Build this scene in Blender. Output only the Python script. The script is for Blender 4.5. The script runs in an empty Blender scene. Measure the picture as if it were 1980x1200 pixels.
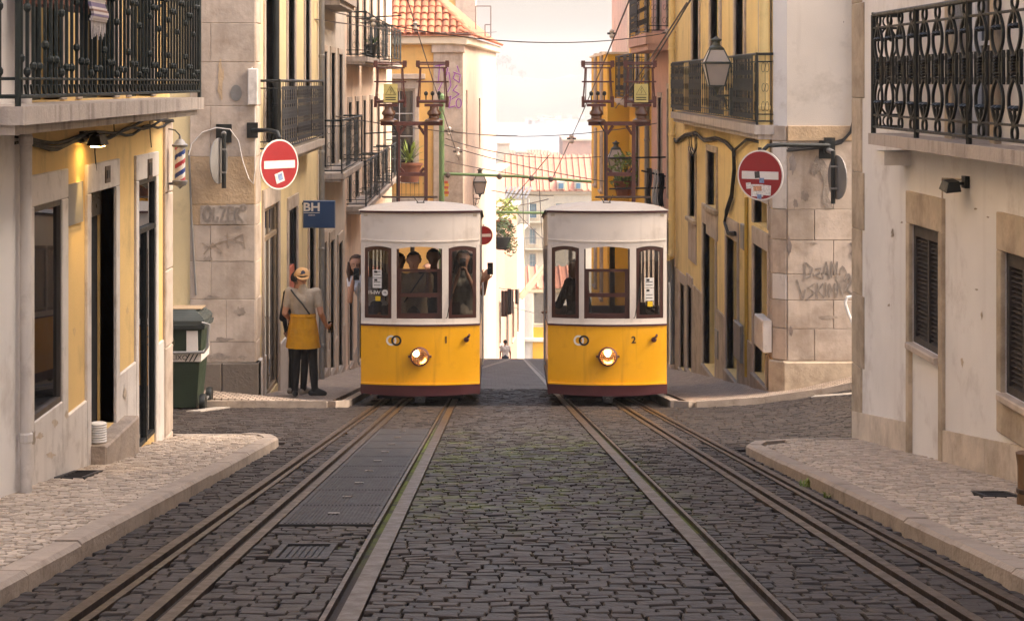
import bpy, bmesh, math, random
from math import sin, cos, pi, radians, sqrt
from mathutils import Vector, Matrix, noise as mnoise

# ------------------------------------------------------------------ camera, sky, sun, exposure
SC = bpy.context.scene
COL = SC.collection
F, U0, V0, CZ = 3600.0, 950.0, 160.0, 1.03      # focal length (photo pixels), vanishing point, eye height
cam_d = bpy.data.cameras.new('camera'); cam = bpy.data.objects.new('camera', cam_d); COL.objects.link(cam)
cam.location = (0, 0, CZ); cam.rotation_euler = (radians(90), 0, 0)
cam_d.sensor_width = 36; cam_d.lens = 36 * F / 1980
cam_d.shift_x = (990 - U0) / 1980; cam_d.shift_y = -(600 - V0) / 1980
cam_d.clip_start = .1; cam_d.clip_end = 9000
SC.camera = cam
W = bpy.data.worlds.new('World'); SC.world = W; W.use_nodes = True
nt = W.node_tree; bg = nt.nodes['Background']
sky = nt.nodes.new('ShaderNodeTexSky'); sky.sky_type = 'NISHITA'; sky.sun_disc = False
SUN_EL, SUN_AZ = radians(47), radians(92)      # ahead and to the right, over the roofs, veiled by haze
sky.sun_elevation = SUN_EL; sky.sun_rotation = SUN_AZ
sky.dust_density = 6; sky.air_density = 1.0; sky.ozone_density = .6; sky.altitude = 20
nt.links.new(sky.outputs[0], bg.inputs[0]); bg.inputs[1].default_value = .15
sl = bpy.data.lights.new('sun', 'SUN'); sl.energy = .75; sl.angle = radians(30); sl.color = (1, .90, .76)
so = bpy.data.objects.new('sun', sl); COL.objects.link(so)
sd = Vector((sin(SUN_AZ) * cos(SUN_EL), cos(SUN_AZ) * cos(SUN_EL), sin(SUN_EL)))
so.rotation_euler = sd.to_track_quat('Z', 'Y').to_euler(); so.location = (0, 0, 40)
vs = SC.view_settings
vs.view_transform = 'Standard'; vs.look = 'None'; vs.gamma = 1; vs.exposure = 1.93
try:
    vs.use_white_balance = True; vs.white_balance_temperature = 6750; vs.white_balance_tint = 12
except Exception: pass
SC.render.engine = 'CYCLES'
SC.cycles.max_bounces = 4; SC.cycles.diffuse_bounces = 3; SC.cycles.glossy_bounces = 3; SC.cycles.transmission_bounces = 3; SC.cycles.transparent_max_bounces = 10; SC.cycles.volume_bounces = 0
SC.cycles.sample_clamp_indirect = 6
SC.cycles.use_denoising = True
R = random.Random(7)

# ------------------------------------------------------------------ materials
def lin(h):
    h = h.lstrip('#'); r = []
    for i in (0, 2, 4):
        c = int(h[i:i+2], 16) / 255; r.append(c / 12.92 if c <= .04045 else ((c + .055) / 1.055) ** 2.4)
    return (*r, 1)
MATS = {}
def M(name, col, rough=.8, var=.12, scale=3., bump=.15, bscale=60., metal=0., rnd=0., dirt=None, spec=.5, streak=None, emit=0, moss=None, coat=0):
    """procedural material: base colour with noise, optional dirt patches, vertical streaks, per-piece tint, moss, fine relief"""
    if name in MATS: return MATS[name]
    m = bpy.data.materials.new(name); m.use_nodes = True; MATS[name] = m
    t = m.node_tree; N = t.nodes; L = t.links; P = N['Principled BSDF']
    P.inputs['Roughness'].default_value = rough; P.inputs['Metallic'].default_value = metal
    P.inputs['Specular IOR Level'].default_value = spec; P.inputs['Coat Weight'].default_value = coat
    c = lin(col) if isinstance(col, str) else (*col, 1)
    tc = N.new('ShaderNodeTexCoord')
    def nz(sc, det=4, vec=None, rg=.6):
        n = N.new('ShaderNodeTexNoise'); n.inputs['Scale'].default_value = sc; n.inputs['Detail'].default_value = det
        n.inputs['Roughness'].default_value = rg
        L.new(vec if vec else tc.outputs['Object'], n.inputs['Vector']); return n.outputs['Fac']
    def rng(fac, a, b, lo, hi):
        r = N.new('ShaderNodeMapRange'); L.new(fac, r.inputs[0])
        for i, v in enumerate((a, b, lo, hi)): r.inputs[i+1].default_value = v
        return r.outputs[0]
    def mapv(s):
        mp = N.new('ShaderNodeMapping'); mp.inputs['Scale'].default_value = s; L.new(tc.outputs['Object'], mp.inputs[0]); return mp.outputs[0]
    def mix(fac, a, b, mode='MIX'):
        x = N.new('ShaderNodeMix'); x.data_type = 'RGBA'; x.blend_type = mode
        if isinstance(fac, float): x.inputs[0].default_value = fac
        else: L.new(fac, x.inputs[0])
        for s, v in ((6, a), (7, b)):
            if isinstance(v, tuple): x.inputs[s].default_value = v
            else: L.new(v, x.inputs[s])
        return x.outputs[2]
    n0 = nz(scale, 3); f = rng(n0, .3, .7, 1 - var, 1 + var)
    cur = N.new('ShaderNodeVectorMath'); cur.operation = 'SCALE'; cur.inputs[0].default_value = c[:3]; L.new(f, cur.inputs['Scale']); cur = cur.outputs[0]
    if rnd:
        oi = N.new('ShaderNodeObjectInfo'); ge = N.new('ShaderNodeNewGeometry')
        ad = N.new('ShaderNodeMath'); ad.operation = 'ADD'; L.new(oi.outputs['Random'], ad.inputs[0]); L.new(ge.outputs['Random Per Island'], ad.inputs[1])
        fr = N.new('ShaderNodeMath'); fr.operation = 'FRACT'; L.new(ad.outputs[0], fr.inputs[0])
        g = rng(fr.outputs[0], 0, 1, 1 - rnd, 1 + rnd)
        v = N.new('ShaderNodeVectorMath'); v.operation = 'SCALE'; L.new(cur, v.inputs[0]); L.new(g, v.inputs['Scale']); cur = v.outputs[0]
    if dirt:
        dc, lo, hi, amt, sc = dirt
        cur = mix(rng(nz(sc, 5, rg=.7), lo, hi, 0, amt), cur, lin(dc))
    if streak:
        dc, lo, hi, amt, sx = streak
        cur = mix(rng(nz(1., 3, mapv((sx, sx, sx * .09))), lo, hi, 0, amt), cur, lin(dc))
    if moss:
        dc, lo, hi, amt, sc, y0, y1, y2, y3, x0, x1 = moss
        sp = N.new('ShaderNodeSeparateXYZ'); gp = N.new('ShaderNodeNewGeometry'); L.new(gp.outputs['Position'], sp.inputs[0])
        k = nz(sc, 6, gp.outputs['Position'], .7); k = rng(k, lo, hi, 0, amt)
        for fac in (rng(sp.outputs[1], y0, y1, 0, 1), rng(sp.outputs[1], y2, y3, 1, 0), rng(sp.outputs[0], x0, x0 + .5, 0, 1), rng(sp.outputs[0], x1 - .5, x1, 1, 0)):
            q = N.new('ShaderNodeMath'); q.operation = 'MULTIPLY'; L.new(k, q.inputs[0]); L.new(fac, q.inputs[1]); k = q.outputs[0]
        cur = mix(k, cur, lin(dc))
    L.new(cur, P.inputs['Base Color'])
    if rough > .15: L.new(rng(n0, .3, .7, max(.02, rough - .1), min(1, rough + .1)), P.inputs['Roughness'])
    if bump:
        b = N.new('ShaderNodeBump'); b.inputs['Strength'].default_value = bump; b.inputs['Distance'].default_value = .02
        L.new(nz(bscale, 2), b.inputs['Height']); L.new(b.outputs[0], P.inputs['Normal'])
    if emit:
        P.inputs['Emission Color'].default_value = c; P.inputs['Emission Strength'].default_value = emit
    return m
def glass(name, tint=(.8, .8, .78), refl=.9, rough=.02, ior=1.5):
    if name in MATS: return MATS[name]
    m = bpy.data.materials.new(name); m.use_nodes = True; MATS[name] = m
    N = m.node_tree.nodes; L = m.node_tree.links; N.clear()
    o = N.new('ShaderNodeOutputMaterial'); mx = N.new('ShaderNodeMixShader'); tr = N.new('ShaderNodeBsdfTransparent'); gl = N.new('ShaderNodeBsdfGlossy')
    fr = N.new('ShaderNodeFresnel'); fr.inputs[0].default_value = ior
    tr.inputs[0].default_value = (*tint, 1); gl.inputs[0].default_value = (refl, refl, refl, 1); gl.inputs[1].default_value = rough
    L.new(fr.outputs[0], mx.inputs[0]); L.new(tr.outputs[0], mx.inputs[1]); L.new(gl.outputs[0], mx.inputs[2]); L.new(mx.outputs[0], o.inputs[0])
    return m
def tilemat(name, col, mortar, sx, sy, bump=.5, rough=.6, var=.2, moss=None):
    """paving seen too far away to pick the stones apart"""
    m = M(name, col, rough, var, 2.5, 0, moss=moss); N = m.node_tree.nodes; L = m.node_tree.links; P = N['Principled BSDF']
    tc = N.new('ShaderNodeTexCoord'); mp = N.new('ShaderNodeMapping'); mp.inputs['Scale'].default_value = (1, 1, 0); L.new(tc.outputs['Object'], mp.inputs[0])
    b = N.new('ShaderNodeTexBrick'); L.new(mp.outputs[0], b.inputs['Vector'])
    b.inputs['Scale'].default_value = 1; b.inputs['Brick Width'].default_value = sx; b.inputs['Row Height'].default_value = sy; b.inputs['Mortar Size'].default_value = .009
    b.inputs['Color1'].default_value = (.75, .75, .75, 1); b.inputs['Color2'].default_value = (1.15, 1.15, 1.15, 1); b.inputs['Mortar'].default_value = (*lin(mortar)[:3], 1)
    old = P.inputs['Base Color'].links[0].from_socket
    x = N.new('ShaderNodeMix'); x.data_type = 'RGBA'; x.blend_type = 'MULTIPLY'; x.inputs[0].default_value = 1
    L.new(old, x.inputs[6]); L.new(b.outputs['Color'], x.inputs[7]); L.new(x.outputs[2], P.inputs['Base Color'])
    bm_ = N.new('ShaderNodeBump'); bm_.inputs['Strength'].default_value = bump; bm_.inputs['Distance'].default_value = .02; bm_.invert = True
    L.new(b.outputs['Fac'], bm_.inputs['Height']); L.new(bm_.outputs[0], P.inputs['Normal'])
    return m
MOSSY = ('#565c1c', .5, .62, .75, 4., 8.5, 11, 16, 19, -.9, 1.4)
m_cob = M('basalt_sett', '#302823', .58, .25, 9, .35, 45, rnd=.34, spec=.3, dirt=('#4a3d33', .48, .75, .5, 3), moss=MOSSY)
m_bed = M('joint_earth', '#362d27', .95, .25, 8, .4, 80, moss=('#5e6820', .4, .52, .95, 5., 7.5, 10, 17, 20, -1.2, 1.7))
m_cobfar = tilemat('sett_paving', '#3a3533', '#6a5a50', .14, .1)
m_cal = M('limestone_sett', '#b5a491', .7, .15, 8, .4, 60, rnd=.2, dirt=('#6d5c4c', .52, .8, .55, 5))
m_calbed = M('pavement_joint', '#7e6e5f', .95, .2, 9, .3, 80)
m_calfar = tilemat('limestone_paving', '#b3a08d', '#7d6c5c', .085, .08, .35, .75)
m_kerb = M('kerb_limestone', '#9f8f7f', .75, .15, 5, .4, 35, rnd=.08, dirt=('#5d5044', .5, .78, .7, 6))
m_rail = M('rusted_rail', '#46382d', .4, .25, 12, .2, 90, metal=.5, dirt=('#38261b', .5, .75, .6, 9))
m_groove = M('rail_groove', '#1b1411', .9, .2, 9, .3, 60)
m_iron = M('cast_iron', '#35312f', .58, .2, 14, .3, 120, metal=.3, dirt=('#3c2a20', .5, .8, .5, 7))
m_blk = M('black_iron', '#1c1e1c', .5, .3, 20, .2, 90, metal=.2, dirt=('#3d2a20', .6, .85, .4, 18))
m_grn = M('dark_green_paint', '#141d18', .65, .3, 15, .2, 80)
def wallmat(n, c, d='#6b5a48', amt=.34, sk=.3): return M(n, c, .88, .07, 1.2, .12, 70, dirt=(d, .54, .72, amt, 1.6), streak=(d, .56, .74, sk, 3.2))
m_wy = wallmat('ochre_plaster', '#dcb877')
m_wy2 = wallmat('pale_yellow_plaster', '#dfc999')
m_wy3 = wallmat('yellow_plaster', '#e8cb8a')
m_ww = wallmat('white_plaster', '#e2dcd5', '#8a7460', .4, .16)
m_wg = wallmat('grey_white_plaster', '#c2b7aa')
m_wp = wallmat('rose_plaster', '#c9a08c')
m_wpp = wallmat('pale_peach_plaster', '#d8bfa8')
m_wo = wallmat('apricot_plaster', '#e3b468', '#a8845c', .3, .2)
m_wyb = wallmat('bright_yellow_plaster', '#e2b23c', '#9a7838', .3, .2)
m_wf = wallmat('cream_far_plaster', '#ded0b6', '#b29f86', .3, .2)
m_wpaint = M('white_paint', '#d2c9bf', .6, .06, 4, .12, 50, dirt=('#7c6a58', .52, .75, .5, 5), streak=('#84705c', .54, .75, .35, 9))
m_stone = M('limestone', '#bcab9a', .85, .12, 3, .22, 16, rnd=.1, dirt=('#76604a', .46, .72, .55, 2.2), streak=('#6e5c4c', .5, .75, .4, 4))
m_stone2 = M('stained_limestone', '#b8a68e', .88, .16, 4, .3, 16, rnd=.1, dirt=('#6a5440', .45, .75, .7, 3.2))
m_dstone = M('damp_stone', '#6f6356', .9, .2, 3, .5, 20, rnd=.1, dirt=('#433a32', .45, .75, .7, 3))
m_ostone = M('ochre_stone', '#b89d7c', .85, .14, 4, .45, 22)
m_conc = M('slab_stone', '#b2a599', .8, .12, 4, .35, 30, streak=('#4c4036', .5, .8, .75, 9), dirt=('#6b5c4e', .52, .8, .5, 4))
m_dark = M('dark_interior', '#0f0d0c', .9, .2, 4, 0)
m_wood = M('dark_brown_wood', '#35221a', .5, .25, 12, .2, 60)
m_brown = M('weathered_door', '#6d5746', .7, .2, 8, .3, 40, streak=('#40332a', .5, .8, .5, 12))
m_shut = M('shutter_slats', '#3a322d', .6, .2, 12, .2, 60, rnd=.1)
m_pane = M('window_glass', '#14161a', .06, .3, 2, .03, 3, spec=.8)
m_shopg = M('shop_glass', '#0c0d0e', .02, .2, 2, 0, spec=1); m_shopg.node_tree.nodes['Principled BSDF'].inputs['IOR'].default_value = 2.3
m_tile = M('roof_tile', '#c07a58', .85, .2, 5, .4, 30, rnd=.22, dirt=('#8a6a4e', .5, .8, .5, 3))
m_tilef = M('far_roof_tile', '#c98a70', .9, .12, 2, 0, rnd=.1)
m_grey = M('grey_metal', '#86837f', .5, .12, 6, .1, 50, metal=.3)
m_white = M('clean_white', '#dcd8d2', .5, .04, 5, .05, 40)
m_cable = M('black_cable', '#1d1917', .7, .2, 9, .1, 60)
m_wire = M('wire_grey', '#4a3f3a', .6, .1, 9, 0)
m_copper = M('brown_painted_steel', '#5c3329', .55, .2, 14, .2, 60, dirt=('#2e1b16', .5, .8, .5, 12))
m_pot = M('clay_pot', '#7a4a33', .85, .15, 8, .3, 40)
m_leaf = M('leaf_green', '#3a4c1e', .6, .35, 5, 0, rnd=.35)
m_leafy = M('leaf_yellow_green', '#6f7f2a', .6, .3, 5, 0, rnd=.35)
m_red = M('sign_red', '#8f1016', .38, .06, 6, .05, 30, dirt=('#6a1a18', .6, .85, .4, 5))
m_signw = M('sign_white', '#d8d0c6', .4, .05, 6, .03, 30, dirt=('#8a7c6e', .6, .85, .4, 7))
m_blue = M('sign_blue', '#123a63', .4, .06, 5, .03, 30)
m_ink = M('black_print', '#171514', .6, .1, 8, 0)
m_graf = M('grey_spray', '#877b6f', .9, .3, 20, 0)
m_grafp = M('violet_spray', '#8a4590', .9, .2, 20, 0)

# ------------------------------------------------------------------ helpers
def px(u, v, y): return Vector(((u - U0) * y / F, y, CZ + (V0 - v) * y / F))
def sstep(a, b, x):
    t = max(0., min(1., (x - a) / (b - a))); return t * t * (3 - 2 * t)
def G(y):
    if y < 57: return -.13 * y
    if y < 97.6: return -7.41 - .25 * (y - 57)
    return -17.56
def H(x, y):
    z = G(y); k = sstep(15.5, 19, y) * (1 - sstep(40, 50, y))
    if x > 2.3: z += k * .05 * (min(x, 5.5) - 2.3) ** 2
    if x < -3.0 and y > 22: z += k * .12 * (-3.0 - max(x, -6)) * sstep(23.0, 24, y)
    return z
OFF = {}
class MB:
    def __init__(s): s.v = []; s.f = []; s.mi = []; s.m = 0
    def add(s, vs, fs):
        b = len(s.v); s.v += [tuple(p) for p in vs]
        for f in fs: s.f.append([b + i for i in f]); s.mi.append(s.m)
        return s
    def hexa(s, p): return s.add(p, [(0, 3, 2, 1), (4, 5, 6, 7), (0, 1, 5, 4), (1, 2, 6, 5), (2, 3, 7, 6), (3, 0, 4, 7)])
    def box(s, x0, x1, y0, y1, z0, z1): return s.hexa([(x0, y0, z0), (x1, y0, z0), (x1, y1, z0), (x0, y1, z0), (x0, y0, z1), (x1, y0, z1), (x1, y1, z1), (x0, y1, z1)])
    def fb(s, fr, s0, s1, t0, t1, d0, d1):
        P = fr.pt
        return s.hexa([P(s0, t0, d1), P(s1, t0, d1), P(s1, t0, d0), P(s0, t0, d0), P(s0, t1, d1), P(s1, t1, d1), P(s1, t1, d0), P(s0, t1, d0)])
    def cfb(s, fr, s0, s1, t0, t1, d0, d1, c=.012):
        """block with its outer edges chamfered"""
        P = fr.pt; A = [(s0, t0), (s1, t0), (s1, t1), (s0, t1)]; c = min(c, (s1 - s0) * .3, (t1 - t0) * .3)
        B = [(s0 + c, t0 + c), (s1 - c, t0 + c), (s1 - c, t1 - c), (s0 + c, t1 - c)]
        vs = [P(a, b, d0) for a, b in A] + [P(a, b, d1 - c) for a, b in A] + [P(a, b, d1) for a, b in B]
        fs = [(8, 9, 10, 11), (3, 2, 1, 0)]
        for i in range(4):
            j = (i + 1) % 4; fs += [(i, j, j + 4, i + 4), (i + 4, j + 4, j + 8, i + 8)]
        return s.add(vs, fs)
    def tube(s, pts, r, n=6, closed=False, cap=True):
        pts = [Vector(p) for p in pts]; k = len(pts); vs = []; fs = []
        rr = r if isinstance(r, (list, tuple)) else [r] * k
        ref = None
        for i, p in enumerate(pts):
            a = pts[(i - 1) % k] if closed or i > 0 else p; b = pts[(i + 1) % k] if closed or i < k - 1 else p
            t = (b - a).normalized() if (b - a).length > 1e-9 else Vector((0, 0, 1))
            if ref is None: ref = Vector((0, 0, 1)) if abs(t.z) < .9 else Vector((1, 0, 0))
            x = t.cross(ref).normalized(); y = x.cross(t).normalized(); ref = y
            for j in range(n):
                a_ = 2 * pi * j / n + pi / n; vs.append(p + x * (rr[i] * cos(a_)) + y * (rr[i] * sin(a_)))
        for i in range(k if closed else k - 1):
            for j in range(n):
                a0 = i * n + j; a1 = i * n + (j + 1) % n; b0 = ((i + 1) % k) * n + j; b1 = ((i + 1) % k) * n + (j + 1) % n
                fs.append((a0, a1, b1, b0))
        if cap and not closed: fs += [tuple(range(n))[::-1], tuple((k - 1) * n + j for j in range(n))]
        return s.add(vs, fs)
    def lathe(s, prof, n=16, o=(0, 0, 0), ax='z', sx=1, sy=1, caps=3):
        vs = []; fs = []; k = len(prof)
        for r, h in prof:
            for j in range(n):
                a = 2 * pi * j / n; p = (r * cos(a) * sx, r * sin(a) * sy, h)
                if ax == 'y': p = (p[0], p[2], p[1])
                elif ax == 'x': p = (p[2], p[0], p[1])
                vs.append((p[0] + o[0], p[1] + o[1], p[2] + o[2]))
        for i in range(k - 1):
            for j in range(n): fs.append((i * n + j, i * n + (j + 1) % n, (i + 1) * n + (j + 1) % n, (i + 1) * n + j))
        if caps & 1: fs.append(tuple(range(n))[::-1])
        if caps & 2: fs.append(tuple((k - 1) * n + j for j in range(n)))
        return s.add(vs, fs)
    def ribbon(s, pts, a, b, z0, z1, dz=0):
        """strip following the road: pts = (x, y); a, b = offsets in x; z0, z1 relative to the road"""
        vs = []; fs = []
        for x, y in pts:
            h = G(y) + dz; vs += [(x + a, y, h + z0), (x + b, y, h + z0), (x + b, y, h + z1), (x + a, y, h + z1)]
        for i in range(len(pts) - 1):
            q = i * 4
            for j in range(4): fs.append((q + j, q + (j + 1) % 4, q + 4 + (j + 1) % 4, q + 4 + j))
        fs += [(0, 1, 2, 3), tuple(len(vs) - 4 + j for j in (3, 2, 1, 0))]
        return s.add(vs, fs)
    def holes(s, fr, s0, s1, t0, t1, hs, dep=.22):
        """wall face with rectangular openings and their reveals"""
        hs = [(max(a, s0), min(b, s1), max(c, t0), min(d, t1)) for a, b, c, d in hs]
        S = sorted({s0, s1, *[h[0] for h in hs], *[h[1] for h in hs]}); T = sorted({t0, t1, *[h[2] for h in hs], *[h[3] for h in hs]})
        for i in range(len(S) - 1):
            for j in range(len(T) - 1):
                a, b, c, d = S[i], S[i+1], T[j], T[j+1]; m1, m2 = (a + b) / 2, (c + d) / 2
                if any(h[0] < m1 < h[1] and h[2] < m2 < h[3] for h in hs): continue
                s.add([fr.pt(a, c, 0), fr.pt(b, c, 0), fr.pt(b, d, 0), fr.pt(a, d, 0)], [(0, 1, 2, 3)])
        for a, b, c, d in hs:
            A = [(a, c), (b, c), (b, d), (a, d)]
            s.add([fr.pt(p, q, 0) for p, q in A] + [fr.pt(p, q, -dep) for p, q in A], [(i, (i + 1) % 4, 4 + (i + 1) % 4, 4 + i) for i in range(4)])
        return s
    def disc(s, c, rx, ry, ux, uy, n=28, th=.0):
        c, ux, uy = Vector(c), Vector(ux), Vector(uy); w = ux.cross(uy).normalized() * th
        vs = [c + ux * (rx * cos(2 * pi * j / n)) + uy * (ry * sin(2 * pi * j / n)) for j in range(n)]
        if th: return s.add(vs + [p + w for p in vs], [tuple(range(n))[::-1], tuple(range(n, 2 * n))] + [(j, (j + 1) % n, n + (j + 1) % n, n + j) for j in range(n)])
        return s.add(vs, [tuple(range(n))])
    def mesh(s, name, mats, smooth=False):
        me = bpy.data.meshes.new(name); me.from_pydata(s.v, [], s.f)
        for m in (mats if isinstance(mats, (list, tuple)) else [mats]): me.materials.append(m)
        if any(s.mi): me.polygons.foreach_set('material_index', s.mi)
        bm = bmesh.new(); bm.from_mesh(me); bmesh.ops.recalc_face_normals(bm, faces=bm.faces); bm.to_mesh(me); bm.free()
        if smooth:
            me.polygons.foreach_set('use_smooth', [True] * len(me.polygons))
            try: me.set_sharp_from_angle(angle=radians(40))
            except Exception: pass
        return me
    def ob(s, name, mats, par=None, smooth=False, **kw): return obj(name, s.mesh(name, mats, smooth), par, **kw)
def obj(name, data, par=None, loc=None, local=False, kind=None, label=None, cat=None, group=None, rot=None):
    o = bpy.data.objects.new(name, data); COL.objects.link(o)
    if loc is not None: o.location = loc
    if rot is not None: o.rotation_euler = rot
    if par is not None:
        o.parent = par
        if not local: o.matrix_parent_inverse = OFF.get(par.name, Matrix())
        OFF[o.name] = Matrix()
    return tag(o, label, cat, group, kind)
def tag(o, label=None, cat=None, group=None, kind=None):
    for k, v in (('label', label), ('category', cat), ('group', group), ('kind', kind)):
        if v: o[k] = v
    return o
def thing(name, label, cat, loc=(0, 0, 0), group=None, rotz=0):
    """an Empty at the base of a thing; parts given in world coordinates are parented with the inverse"""
    o = bpy.data.objects.new(name, None); COL.objects.link(o); o.location = loc; o.rotation_euler = (0, 0, rotz)
    OFF[o.name] = (Matrix.Translation(loc) @ Matrix.Rotation(rotz, 4, 'Z')).inverted()
    o.empty_display_size = .2
    return tag(o, label, cat, group)
class Fr:
    def __init__(s, o, d, n): s.o = o; s.d = d; s.n = n
    def pt(s, a, t, e=0): return (s.o[0] + s.d[0] * a + s.n[0] * e, s.o[1] + s.d[1] * a + s.n[1] * e, t)
    def uv(s, u, v, e=0):
        """where the ray of photo pixel (u, v) meets this wall"""
        kx = (u - U0) / F; ox = s.o[0] + s.n[0] * e; oy = s.o[1] + s.n[1] * e
        y = (s.n[0] * ox + s.n[1] * oy) / (s.n[0] * kx + s.n[1]); x = kx * y
        return ((x - ox) * s.d[0] + (y - oy) * s.d[1], CZ + (V0 - v) * y / F)
    def rect(s, u0, v0, u1, v1, e=0):
        """(s0, s1, t0, t1) from the photo's top corner at u0 and bottom corner at u1"""
        a, t1 = s.uv(u0, v0, e); b, t0 = s.uv(u1, v1, e)
        return (min(a, b), max(a, b), min(t0, t1), max(t0, t1))
def leftwall(X): return Fr((X, 0), (0, 1), (1, 0))
def rightwall(X): return Fr((X, 0), (0, 1), (-1, 0))
def facing(Y): return Fr((0, Y), (1, 0), (0, -1))
def textmesh(txt, size, mat, ext=.002, mirror=False, sx=1., bold=0.):
    cu = bpy.data.curves.new('lettering', 'FONT'); cu.body = txt; cu.size = size; cu.extrude = ext; cu.offset = bold; cu.align_x = 'CENTER'; cu.align_y = 'CENTER'; cu.resolution_u = 3
    o = bpy.data.objects.new('lettering', cu); COL.objects.link(o)
    dg = bpy.context.evaluated_depsgraph_get(); me = bpy.data.meshes.new_from_object(o.evaluated_get(dg))
    bpy.data.objects.remove(o); bpy.data.curves.remove(cu)
    me.transform(Matrix.Diagonal((-sx if mirror else sx, 1, 1, 1))); me.materials.clear(); me.materials.append(mat)
    return me
def frot(fr):
    """orientation of lettering lying on a wall: x along the reading direction, y up, z out of the wall"""
    n = Vector((fr.n[0], fr.n[1], 0)); up = Vector((0, 0, 1)); x = up.cross(n)
    return Matrix((x, up, n)).transposed().to_4x4()
def put_text(txt, size, mat, fr, s, t, d, par, name='lettering', mirror=False, sx=1., label=None, bold=0.):
    me = textmesh(txt, size, mat, .0015, mirror, sx, bold); me.transform(Matrix.Translation(fr.pt(s, t, d)) @ frot(fr))
    return obj(name, me, par, label=label)
def strokes(fr, lines, r, d, mat, par, name='graffiti_tag', label=None):
    """spray-paint strokes: flat ribbons of pixel polylines lying on the wall"""
    mb = MB()
    for ln in lines:
        P = [fr.uv(u, v) for u, v in ln]
        for (a, b) in zip(P, P[1:]):
            q = Vector((b[0] - a[0], b[1] - a[1])); l = q.length or 1; n = Vector((-q.y, q.x)) / l * r; e = q / l * r * .6
            mb.add([fr.pt(a[0] - e.x + n.x, a[1] - e.y + n.y, d), fr.pt(b[0] + e.x + n.x, b[1] + e.y + n.y, d), fr.pt(b[0] + e.x - n.x, b[1] + e.y - n.y, d), fr.pt(a[0] - e.x - n.x, a[1] - e.y - n.y, d)], [(0, 1, 2, 3)])
            d += .00007
    return mb.ob(name, mat, par, label=label)
def sag(a, b, drop, n=14):
    a, b = Vector(a), Vector(b); return [a.lerp(b, i / n) - Vector((0, 0, drop * 4 * (i / n) * (1 - i / n))) for i in range(n + 1)]
# ------------------------------------------------------------------ ground, road, pavements, rails
def sheet(xs, ys, fz):
    mb = MB(); n = len(xs)
    mb.add([(x, y, fz(x, y)) for y in ys for x in xs], [(j * n + i, j * n + i + 1, (j + 1) * n + i + 1, (j + 1) * n + i) for j in range(len(ys) - 1) for i in range(n - 1)])
    return mb
fr_ = lambda a, b, n: [a + (b - a) * i / n for i in range(n + 1)]
WATER = -19.0
gy = [-60, -30, -10, 0, 20, 40, 57, 75, 97.6, 112, 140, 200, 300, 420, 500, 560, 900]
def gz(x, y):
    z = G(y) - .35
    return z - max(0, y - 420) * .06
sheet([-2500, -600, -150, -60, -20, -8, -4, 0, 4, 8, 20, 60, 150, 600, 2500], gy, gz).ob('ground', M('hillside_earth', '#6a5f50', .95, .2, .5, 0), kind='structure')
m_water = M('estuary_water', '#8c979c', .18, .1, .02, .15, .6, spec=.5)
MB().add([(-4000, 500, WATER), (4000, 500, WATER), (4000, 6000, WATER), (-4000, 6000, WATER)], [(0, 1, 2, 3)]).ob('water', m_water, kind='structure')
sheet([-8, -6, -5, -4.5, -4, -3.5, -3, -2.5, -2, -1, 0, 1, 2, 2.3, 2.6, 3, 3.5, 4, 4.5, 5, 5.5, 7], fr_(-10, 15, 10) + fr_(15.5, 30, 29), lambda x, y: H(x, y) - .022).ob('road', m_bed, kind='structure')
road = bpy.data.objects['road']
sheet([-4, -3, -2, -1, 0, 1, 2, 3, 4, 5], fr_(30.004, 57, 14) + fr_(59, 112, 20), lambda x, y: H(x, y) + .0).ob('road_surface', m_cobfar, road)

RL = [-1.45, -1.18, -.56]; RR = [1.03, 1.655, 1.915]
KL, KR = -1.80, 2.03
def stone(mb, x0, x1, y0, y1, hf, rr, hj=.0045, o=(0, 0, 0)):
    """one sett: jittered block with a worn, rounded head"""
    j = lambda: rr.uniform(-.005, .005)
    A = [(x0 + j(), y0 + j()), (x1 + j(), y0 + j()), (x1 + j(), y1 + j()), (x0 + j(), y1 + j())]
    c = ((x0 + x1) / 2, (y0 + y1) / 2); k = .9; dz = rr.uniform(-hj, hj); tx, ty = rr.uniform(-.05, .05), rr.uniform(-.05, .05)
    vs = [(x, y, hf(x, y) - .05) for x, y in A] + [(x, y, hf(x, y) - .006 + dz) for x, y in A]
    for x, y in A:
        X, Y = c[0] + (x - c[0]) * k, c[1] + (y - c[1]) * k; vs.append((X, Y, hf(X, Y) + dz + (X - c[0]) * tx + (Y - c[1]) * ty))
    vs = [(a - o[0], b - o[1], z - o[2]) for a, b, z in vs]; fs = [(8, 9, 10, 11)]
    for i in range(4):
        q = (i + 1) % 4; fs += [(i, q, q + 4, i + 4), (i + 4, q + 4, q + 8, i + 8)]
    mb.add(vs, fs)
def onframe(x, y, z):
    if y < 1: return False
    u, v = U0 + x * F / y, V0 + (CZ - z) * F / y
    return -5 < u < 1985 and v < 1203
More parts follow.
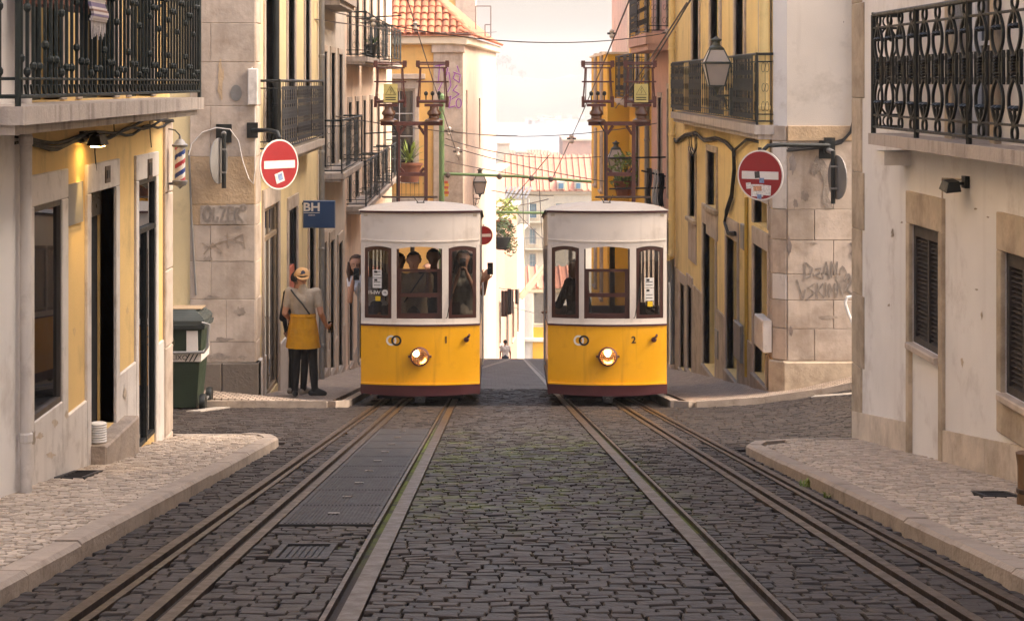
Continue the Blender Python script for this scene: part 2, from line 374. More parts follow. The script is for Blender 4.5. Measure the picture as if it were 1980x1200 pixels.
def pave(par, lanes, y0, y1, rh, wmin, wmax, gap, mat, name, top, nsolo, skip=None, hfun=H, seed=3, wob=0.):
    """rows of setts; the nearest become single objects, the rest one mesh"""
    rr = random.Random(seed); L = []
    for a, b in lanes:
        y = y0 + rr.uniform(0, rh)
        while y < y1:
            h = rh * rr.uniform(.86, 1.14); x = a - rr.uniform(0, wmax * .6)
            while x < b:
                w = rr.uniform(wmin, wmax); X0, X1 = max(x, a), min(x + w, b)
                yy = y + wob * sin(x * 2.1 + y * .7) + rr.uniform(-.006, .006)
                if X1 - X0 > .035 and not (skip and skip((X0 + X1) / 2, yy + h / 2)):
                    L.append((yy, X0 + gap / 2, X1 - gap / 2, yy + gap / 2, yy + h - gap / 2))
                x += w
            y += h
    L.sort(); rest = MB(); n = 0; hf = lambda x, y: hfun(x, y) + top
    for (k, X0, X1, Y0, Y1) in L:
        c = ((X0 + X1) / 2, (Y0 + Y1) / 2); cz = hf(*c)
        if n < nsolo and onframe(c[0], c[1], cz):
            mb = MB(); stone(mb, X0, X1, Y0, Y1, hf, rr, o=(c[0], c[1], cz)); mb.ob(name, mat, par, loc=(c[0], c[1], cz)); n += 1
        else: stone(rest, X0, X1, Y0, Y1, hf, rr)
    rest.ob(name + 's', mat, par, kind='stuff')
PLY = [9.6, 18.4]            # reach of the ribbed iron plates in the left track
HATCH = (-.98, -.72, 8.15, 8.75)
def skip_road(x, y):
    if -1.125 < x < -.585 and PLY[0] - .05 < y < PLY[1] + .05: return True
    if HATCH[0] - .03 < x < HATCH[1] + .03 and HATCH[2] - .04 < y < HATCH[3] + .04: return True
    return False
g = .055
pave(road, [(KL, RL[0] - g), (RL[0] + g, RL[1] - g), (RL[1] + .075, RL[2] - .045), (RL[2] + .1, RR[0] - .1), (RR[0] + .045, RR[1] - .075), (RR[1] + g, RR[2] - g)], 5.6, 30.0, .092, .065, .14, .006, m_cob, 'cobblestone', 0, 290, skip_road, wob=.022)
pave(road, [(RR[2] + g, KR)], 5.6, 15.3, .092, .06, .12, .006, m_cob, 'cobblestone_edge', 0, 0)
def hx(x, y): return H(x, y)
def skip_cross(x, y):
    if y < 16.35 and x < 0 and x > -2.9: return True
    if x > 3.05 and y < 16.0: return True
    return False
pave(road, [(-5.2, RL[0] - g)], 16.2, 23.2, .1, .07, .15, .006, m_cob, 'cobblestone_side', 0, 0, skip_cross, wob=.03)
pave(road, [(RR[2] + g, 5.4)], 15.2, 23.2, .1, .07, .15, .006, m_cob, 'cobblestone_side', 0, 0, lambda x, y: (x < 3.2 and y < 15.75 - .3 * (x < 2.4)) or (x > 3.0 and y < 16), wob=.05, seed=8)

# pavements: bed, edge kerbs, setts
def pavement(name, poly, top, kerb_pts, mat, far=False):
    """poly: outline in plan; kerb stones stand along kerb_pts"""
    mb = MB(); n = len(poly)
    mb.add([(x, y, H(x, y) + top) for x, y in poly] + [(x, y, H(x, y) - .3) for x, y in poly], [tuple(range(n))] + [(i, (i + 1) % n, n + (i + 1) % n, n + i) for i in range(n)])
    p = mb.ob(name, mat, kind='structure')
    K = []; 
    for a, b in zip(kerb_pts, kerb_pts[1:]):
        l = math.dist(a, b); m = max(1, round(l / .95)); K += [((a[0] + (b[0] - a[0]) * i / m, a[1] + (b[1] - a[1]) * i / m), (a[0] + (b[0] - a[0]) * (i + 1) / m, a[1] + (b[1] - a[1]) * (i + 1) / m)) for i in range(m)]
    rr = random.Random(4)
    for a, b in K:
        d = Vector((b[0] - a[0], b[1] - a[1])).normalized(); nr = Vector((d.y, -d.x)); w = .12; e = .002
        a2 = (a[0] + d.x * e, a[1] + d.y * e); b2 = (b[0] - d.x * e, b[1] - d.y * e); tz = top + .024 + rr.uniform(-.006, .006)
        def P(q, o, z): x, y = q[0] + nr.x * o, q[1] + nr.y * o; return (x, y, H(x, y) + z)
        c = .018; kb = MB()
        kb.add([P(a2, -w, -.2), P(b2, -w, -.2), P(b2, 0, -.2), P(a2, 0, -.2), P(a2, -w, tz), P(b2, -w, tz), P(b2, -c, tz), P(a2, -c, tz), P(b2, 0, tz - c), P(a2, 0, tz - c)],
               [(4, 5, 6, 7), (7, 6, 8, 9), (9, 8, 2, 3), (0, 1, 5, 4), (0, 4, 7, 9, 3), (1, 2, 8, 6, 5)])
        kb.ob('kerb_stone', m_kerb, p)
    return p
PT = .058
# near left: strip in front of the ochre shop; near right: strip along the white house; far corners
pl = pavement('pavement_left_near', [(-2.95, -6), (KL - .12, -6), (KL - .12, 15.9), (-1.98, 16.2), (-2.95, 16.2)], PT, [(KL, -6), (KL, 15.75), (-1.9, 16.15), (-2.1, 16.32), (-2.78, 16.34)], m_calbed)
pave(pl, [(-2.76, KL - .12)], 6.0, 16.18, .056, .046, .076, .006, m_cal, 'paving_stone', PT + .018, 230, lambda x, y: x > -2.02 and y > 15.9 or (-2.74 < x < -2.53 and 11.6 < y < 12.2), seed=21, wob=.02)
pr = pavement('pavement_right_near', [(KR + .12, -6), (3.6, -6), (3.2, 15.5), (2.5, 15.5), (KR + .2, 15.1), (KR + .12, 14.7)], PT, [(3.15, 15.72), (2.45, 15.62), (2.16, 15.35), (KR, 14.85), (KR, -6)], m_calbed)
pave(pr, [(KR + .12, 3.2)], 6.0, 15.5, .056, .046, .076, .006, m_cal, 'paving_slab', PT + .018, 230, lambda x, y: (x < 2.45 and y > 14.75 + (x - 2.18) * 1.6) or (2.73 < x < 2.96 and 10.32 < y < 10.68), seed=22, wob=.02)
plf = pavement('pavement_left_far', [(-5, 23.45), (-2.05, 23.45), (-2.05, 56.8), (-3.3, 56.8), (-3.3, 24.6), (-5, 24.6)], PT, [(-1.9, 56.8), (-1.9, 23.6), (-2.05, 23.3), (-3.3, 23.28), (-5, 23.3)], m_calfar)
prf = pavement('pavement_right_far', [(2.5, 23.4), (3, 23.4), (3.5, 23.4), (4, 23.4), (4.5, 23.4), (5.3, 23.4), (5.3, 24.6), (4.5, 24.6), (4, 24.6), (3.9, 56.8), (2.5, 56.8)], PT, [(5.3, 23.25), (4.7, 23.25), (4.1, 23.25), (3.4, 23.25), (2.55, 23.25), (2.38, 23.45), (2.38, 56.8)], m_calfar)

def bendL(y): return 1.45 * sstep(36, 66, y)
ysr = [-4, 10, 20, 30, 36, 40, 44, 48, 52, 57, 60, 64, 70]
RN = [('outer running rail of the track by the shop pavement', 'rail'), ('cable slot rail beside the ribbed iron plates', 'rail'), ('inner running rail edging the ribbed iron plates', 'rail'),
      ('inner running rail nearest the mossy centre, under the tram numbered 2', 'rail'), ('cable slot rail of the track of tram number 2', 'rail'), ('outer running rail by the white house pavement', 'rail')]
for i, X in enumerate(RL + RR):
    pts = [(X + (bendL(y) if i < 3 else 0), y) for y in ysr]
    t = thing('steel_rail', 'rusty grooved steel ' + RN[i][0], 'rail', (X, 6, G(6)), 'rails in the cobbled street')
    lo, hi, gw = [(.05, .032, .018), (.045, .05, .02), (.02, .075, .02), (.075, .02, .02), (.05, .045, .02), (.032, .05, .018)][i]
    MB().ribbon(pts, -gw - lo, -gw, -.06, .005).ob('rail_head', m_rail, t)
    MB().ribbon(pts, gw, gw + hi, -.06, .004).ob('guard_strip', m_rail, t)
    MB().ribbon(pts, -gw, gw, -.1, -.045).ob('groove', m_groove, t)
# ribbed cover plates between the slot rail and the inner rail
n = 9; L = (PLY[1] - PLY[0]) / n
pos = ['nearest to the street camera side', 'second', 'third', 'fourth', 'fifth', 'sixth', 'seventh', 'eighth', 'ninth and closest to the tram']
PLN = ['first, at the end by the small hatch', 'second from the hatch end', 'third from the hatch end', 'fourth from the hatch end', 'middle one of the nine', 'fourth from the tram end', 'third from the tram end', 'second from the tram end', 'last, at the end by the tram']
for i in range(n):
    y0, y1 = PLY[0] + i * L + .008, PLY[0] + (i + 1) * L - .008; a, b = -1.1, -.608
    t = thing('cover_plate', f'dark ribbed iron cover plate between the rails, {PLN[i]}', 'plate', ((a + b) / 2, y0, G(y0)), 'ribbed iron plates in the track')
    MB().ribbon([((a + b) / 2, y0), ((a + b) / 2, y1)], -(b - a) / 2, (b - a) / 2, -.03, .004).ob('plate', m_iron, t)
    k = 22
    for q in range(k):
        x = a + .03 + (b - a - .06) * q / (k - 1)
        MB().ribbon([(x, y0 + .03), (x, y1 - .03)], -.005, .005, .002, .0075).ob('rib', m_iron, t)
    MB().ribbon([((a + b) / 2, (y0 + y1) / 2 - .035), ((a + b) / 2, (y0 + y1) / 2 + .035)], -.03, .03, .0, .014).ob('lifting_eye', M('worn_steel', '#9a938c', .3, .2, 9, .1, 60, metal=.8), t)
t = thing('access_hatch', 'small square iron hatch frame set in the cobbles of the track', 'hatch', (HATCH[0], HATCH[2], G(8.2)))
cx = (HATCH[0] + HATCH[1]) / 2; hw = (HATCH[1] - HATCH[0]) / 2
for a, b, c, d in ((-hw, hw, HATCH[2], HATCH[2] + .04), (-hw, hw, HATCH[3] - .04, HATCH[3]), (-hw, -hw + .03, HATCH[2] + .045, HATCH[3] - .045), (hw - .03, hw, HATCH[2] + .045, HATCH[3] - .045)):
    MB().ribbon([(cx, c), (cx, d)], a, b, -.03, .008).ob('frame_bar', m_iron, t)
MB().ribbon([(cx, HATCH[2] + .045), (cx, HATCH[3] - .045)], -hw + .033, hw - .033, -.03, -.004).ob('lid', m_iron, t)
for q in range(6): MB().ribbon([(cx - hw + .06 + q * .028, HATCH[2] + .09), (cx - hw + .06 + q * .028, HATCH[3] - .09)], -.006, .006, -.006, .003).ob('rib', m_iron, t)
# gratings in the pavements
def grating(label, x0, x1, y0, y1):
    t = thing('drain_grating', label, 'drain', (x0, y0, H(x0, y0)), None); cx = (x0 + x1) / 2; e = PT + .018; hw = (x1 - x0) / 2
    for a, b, c, d in ((-hw, hw, y0, y0 + .03), (-hw, hw, y1 - .03, y1), (-hw, -hw + .025, y0 + .032, y1 - .032), (hw - .025, hw, y0 + .032, y1 - .032)):
        MB().ribbon([(cx, c), (cx, d)], a, b, -.02, .006, e).ob('frame_bar', m_iron, t)
    MB().ribbon([(cx, y0 + .032), (cx, y1 - .032)], -hw + .026, hw - .026, -.03, -.02, e).ob('pit', m_groove, t)
    for q in range(5): MB().ribbon([(cx, y0 + .07 + q * (y1 - y0 - .14) / 4 - .008), (cx, y0 + .07 + q * (y1 - y0 - .14) / 4 + .008)], -hw + .026, hw - .026, -.018, .002, e).ob('bar', m_iron, t)
grating('square iron drain grating in the pavement by the shop wall', -2.73, -2.54, 11.62, 12.18)
grating('dark iron drain grating in the pavement beside the brown bollard', 2.74, 2.95, 10.34, 10.66)
# painted marks on the side street
m_mark = M('worn_road_paint', '#a0968a', .7, .2, 14, .4, 40, dirt=('#6c645c', .5, .7, .9, 9))
def mark(label, pts):
    mb = MB(); n = len(pts); mb.add([(x, y, H(x, y) + .012) for x, y in pts] + [(x, y, H(x, y) - .01) for x, y in pts], [tuple(range(n))] + [(i, (i + 1) % n, n + (i + 1) % n, n + i) for i in range(n)]); mb.ob('road_marking', m_mark, label=label, cat='road marking')
mark('worn white painted road mark beside the green bin', [(-3.62, 22.1), (-3.45, 22.1), (-3.25, 23.15), (-3.42, 23.15)])
mark('worn white painted road mark in the rising side street', [(3.93, 22.9), (4.02, 23.12), (4.42, 22.2), (4.33, 22.0)])
# weeds at the right-hand kerb
def tuft(label, x, y, s, seed):
    rr = random.Random(seed); t = thing('weed_tuft', label, 'weed', (x, y, H(x, y)), 'weeds at the kerb')
    for k in range(16):
        a = rr.uniform(0, 6.3); l = s * rr.uniform(.5, 1); w = s * .09; b = Vector((x + rr.uniform(-.03, .03), y + rr.uniform(-.05, .05), H(x, y) - .005)); d = Vector((cos(a) * .5, sin(a) * .5, 1)).normalized(); sd_ = Vector((-sin(a), cos(a), 0)) * w
        MB().add([b - sd_ * .4, b + sd_ * .4, b + d * l * .55 + sd_, b + d * l + Vector((cos(a), sin(a), -.3)) * l * .3, b + d * l * .55 - sd_], [(0, 1, 2, 3, 4)]).ob('blade', m_leafy, t)
tuft('larger tuft of green weeds growing at the pale kerb', KR - .03, 11.9, .09, 1)
tuft('smaller tuft of green weeds growing at the pale kerb', KR - .03, 11.1, .06, 2)
# ------------------------------------------------------------------ building helpers
def surround(par, fr, r, w, mat, proud=.03, top=None, sill=True, low=None, name='surround'):
    s0, s1, t0, t1 = r; tw = top or w; lo = t0 if low is None else low
    for a, b, c, d in ((s0 - w, s0, lo, t1), (s1, s1 + w, lo, t1), (s0 - w, s1 + w, t1, t1 + tw)):
        MB().cfb(fr, a, b, c + .001, d - .001, -.1, proud, .006).ob(name, mat, par)
    if sill: MB().cfb(fr, s0 - w - .03, s1 + w + .03, t0 - .07, t0 - .001, -.12, proud + .05, .008).ob('sill', mat, par)
def window(par, fr, r, fmat, dep=.16, cols=2, rows=3, fw=.045, gmat=None, surr=None, sw=.12, sill=True, proud=.03, st=None, low=None, name='window'):
    s0, s1, t0, t1 = r; gmat = gmat or m_pane; mb = MB()
    for a, b, c, d in ((s0, s0 + fw, t0, t1), (s1 - fw, s1, t0, t1), (s0 + fw, s1 - fw, t0, t0 + fw), (s0 + fw, s1 - fw, t1 - fw, t1)): mb.fb(fr, a, b, c, d, -dep - .05, -dep)
    ws = (s1 - s0 - 2 * fw) / cols; hs_ = (t1 - t0 - 2 * fw) / rows; bw = .03
    for i in range(1, cols): mb.fb(fr, s0 + fw + ws * i - bw / 2, s0 + fw + ws * i + bw / 2, t0 + fw, t1 - fw, -dep - .045, -dep - .004)
    for j in range(1, rows): mb.fb(fr, s0 + fw, s1 - fw, t0 + fw + hs_ * j - bw / 2, t0 + fw + hs_ * j + bw / 2, -dep - .043, -dep - .006)
    w = mb.ob(name, fmat, par)
    for i in range(cols):
        for j in range(rows):
            a, c = s0 + fw + ws * i + bw / 2, t0 + fw + hs_ * j + bw / 2
            MB().fb(fr, a - .01, a + ws - bw + .01, c - .01, c + hs_ - bw + .01, -dep - .03, -dep - .022).ob('pane', gmat, w)
    if surr: surround(w, fr, r, sw, surr, proud, st, sill, low)
    return w
def door(par, fr, r, mat, dep=.2, panels=3, surr=None, sw=.13, st=None, proud=.03, low=None, handle=True, leaf=1, step=True):
    s0, s1, t0, t1 = r; w = MB().fb(fr, s0, s1, t0, t1, -dep - .05, -dep).ob('door', mat, par)
    k = (s1 - s0) / leaf
    for q in range(leaf):
        a0, b0 = s0 + q * k + .06, s0 + (q + 1) * k - .06
        for i in range(panels):
            c = t0 + .12 + (t1 - t0 - .2) * i / panels; d = t0 + .04 + (t1 - t0 - .2) * (i + 1) / panels
            MB().cfb(fr, a0, b0, c, d, -dep - .02, -dep + .014, .014).ob('panel', mat, w)
    if handle: MB().tube([fr.pt(s1 - .07, t0 + .98, -dep), fr.pt(s1 - .07, t0 + .98, -dep + .06)], .022, 8).ob('handle', m_grey, w)
    if surr: surround(w, fr, r, sw, surr, proud, st, False, low)
    if step: MB().cfb(fr, s0 - .05, s1 + .05, t0 - .25, t0 - .004, -.3, .06, .012).ob('doorstep', m_kerb, w)
    return w
def blinddark(par, fr, r, dep=.3): MB().fb(fr, r[0] - .05, r[1] + .05, r[2] - .05, r[3] + .05, -dep - .3, -dep).ob('room_shadow', m_dark, par)
def shell(par, fr, s0, s1, t0, t1, hs, mat, depth=8, dep=.22, name='wall', top=True):
    """street wall with its openings, plus back, side and top of the house"""
    mb = MB().holes(fr, s0, s1, t0, t1, hs, dep); P = fr.pt
    for q in (s0, s1): mb.add([P(q, t0, 0), P(q, t0, -depth), P(q, t1, -depth), P(q, t1, 0)], [(0, 1, 2, 3)])
    mb.add([P(s0, t0, -depth), P(s1, t0, -depth), P(s1, t1, -depth), P(s0, t1, -depth)], [(0, 1, 2, 3)])
    if top: mb.add([P(s0, t1, 0), P(s1, t1, 0), P(s1, t1, -depth), P(s0, t1, -depth)], [(0, 1, 2, 3)])
    return mb.ob(name, mat, par)
def ell(cx, cz, rx, rz, n=12, a0=0, a1=2 * pi): return [(cx + rx * cos(a0 + (a1 - a0) * i / n), 0, cz + rz * sin(a0 + (a1 - a0) * i / n)) for i in range(n + (0 if abs(a1 - a0 - 2 * pi) < 1e-6 else 1))]
def bal_bar(h, zs=(.13, .47, .9)):
    mb = MB().tube([(0, 0, 0), (0, 0, h)], .012, 4)
    for z in [h * k for k in zs]: mb.lathe([(.012, z - .022), (.02, z - .009), (.02, z + .009), (.012, z + .022)], 6)
    mb.tube([(-.05, 0, h * .06), (-.02, 0, h * .01), (0, 0, h * .05)], .009, 4).tube([(.05, 0, h * .75), (.02, 0, h * .69), (0, 0, h * .74)], .009, 4)
    return mb
def bal_plain(h): return MB().tube([(0, 0, 0), (0, 0, h)], .008, 4).lathe([(.006, h * .5 - .03), (.016, h * .5), (.006, h * .5 + .03)], 6)
def bal_lyre(h):
    """one bay of the cast railing: ring, upper loop, twisted band, lower loop, ring"""
    mb = MB(); w = .115
    mb.tube(ell(0, h * .945, .055, h * .052, 14), .011, 4, True); mb.tube(ell(0, h * .05, .055, h * .052, 14), .011, 4, True)
    for s in (-1, 1):
        mb.tube([(s * w * sin(pi * i / 12) ** .8 if 0 < i < 12 else 0, 0, h * (.57 + .33 * i / 12)) for i in range(13)], .013, 4)
        mb.tube([(s * w * sin(pi * i / 12) ** .8 if 0 < i < 12 else 0, 0, h * (.43 - .33 * i / 12)) for i in range(13)], .013, 4)
        mb.tube([(s * w, 0, h * .38), (s * w, 0, h * .62)], .014, 4)
        mb.lathe([(.004, h * .38), (.014, h * .4), (.014, h * .43), (.006, h * .46)], 6, (s * w, 0, 0)); mb.lathe([(.006, h * .54), (.014, h * .57), (.014, h * .6), (.004, h * .62)], 6, (s * w, 0, 0))
    for k in range(7): mb.lathe([(.012, 0), (.03, .009), (.012, .018)], 6, (0, 0, h * .42 + k * h * .024))
    for z0, z1 in ((.9, .78), (.1, .22)):
        mb.tube([(0, 0, h * z0), (0, 0, h * z1)], .012, 4)
        for s in (-1, 1): mb.lathe([(.01, -.016), (.035, 0), (.01, .016)], 6, (s * .04, 0, h * z1))
    mb.box(-w - .012, w + .012, -.004, .004, h * .46, h * .54); mb.tube([(s_, 0, h * .4) for s_ in (-w * .5, -w * .5 + .001)], .01, 4)
    for s in (-.5, .5): mb.tube([(s * w, 0, h * .4), (s * w, 0, h * .6)], .011, 4)
    return mb
def bal_scroll(h, w):
    mb = MB().tube([(0, 0, 0), (0, 0, h)], .006, 4)
    for s in (-1, 1):
        for z, r in ((.8, .5), (.5, .42), (.22, .5)):
            mb.tube([(s * w * (.04 + r * .5 + .5 * r * cos(a) ), 0, h * z + w * r * .95 * sin(a)) for a in [pi + i * 2 * pi * .85 / 14 * s for i in range(15)]], .0045, 3)
    return mb
BAL = {}
def balcony(par, fr, s0, s1, t0, t1, proj, h, style, imat, smat=None, step=.12, ends=(True, True), post=None, joined=False, mould=True, label=None):
    """stone slab with an iron railing; every baluster is an object of its own unless they are too fine to tell apart"""
    smat = smat or m_conc; mb = MB().fb(fr, s0, s1, t0 + (t1 - t0) * .35, t1, -.2, proj)
    if mould: mb.fb(fr, s0 + .03, s1 - .03, t0, t0 + (t1 - t0) * .35, -.2, proj - .05)
    b = mb.ob('balcony', smat, par, label=label)
    q = proj - .035; z0, z1 = t1 + .05, t1 + h
    corners = [(s0 + .03, q), (s1 - .03, q)]; runs = [(corners[0], corners[1])]
    if ends[0]: runs.append(((s0 + .03, .0), corners[0]))
    if ends[1]: runs.append((corners[1], (s1 - .03, .0)))
    hr = MB()
    for (a, e), (c, g_) in runs:
        for z, r in ((z1, .018), (z1 - .1 if style != 'bar' else z1 - .14, .009), (z0, .011), (z0 + .09, .008)):
            hr.tube([fr.pt(a, z, e), fr.pt(c, z, g_)], r, 6)
    for c in corners: hr.tube([fr.pt(c[0], t1 - .01, c[1]), fr.pt(c[0], z1 + .02, c[1])], .016, 6)
    hr.ob('handrail', imat, b)
    key = (style, round(h, 3)); hh = h - .05
    if key not in BAL: BAL[key] = {'bar': bal_bar, 'plain': bal_plain, 'lyre': bal_lyre}.get(style, lambda x: bal_scroll(x, .13))(hh)
    src = BAL[key]; me = None; allm = MB(); alt = [bal_bar(hh, q).mesh('baluster', imat) for q in ((.2, .62, .88), (.28, .55), (.16, .7, .8))] if style == 'bar' else []
    for (a, e), (c, g_) in runs:
        l = math.hypot(c - a, g_ - e); n = max(1, int(l / step)); d3 = (Vector(fr.pt(c, 0, g_)) - Vector(fr.pt(a, 0, e))).normalized(); ang = math.atan2(d3.y, d3.x)
        for i in range(n):
            k = (i + .5) / n; p = Vector(fr.pt(a + (c - a) * k, z0, e + (g_ - e) * k))
            if joined:
                mt = Matrix.Translation(p) @ Matrix.Rotation(ang, 4, 'Z'); allm.add([mt @ Vector(v) for v in src.v], src.f)
            else:
                if me is None: me = src.mesh('baluster', imat)
                o_ = obj('baluster', (alt + [me])[(i * 7 + i // 3) % (len(alt) + 1)], b, loc=p, rot=(0, 0, ang)); o_.scale.x = min(1, l / step / 1.05)
        if post:
            m_ = max(1, round(l / post))
            for i in range(m_ + 1):
                p = (a + (c - a) * i / m_, e + (g_ - e) * i / m_)
                if 0 < i < m_ or (e == g_): MB().tube([fr.pt(p[0], t1 - .01, p[1]), fr.pt(p[0], z1, p[1])], .02, 6).ob('post', imat, b)
    if joined: allm.ob('balusters', imat, b, kind='stuff')
    return b
def lattice(par, fr, s0, s1, t0, t1, d, mat, nx=9, name='screen_panel'):
    """dark woven cloth screen tied to a railing: a sheet with rows of slits"""
    mb = MB(); rows = 16; dz = (t1 - t0) / rows; dx = (s1 - s0) / nx
    for j in range(rows):
        gapf = .5 if j in (1, 2, 3, 5, 6, 10, 12, 13, 14) else .14
        mb.fb(fr, s0, s1, t0 + j * dz, t0 + j * dz + dz * .14, d, d + .006)
        for i in range(nx): mb.fb(fr, s0 + i * dx + (.004 * (j % 3)), s0 + i * dx + dx * (1 - gapf), t0 + j * dz + dz * .14, t0 + (j + 1) * dz, d, d + .005)
    return mb.ob(name, mat, par)
m_screen = M('dark_screen_cloth', '#1f2421', .8, .3, 25, .3, 90)
m_screen2 = M('grey_black_screen', '#2c2a2a', .8, .3, 25, .3, 90)
def downpipe(par, fr, s, t0, t1, r, mat, d=.07, name='downpipe'):
    p = MB().tube([fr.pt(s, t0, d), fr.pt(s, t1, d)], r, 12).ob(name, mat, par, smooth=True)
    z = t0 + .6
    while z < t1:
        MB().lathe([(r, -.03), (r * 1.18, -.02), (r * 1.18, .02), (r, .03)], 12, fr.pt(s, z, d)).ob('pipe_collar', mat, p); z += 1.7
    return p
def plinth(par, fr, segs, tb, tt, mat, proud=.02, name='plinth'):
    for a, b in segs: MB().cfb(fr, a, b, tb, tt, -.05, proud, .008).ob(name, mat, par)

# ------------------------------------------------------------------ L1: ochre corner shop, near left
XL1 = -2.76; f1 = leftwall(XL1)
L1 = thing('ochre_shop_house', 'ochre plastered shop house with white window surrounds and iron balcony, near left', 'building', (XL1, 13, G(13)))
w1 = f1.rect(60, 400, 115, 775); d1 = f1.rect(171, 374, 220, 838); d2 = f1.rect(264, 350, 298, 838)
d1 = (d1[0], d1[1], -1.45, d1[3]); d2 = (d2[0], d2[1], G(14.9) + PT + .05, d2[3])
u1 = (10.6, 11.7, .92, 3.0); u2 = (12.5, 13.6, .92, 3.0); u3 = (14.2, 15.1, .92, 3.0)
shell(L1, f1, 10.75, 15.97, -3.2, 7.5, [w1, d1, d2, (11.0, 11.9, .92, 3), u2, u3], m_wy)
wp = window(L1, f1, w1, M('bronze_frame', '#4a4038', .5, .2, 9, .1, 40), -.012, 1, 1, .035, m_shopg)
for a, b, c, d in ((w1[0] - .17, w1[0], -2.2, w1[3]), (w1[1], w1[1] + .16, -2.2, w1[3]), (w1[0] - .17, w1[1] + .16, w1[3], w1[3] + .19), (w1[0], w1[1], -2.2, w1[2])):
    MB().cfb(f1, a, b, c + .001, d - .001, -.05, .022, .006).ob('surround', m_wpaint, wp)
wd = door(L1, f1, d1, m_dark, .12, 0, None, handle=False, step=False)
for q in (.33, .66): MB().fb(f1, d1[0] + (d1[1] - d1[0]) * q - .008, d1[0] + (d1[1] - d1[0]) * q + .008, d1[2], d1[3] - .35, -.12, -.105).ob('stile', m_wood, wd)
MB().fb(f1, d1[0], d1[1], d1[3] - .2, d1[3] - .02, -.12, -.09).ob('transom', M('transom_pane', '#4f463c', .3, .3, 9, .1, 30), wd)
surround(wd, f1, d1, .12, m_wpaint, .022, .2, False, -2.5)
MB().cfb(f1, d1[0] - .02, d1[1] + .3, -2.4, d1[2] - .004, -.3, .13, .012).ob('doorstep', m_kerb, wd)
ws = window(L1, f1, d2, m_blk, -.008, 1, 1, .035, m_shopg, name='glazed_door')
MB().fb(f1, (d2[0] + d2[1]) / 2 - .015, (d2[0] + d2[1]) / 2 + .015, d2[2], d2[3] - .4, -.03, .012).ob('stile', m_blk, ws)
MB().fb(f1, d2[0], d2[1], d2[3] - .42, d2[3] - .38, -.03, .0125).ob('transom', m_blk, ws)
surround(ws, f1, d2, .1, m_wpaint, .022, .2, False, -2.6)
zt = CZ - 2.152
plinth(L1, f1, [(10.75, w1[0] - .172), (w1[1] + .162, d1[0] - .122), (d1[1] + .122, d2[0] - .102), (d2[1] + .102, 15.62)], -2.9, zt, m_wpaint, .018)
z = -2.9; zz = [-2.75, -2.25, -1.95, -1.2, -.55, .1, .72]
for i in range(len(zz) - 1): MB().cfb(f1, 15.64, 15.985, zz[i] + .003, zz[i+1] - .003, -.3, .028, .01).ob('corner_stone', m_stone, L1)
MB().fb(facing(15.97), -4.5, XL1 - .301, -3, 7.4, -.02, .012).ob('side_wall', m_wy, L1)
for u in (11.0, 12.5, 14.2):
    r = (u, u + (.9 if u == 11 else 1.1 if u < 14 else .9), .92, 3); window(L1, f1, r, m_grn, .12, 2, 3, .06, m_pane, m_stone, .14, False, .02)
balcony(L1, f1, 9.35, 15.24, CZ - .265, CZ - .12, XL1 * -1 - 2.35, 1.02, 'bar', m_grn, step=.125, ends=(True, True), label='dark green iron balcony with closely set bars')
pl_ = MB().fb(f1, *f1.rect(128, 357, 157, 428), .004, .014).ob('grey_panel', m_grey, L1)  # flat grey panel on the ochre wall between window and door
for u, v, a, b in ((197, 322, 206, 352), (280, 308, 288, 345)):
    r = f1.rect(u, v, a, b); np_ = MB().fb(f1, r[0], r[1], r[2], r[3], .02, .03).ob('number_plaque', M('plaque_bronze', '#5a4a3c', .5, .2, 20, .4, 80, metal=.4), L1)
    MB().fb(f1, r[0] + .03, r[1] - .03, r[2] + .03, r[3] - .03, .03, .034).ob('plaque_face', m_iron, np_)
# cable bundle under the slab
for k, (dz, dr) in enumerate(((0, .03), (-.025, .045), (-.045, .02))):
    pts = []
    for i in range(25):
        s = 10.6 + (15.9 - 10.6) * i / 24; pts.append(f1.pt(s, .70 + dz + .022 * sin(s * (3.1 + k) + k) - .03 * sin((s - 10.6) * .9), .03 + dr * .3))
    MB().tube(pts, .011, 5).ob('cable', m_cable, L1)
for u, v0, v1 in ((178, 258, 330), (215, 240, 262), (285, 235, 285)):
    a = f1.uv(u, v0); b = f1.uv(u + 3, v1); MB().tube([f1.pt(a[0], a[1], .02), f1.pt((a[0] + b[0]) / 2 - .05, (a[1] + b[1]) / 2, .025), f1.pt(b[0], b[1], .02)], .005, 4).ob('loose_cable', m_cable, L1)
# neighbouring white house, its edge at the left of the picture, running back past the camera
L0 = thing('white_house_edge', 'white rendered house edge next to the ochre shop, cut by the left border', 'building', (-2.7, 8, G(8)))
f0 = leftwall(-2.715); shell(L0, f0, -14, 10.74, -2.6, 8, [(4.5, 5.5, -1.2, 1.0)], m_ww, 8)
window(L0, f0, (4.5, 5.5, -1.2, 1.0), m_grn, .12, 2, 3, .06, m_pane, m_stone, .14)
downpipe(L0, f0, 10.66, -1.6, 7.8, .035, m_wpaint, .05)

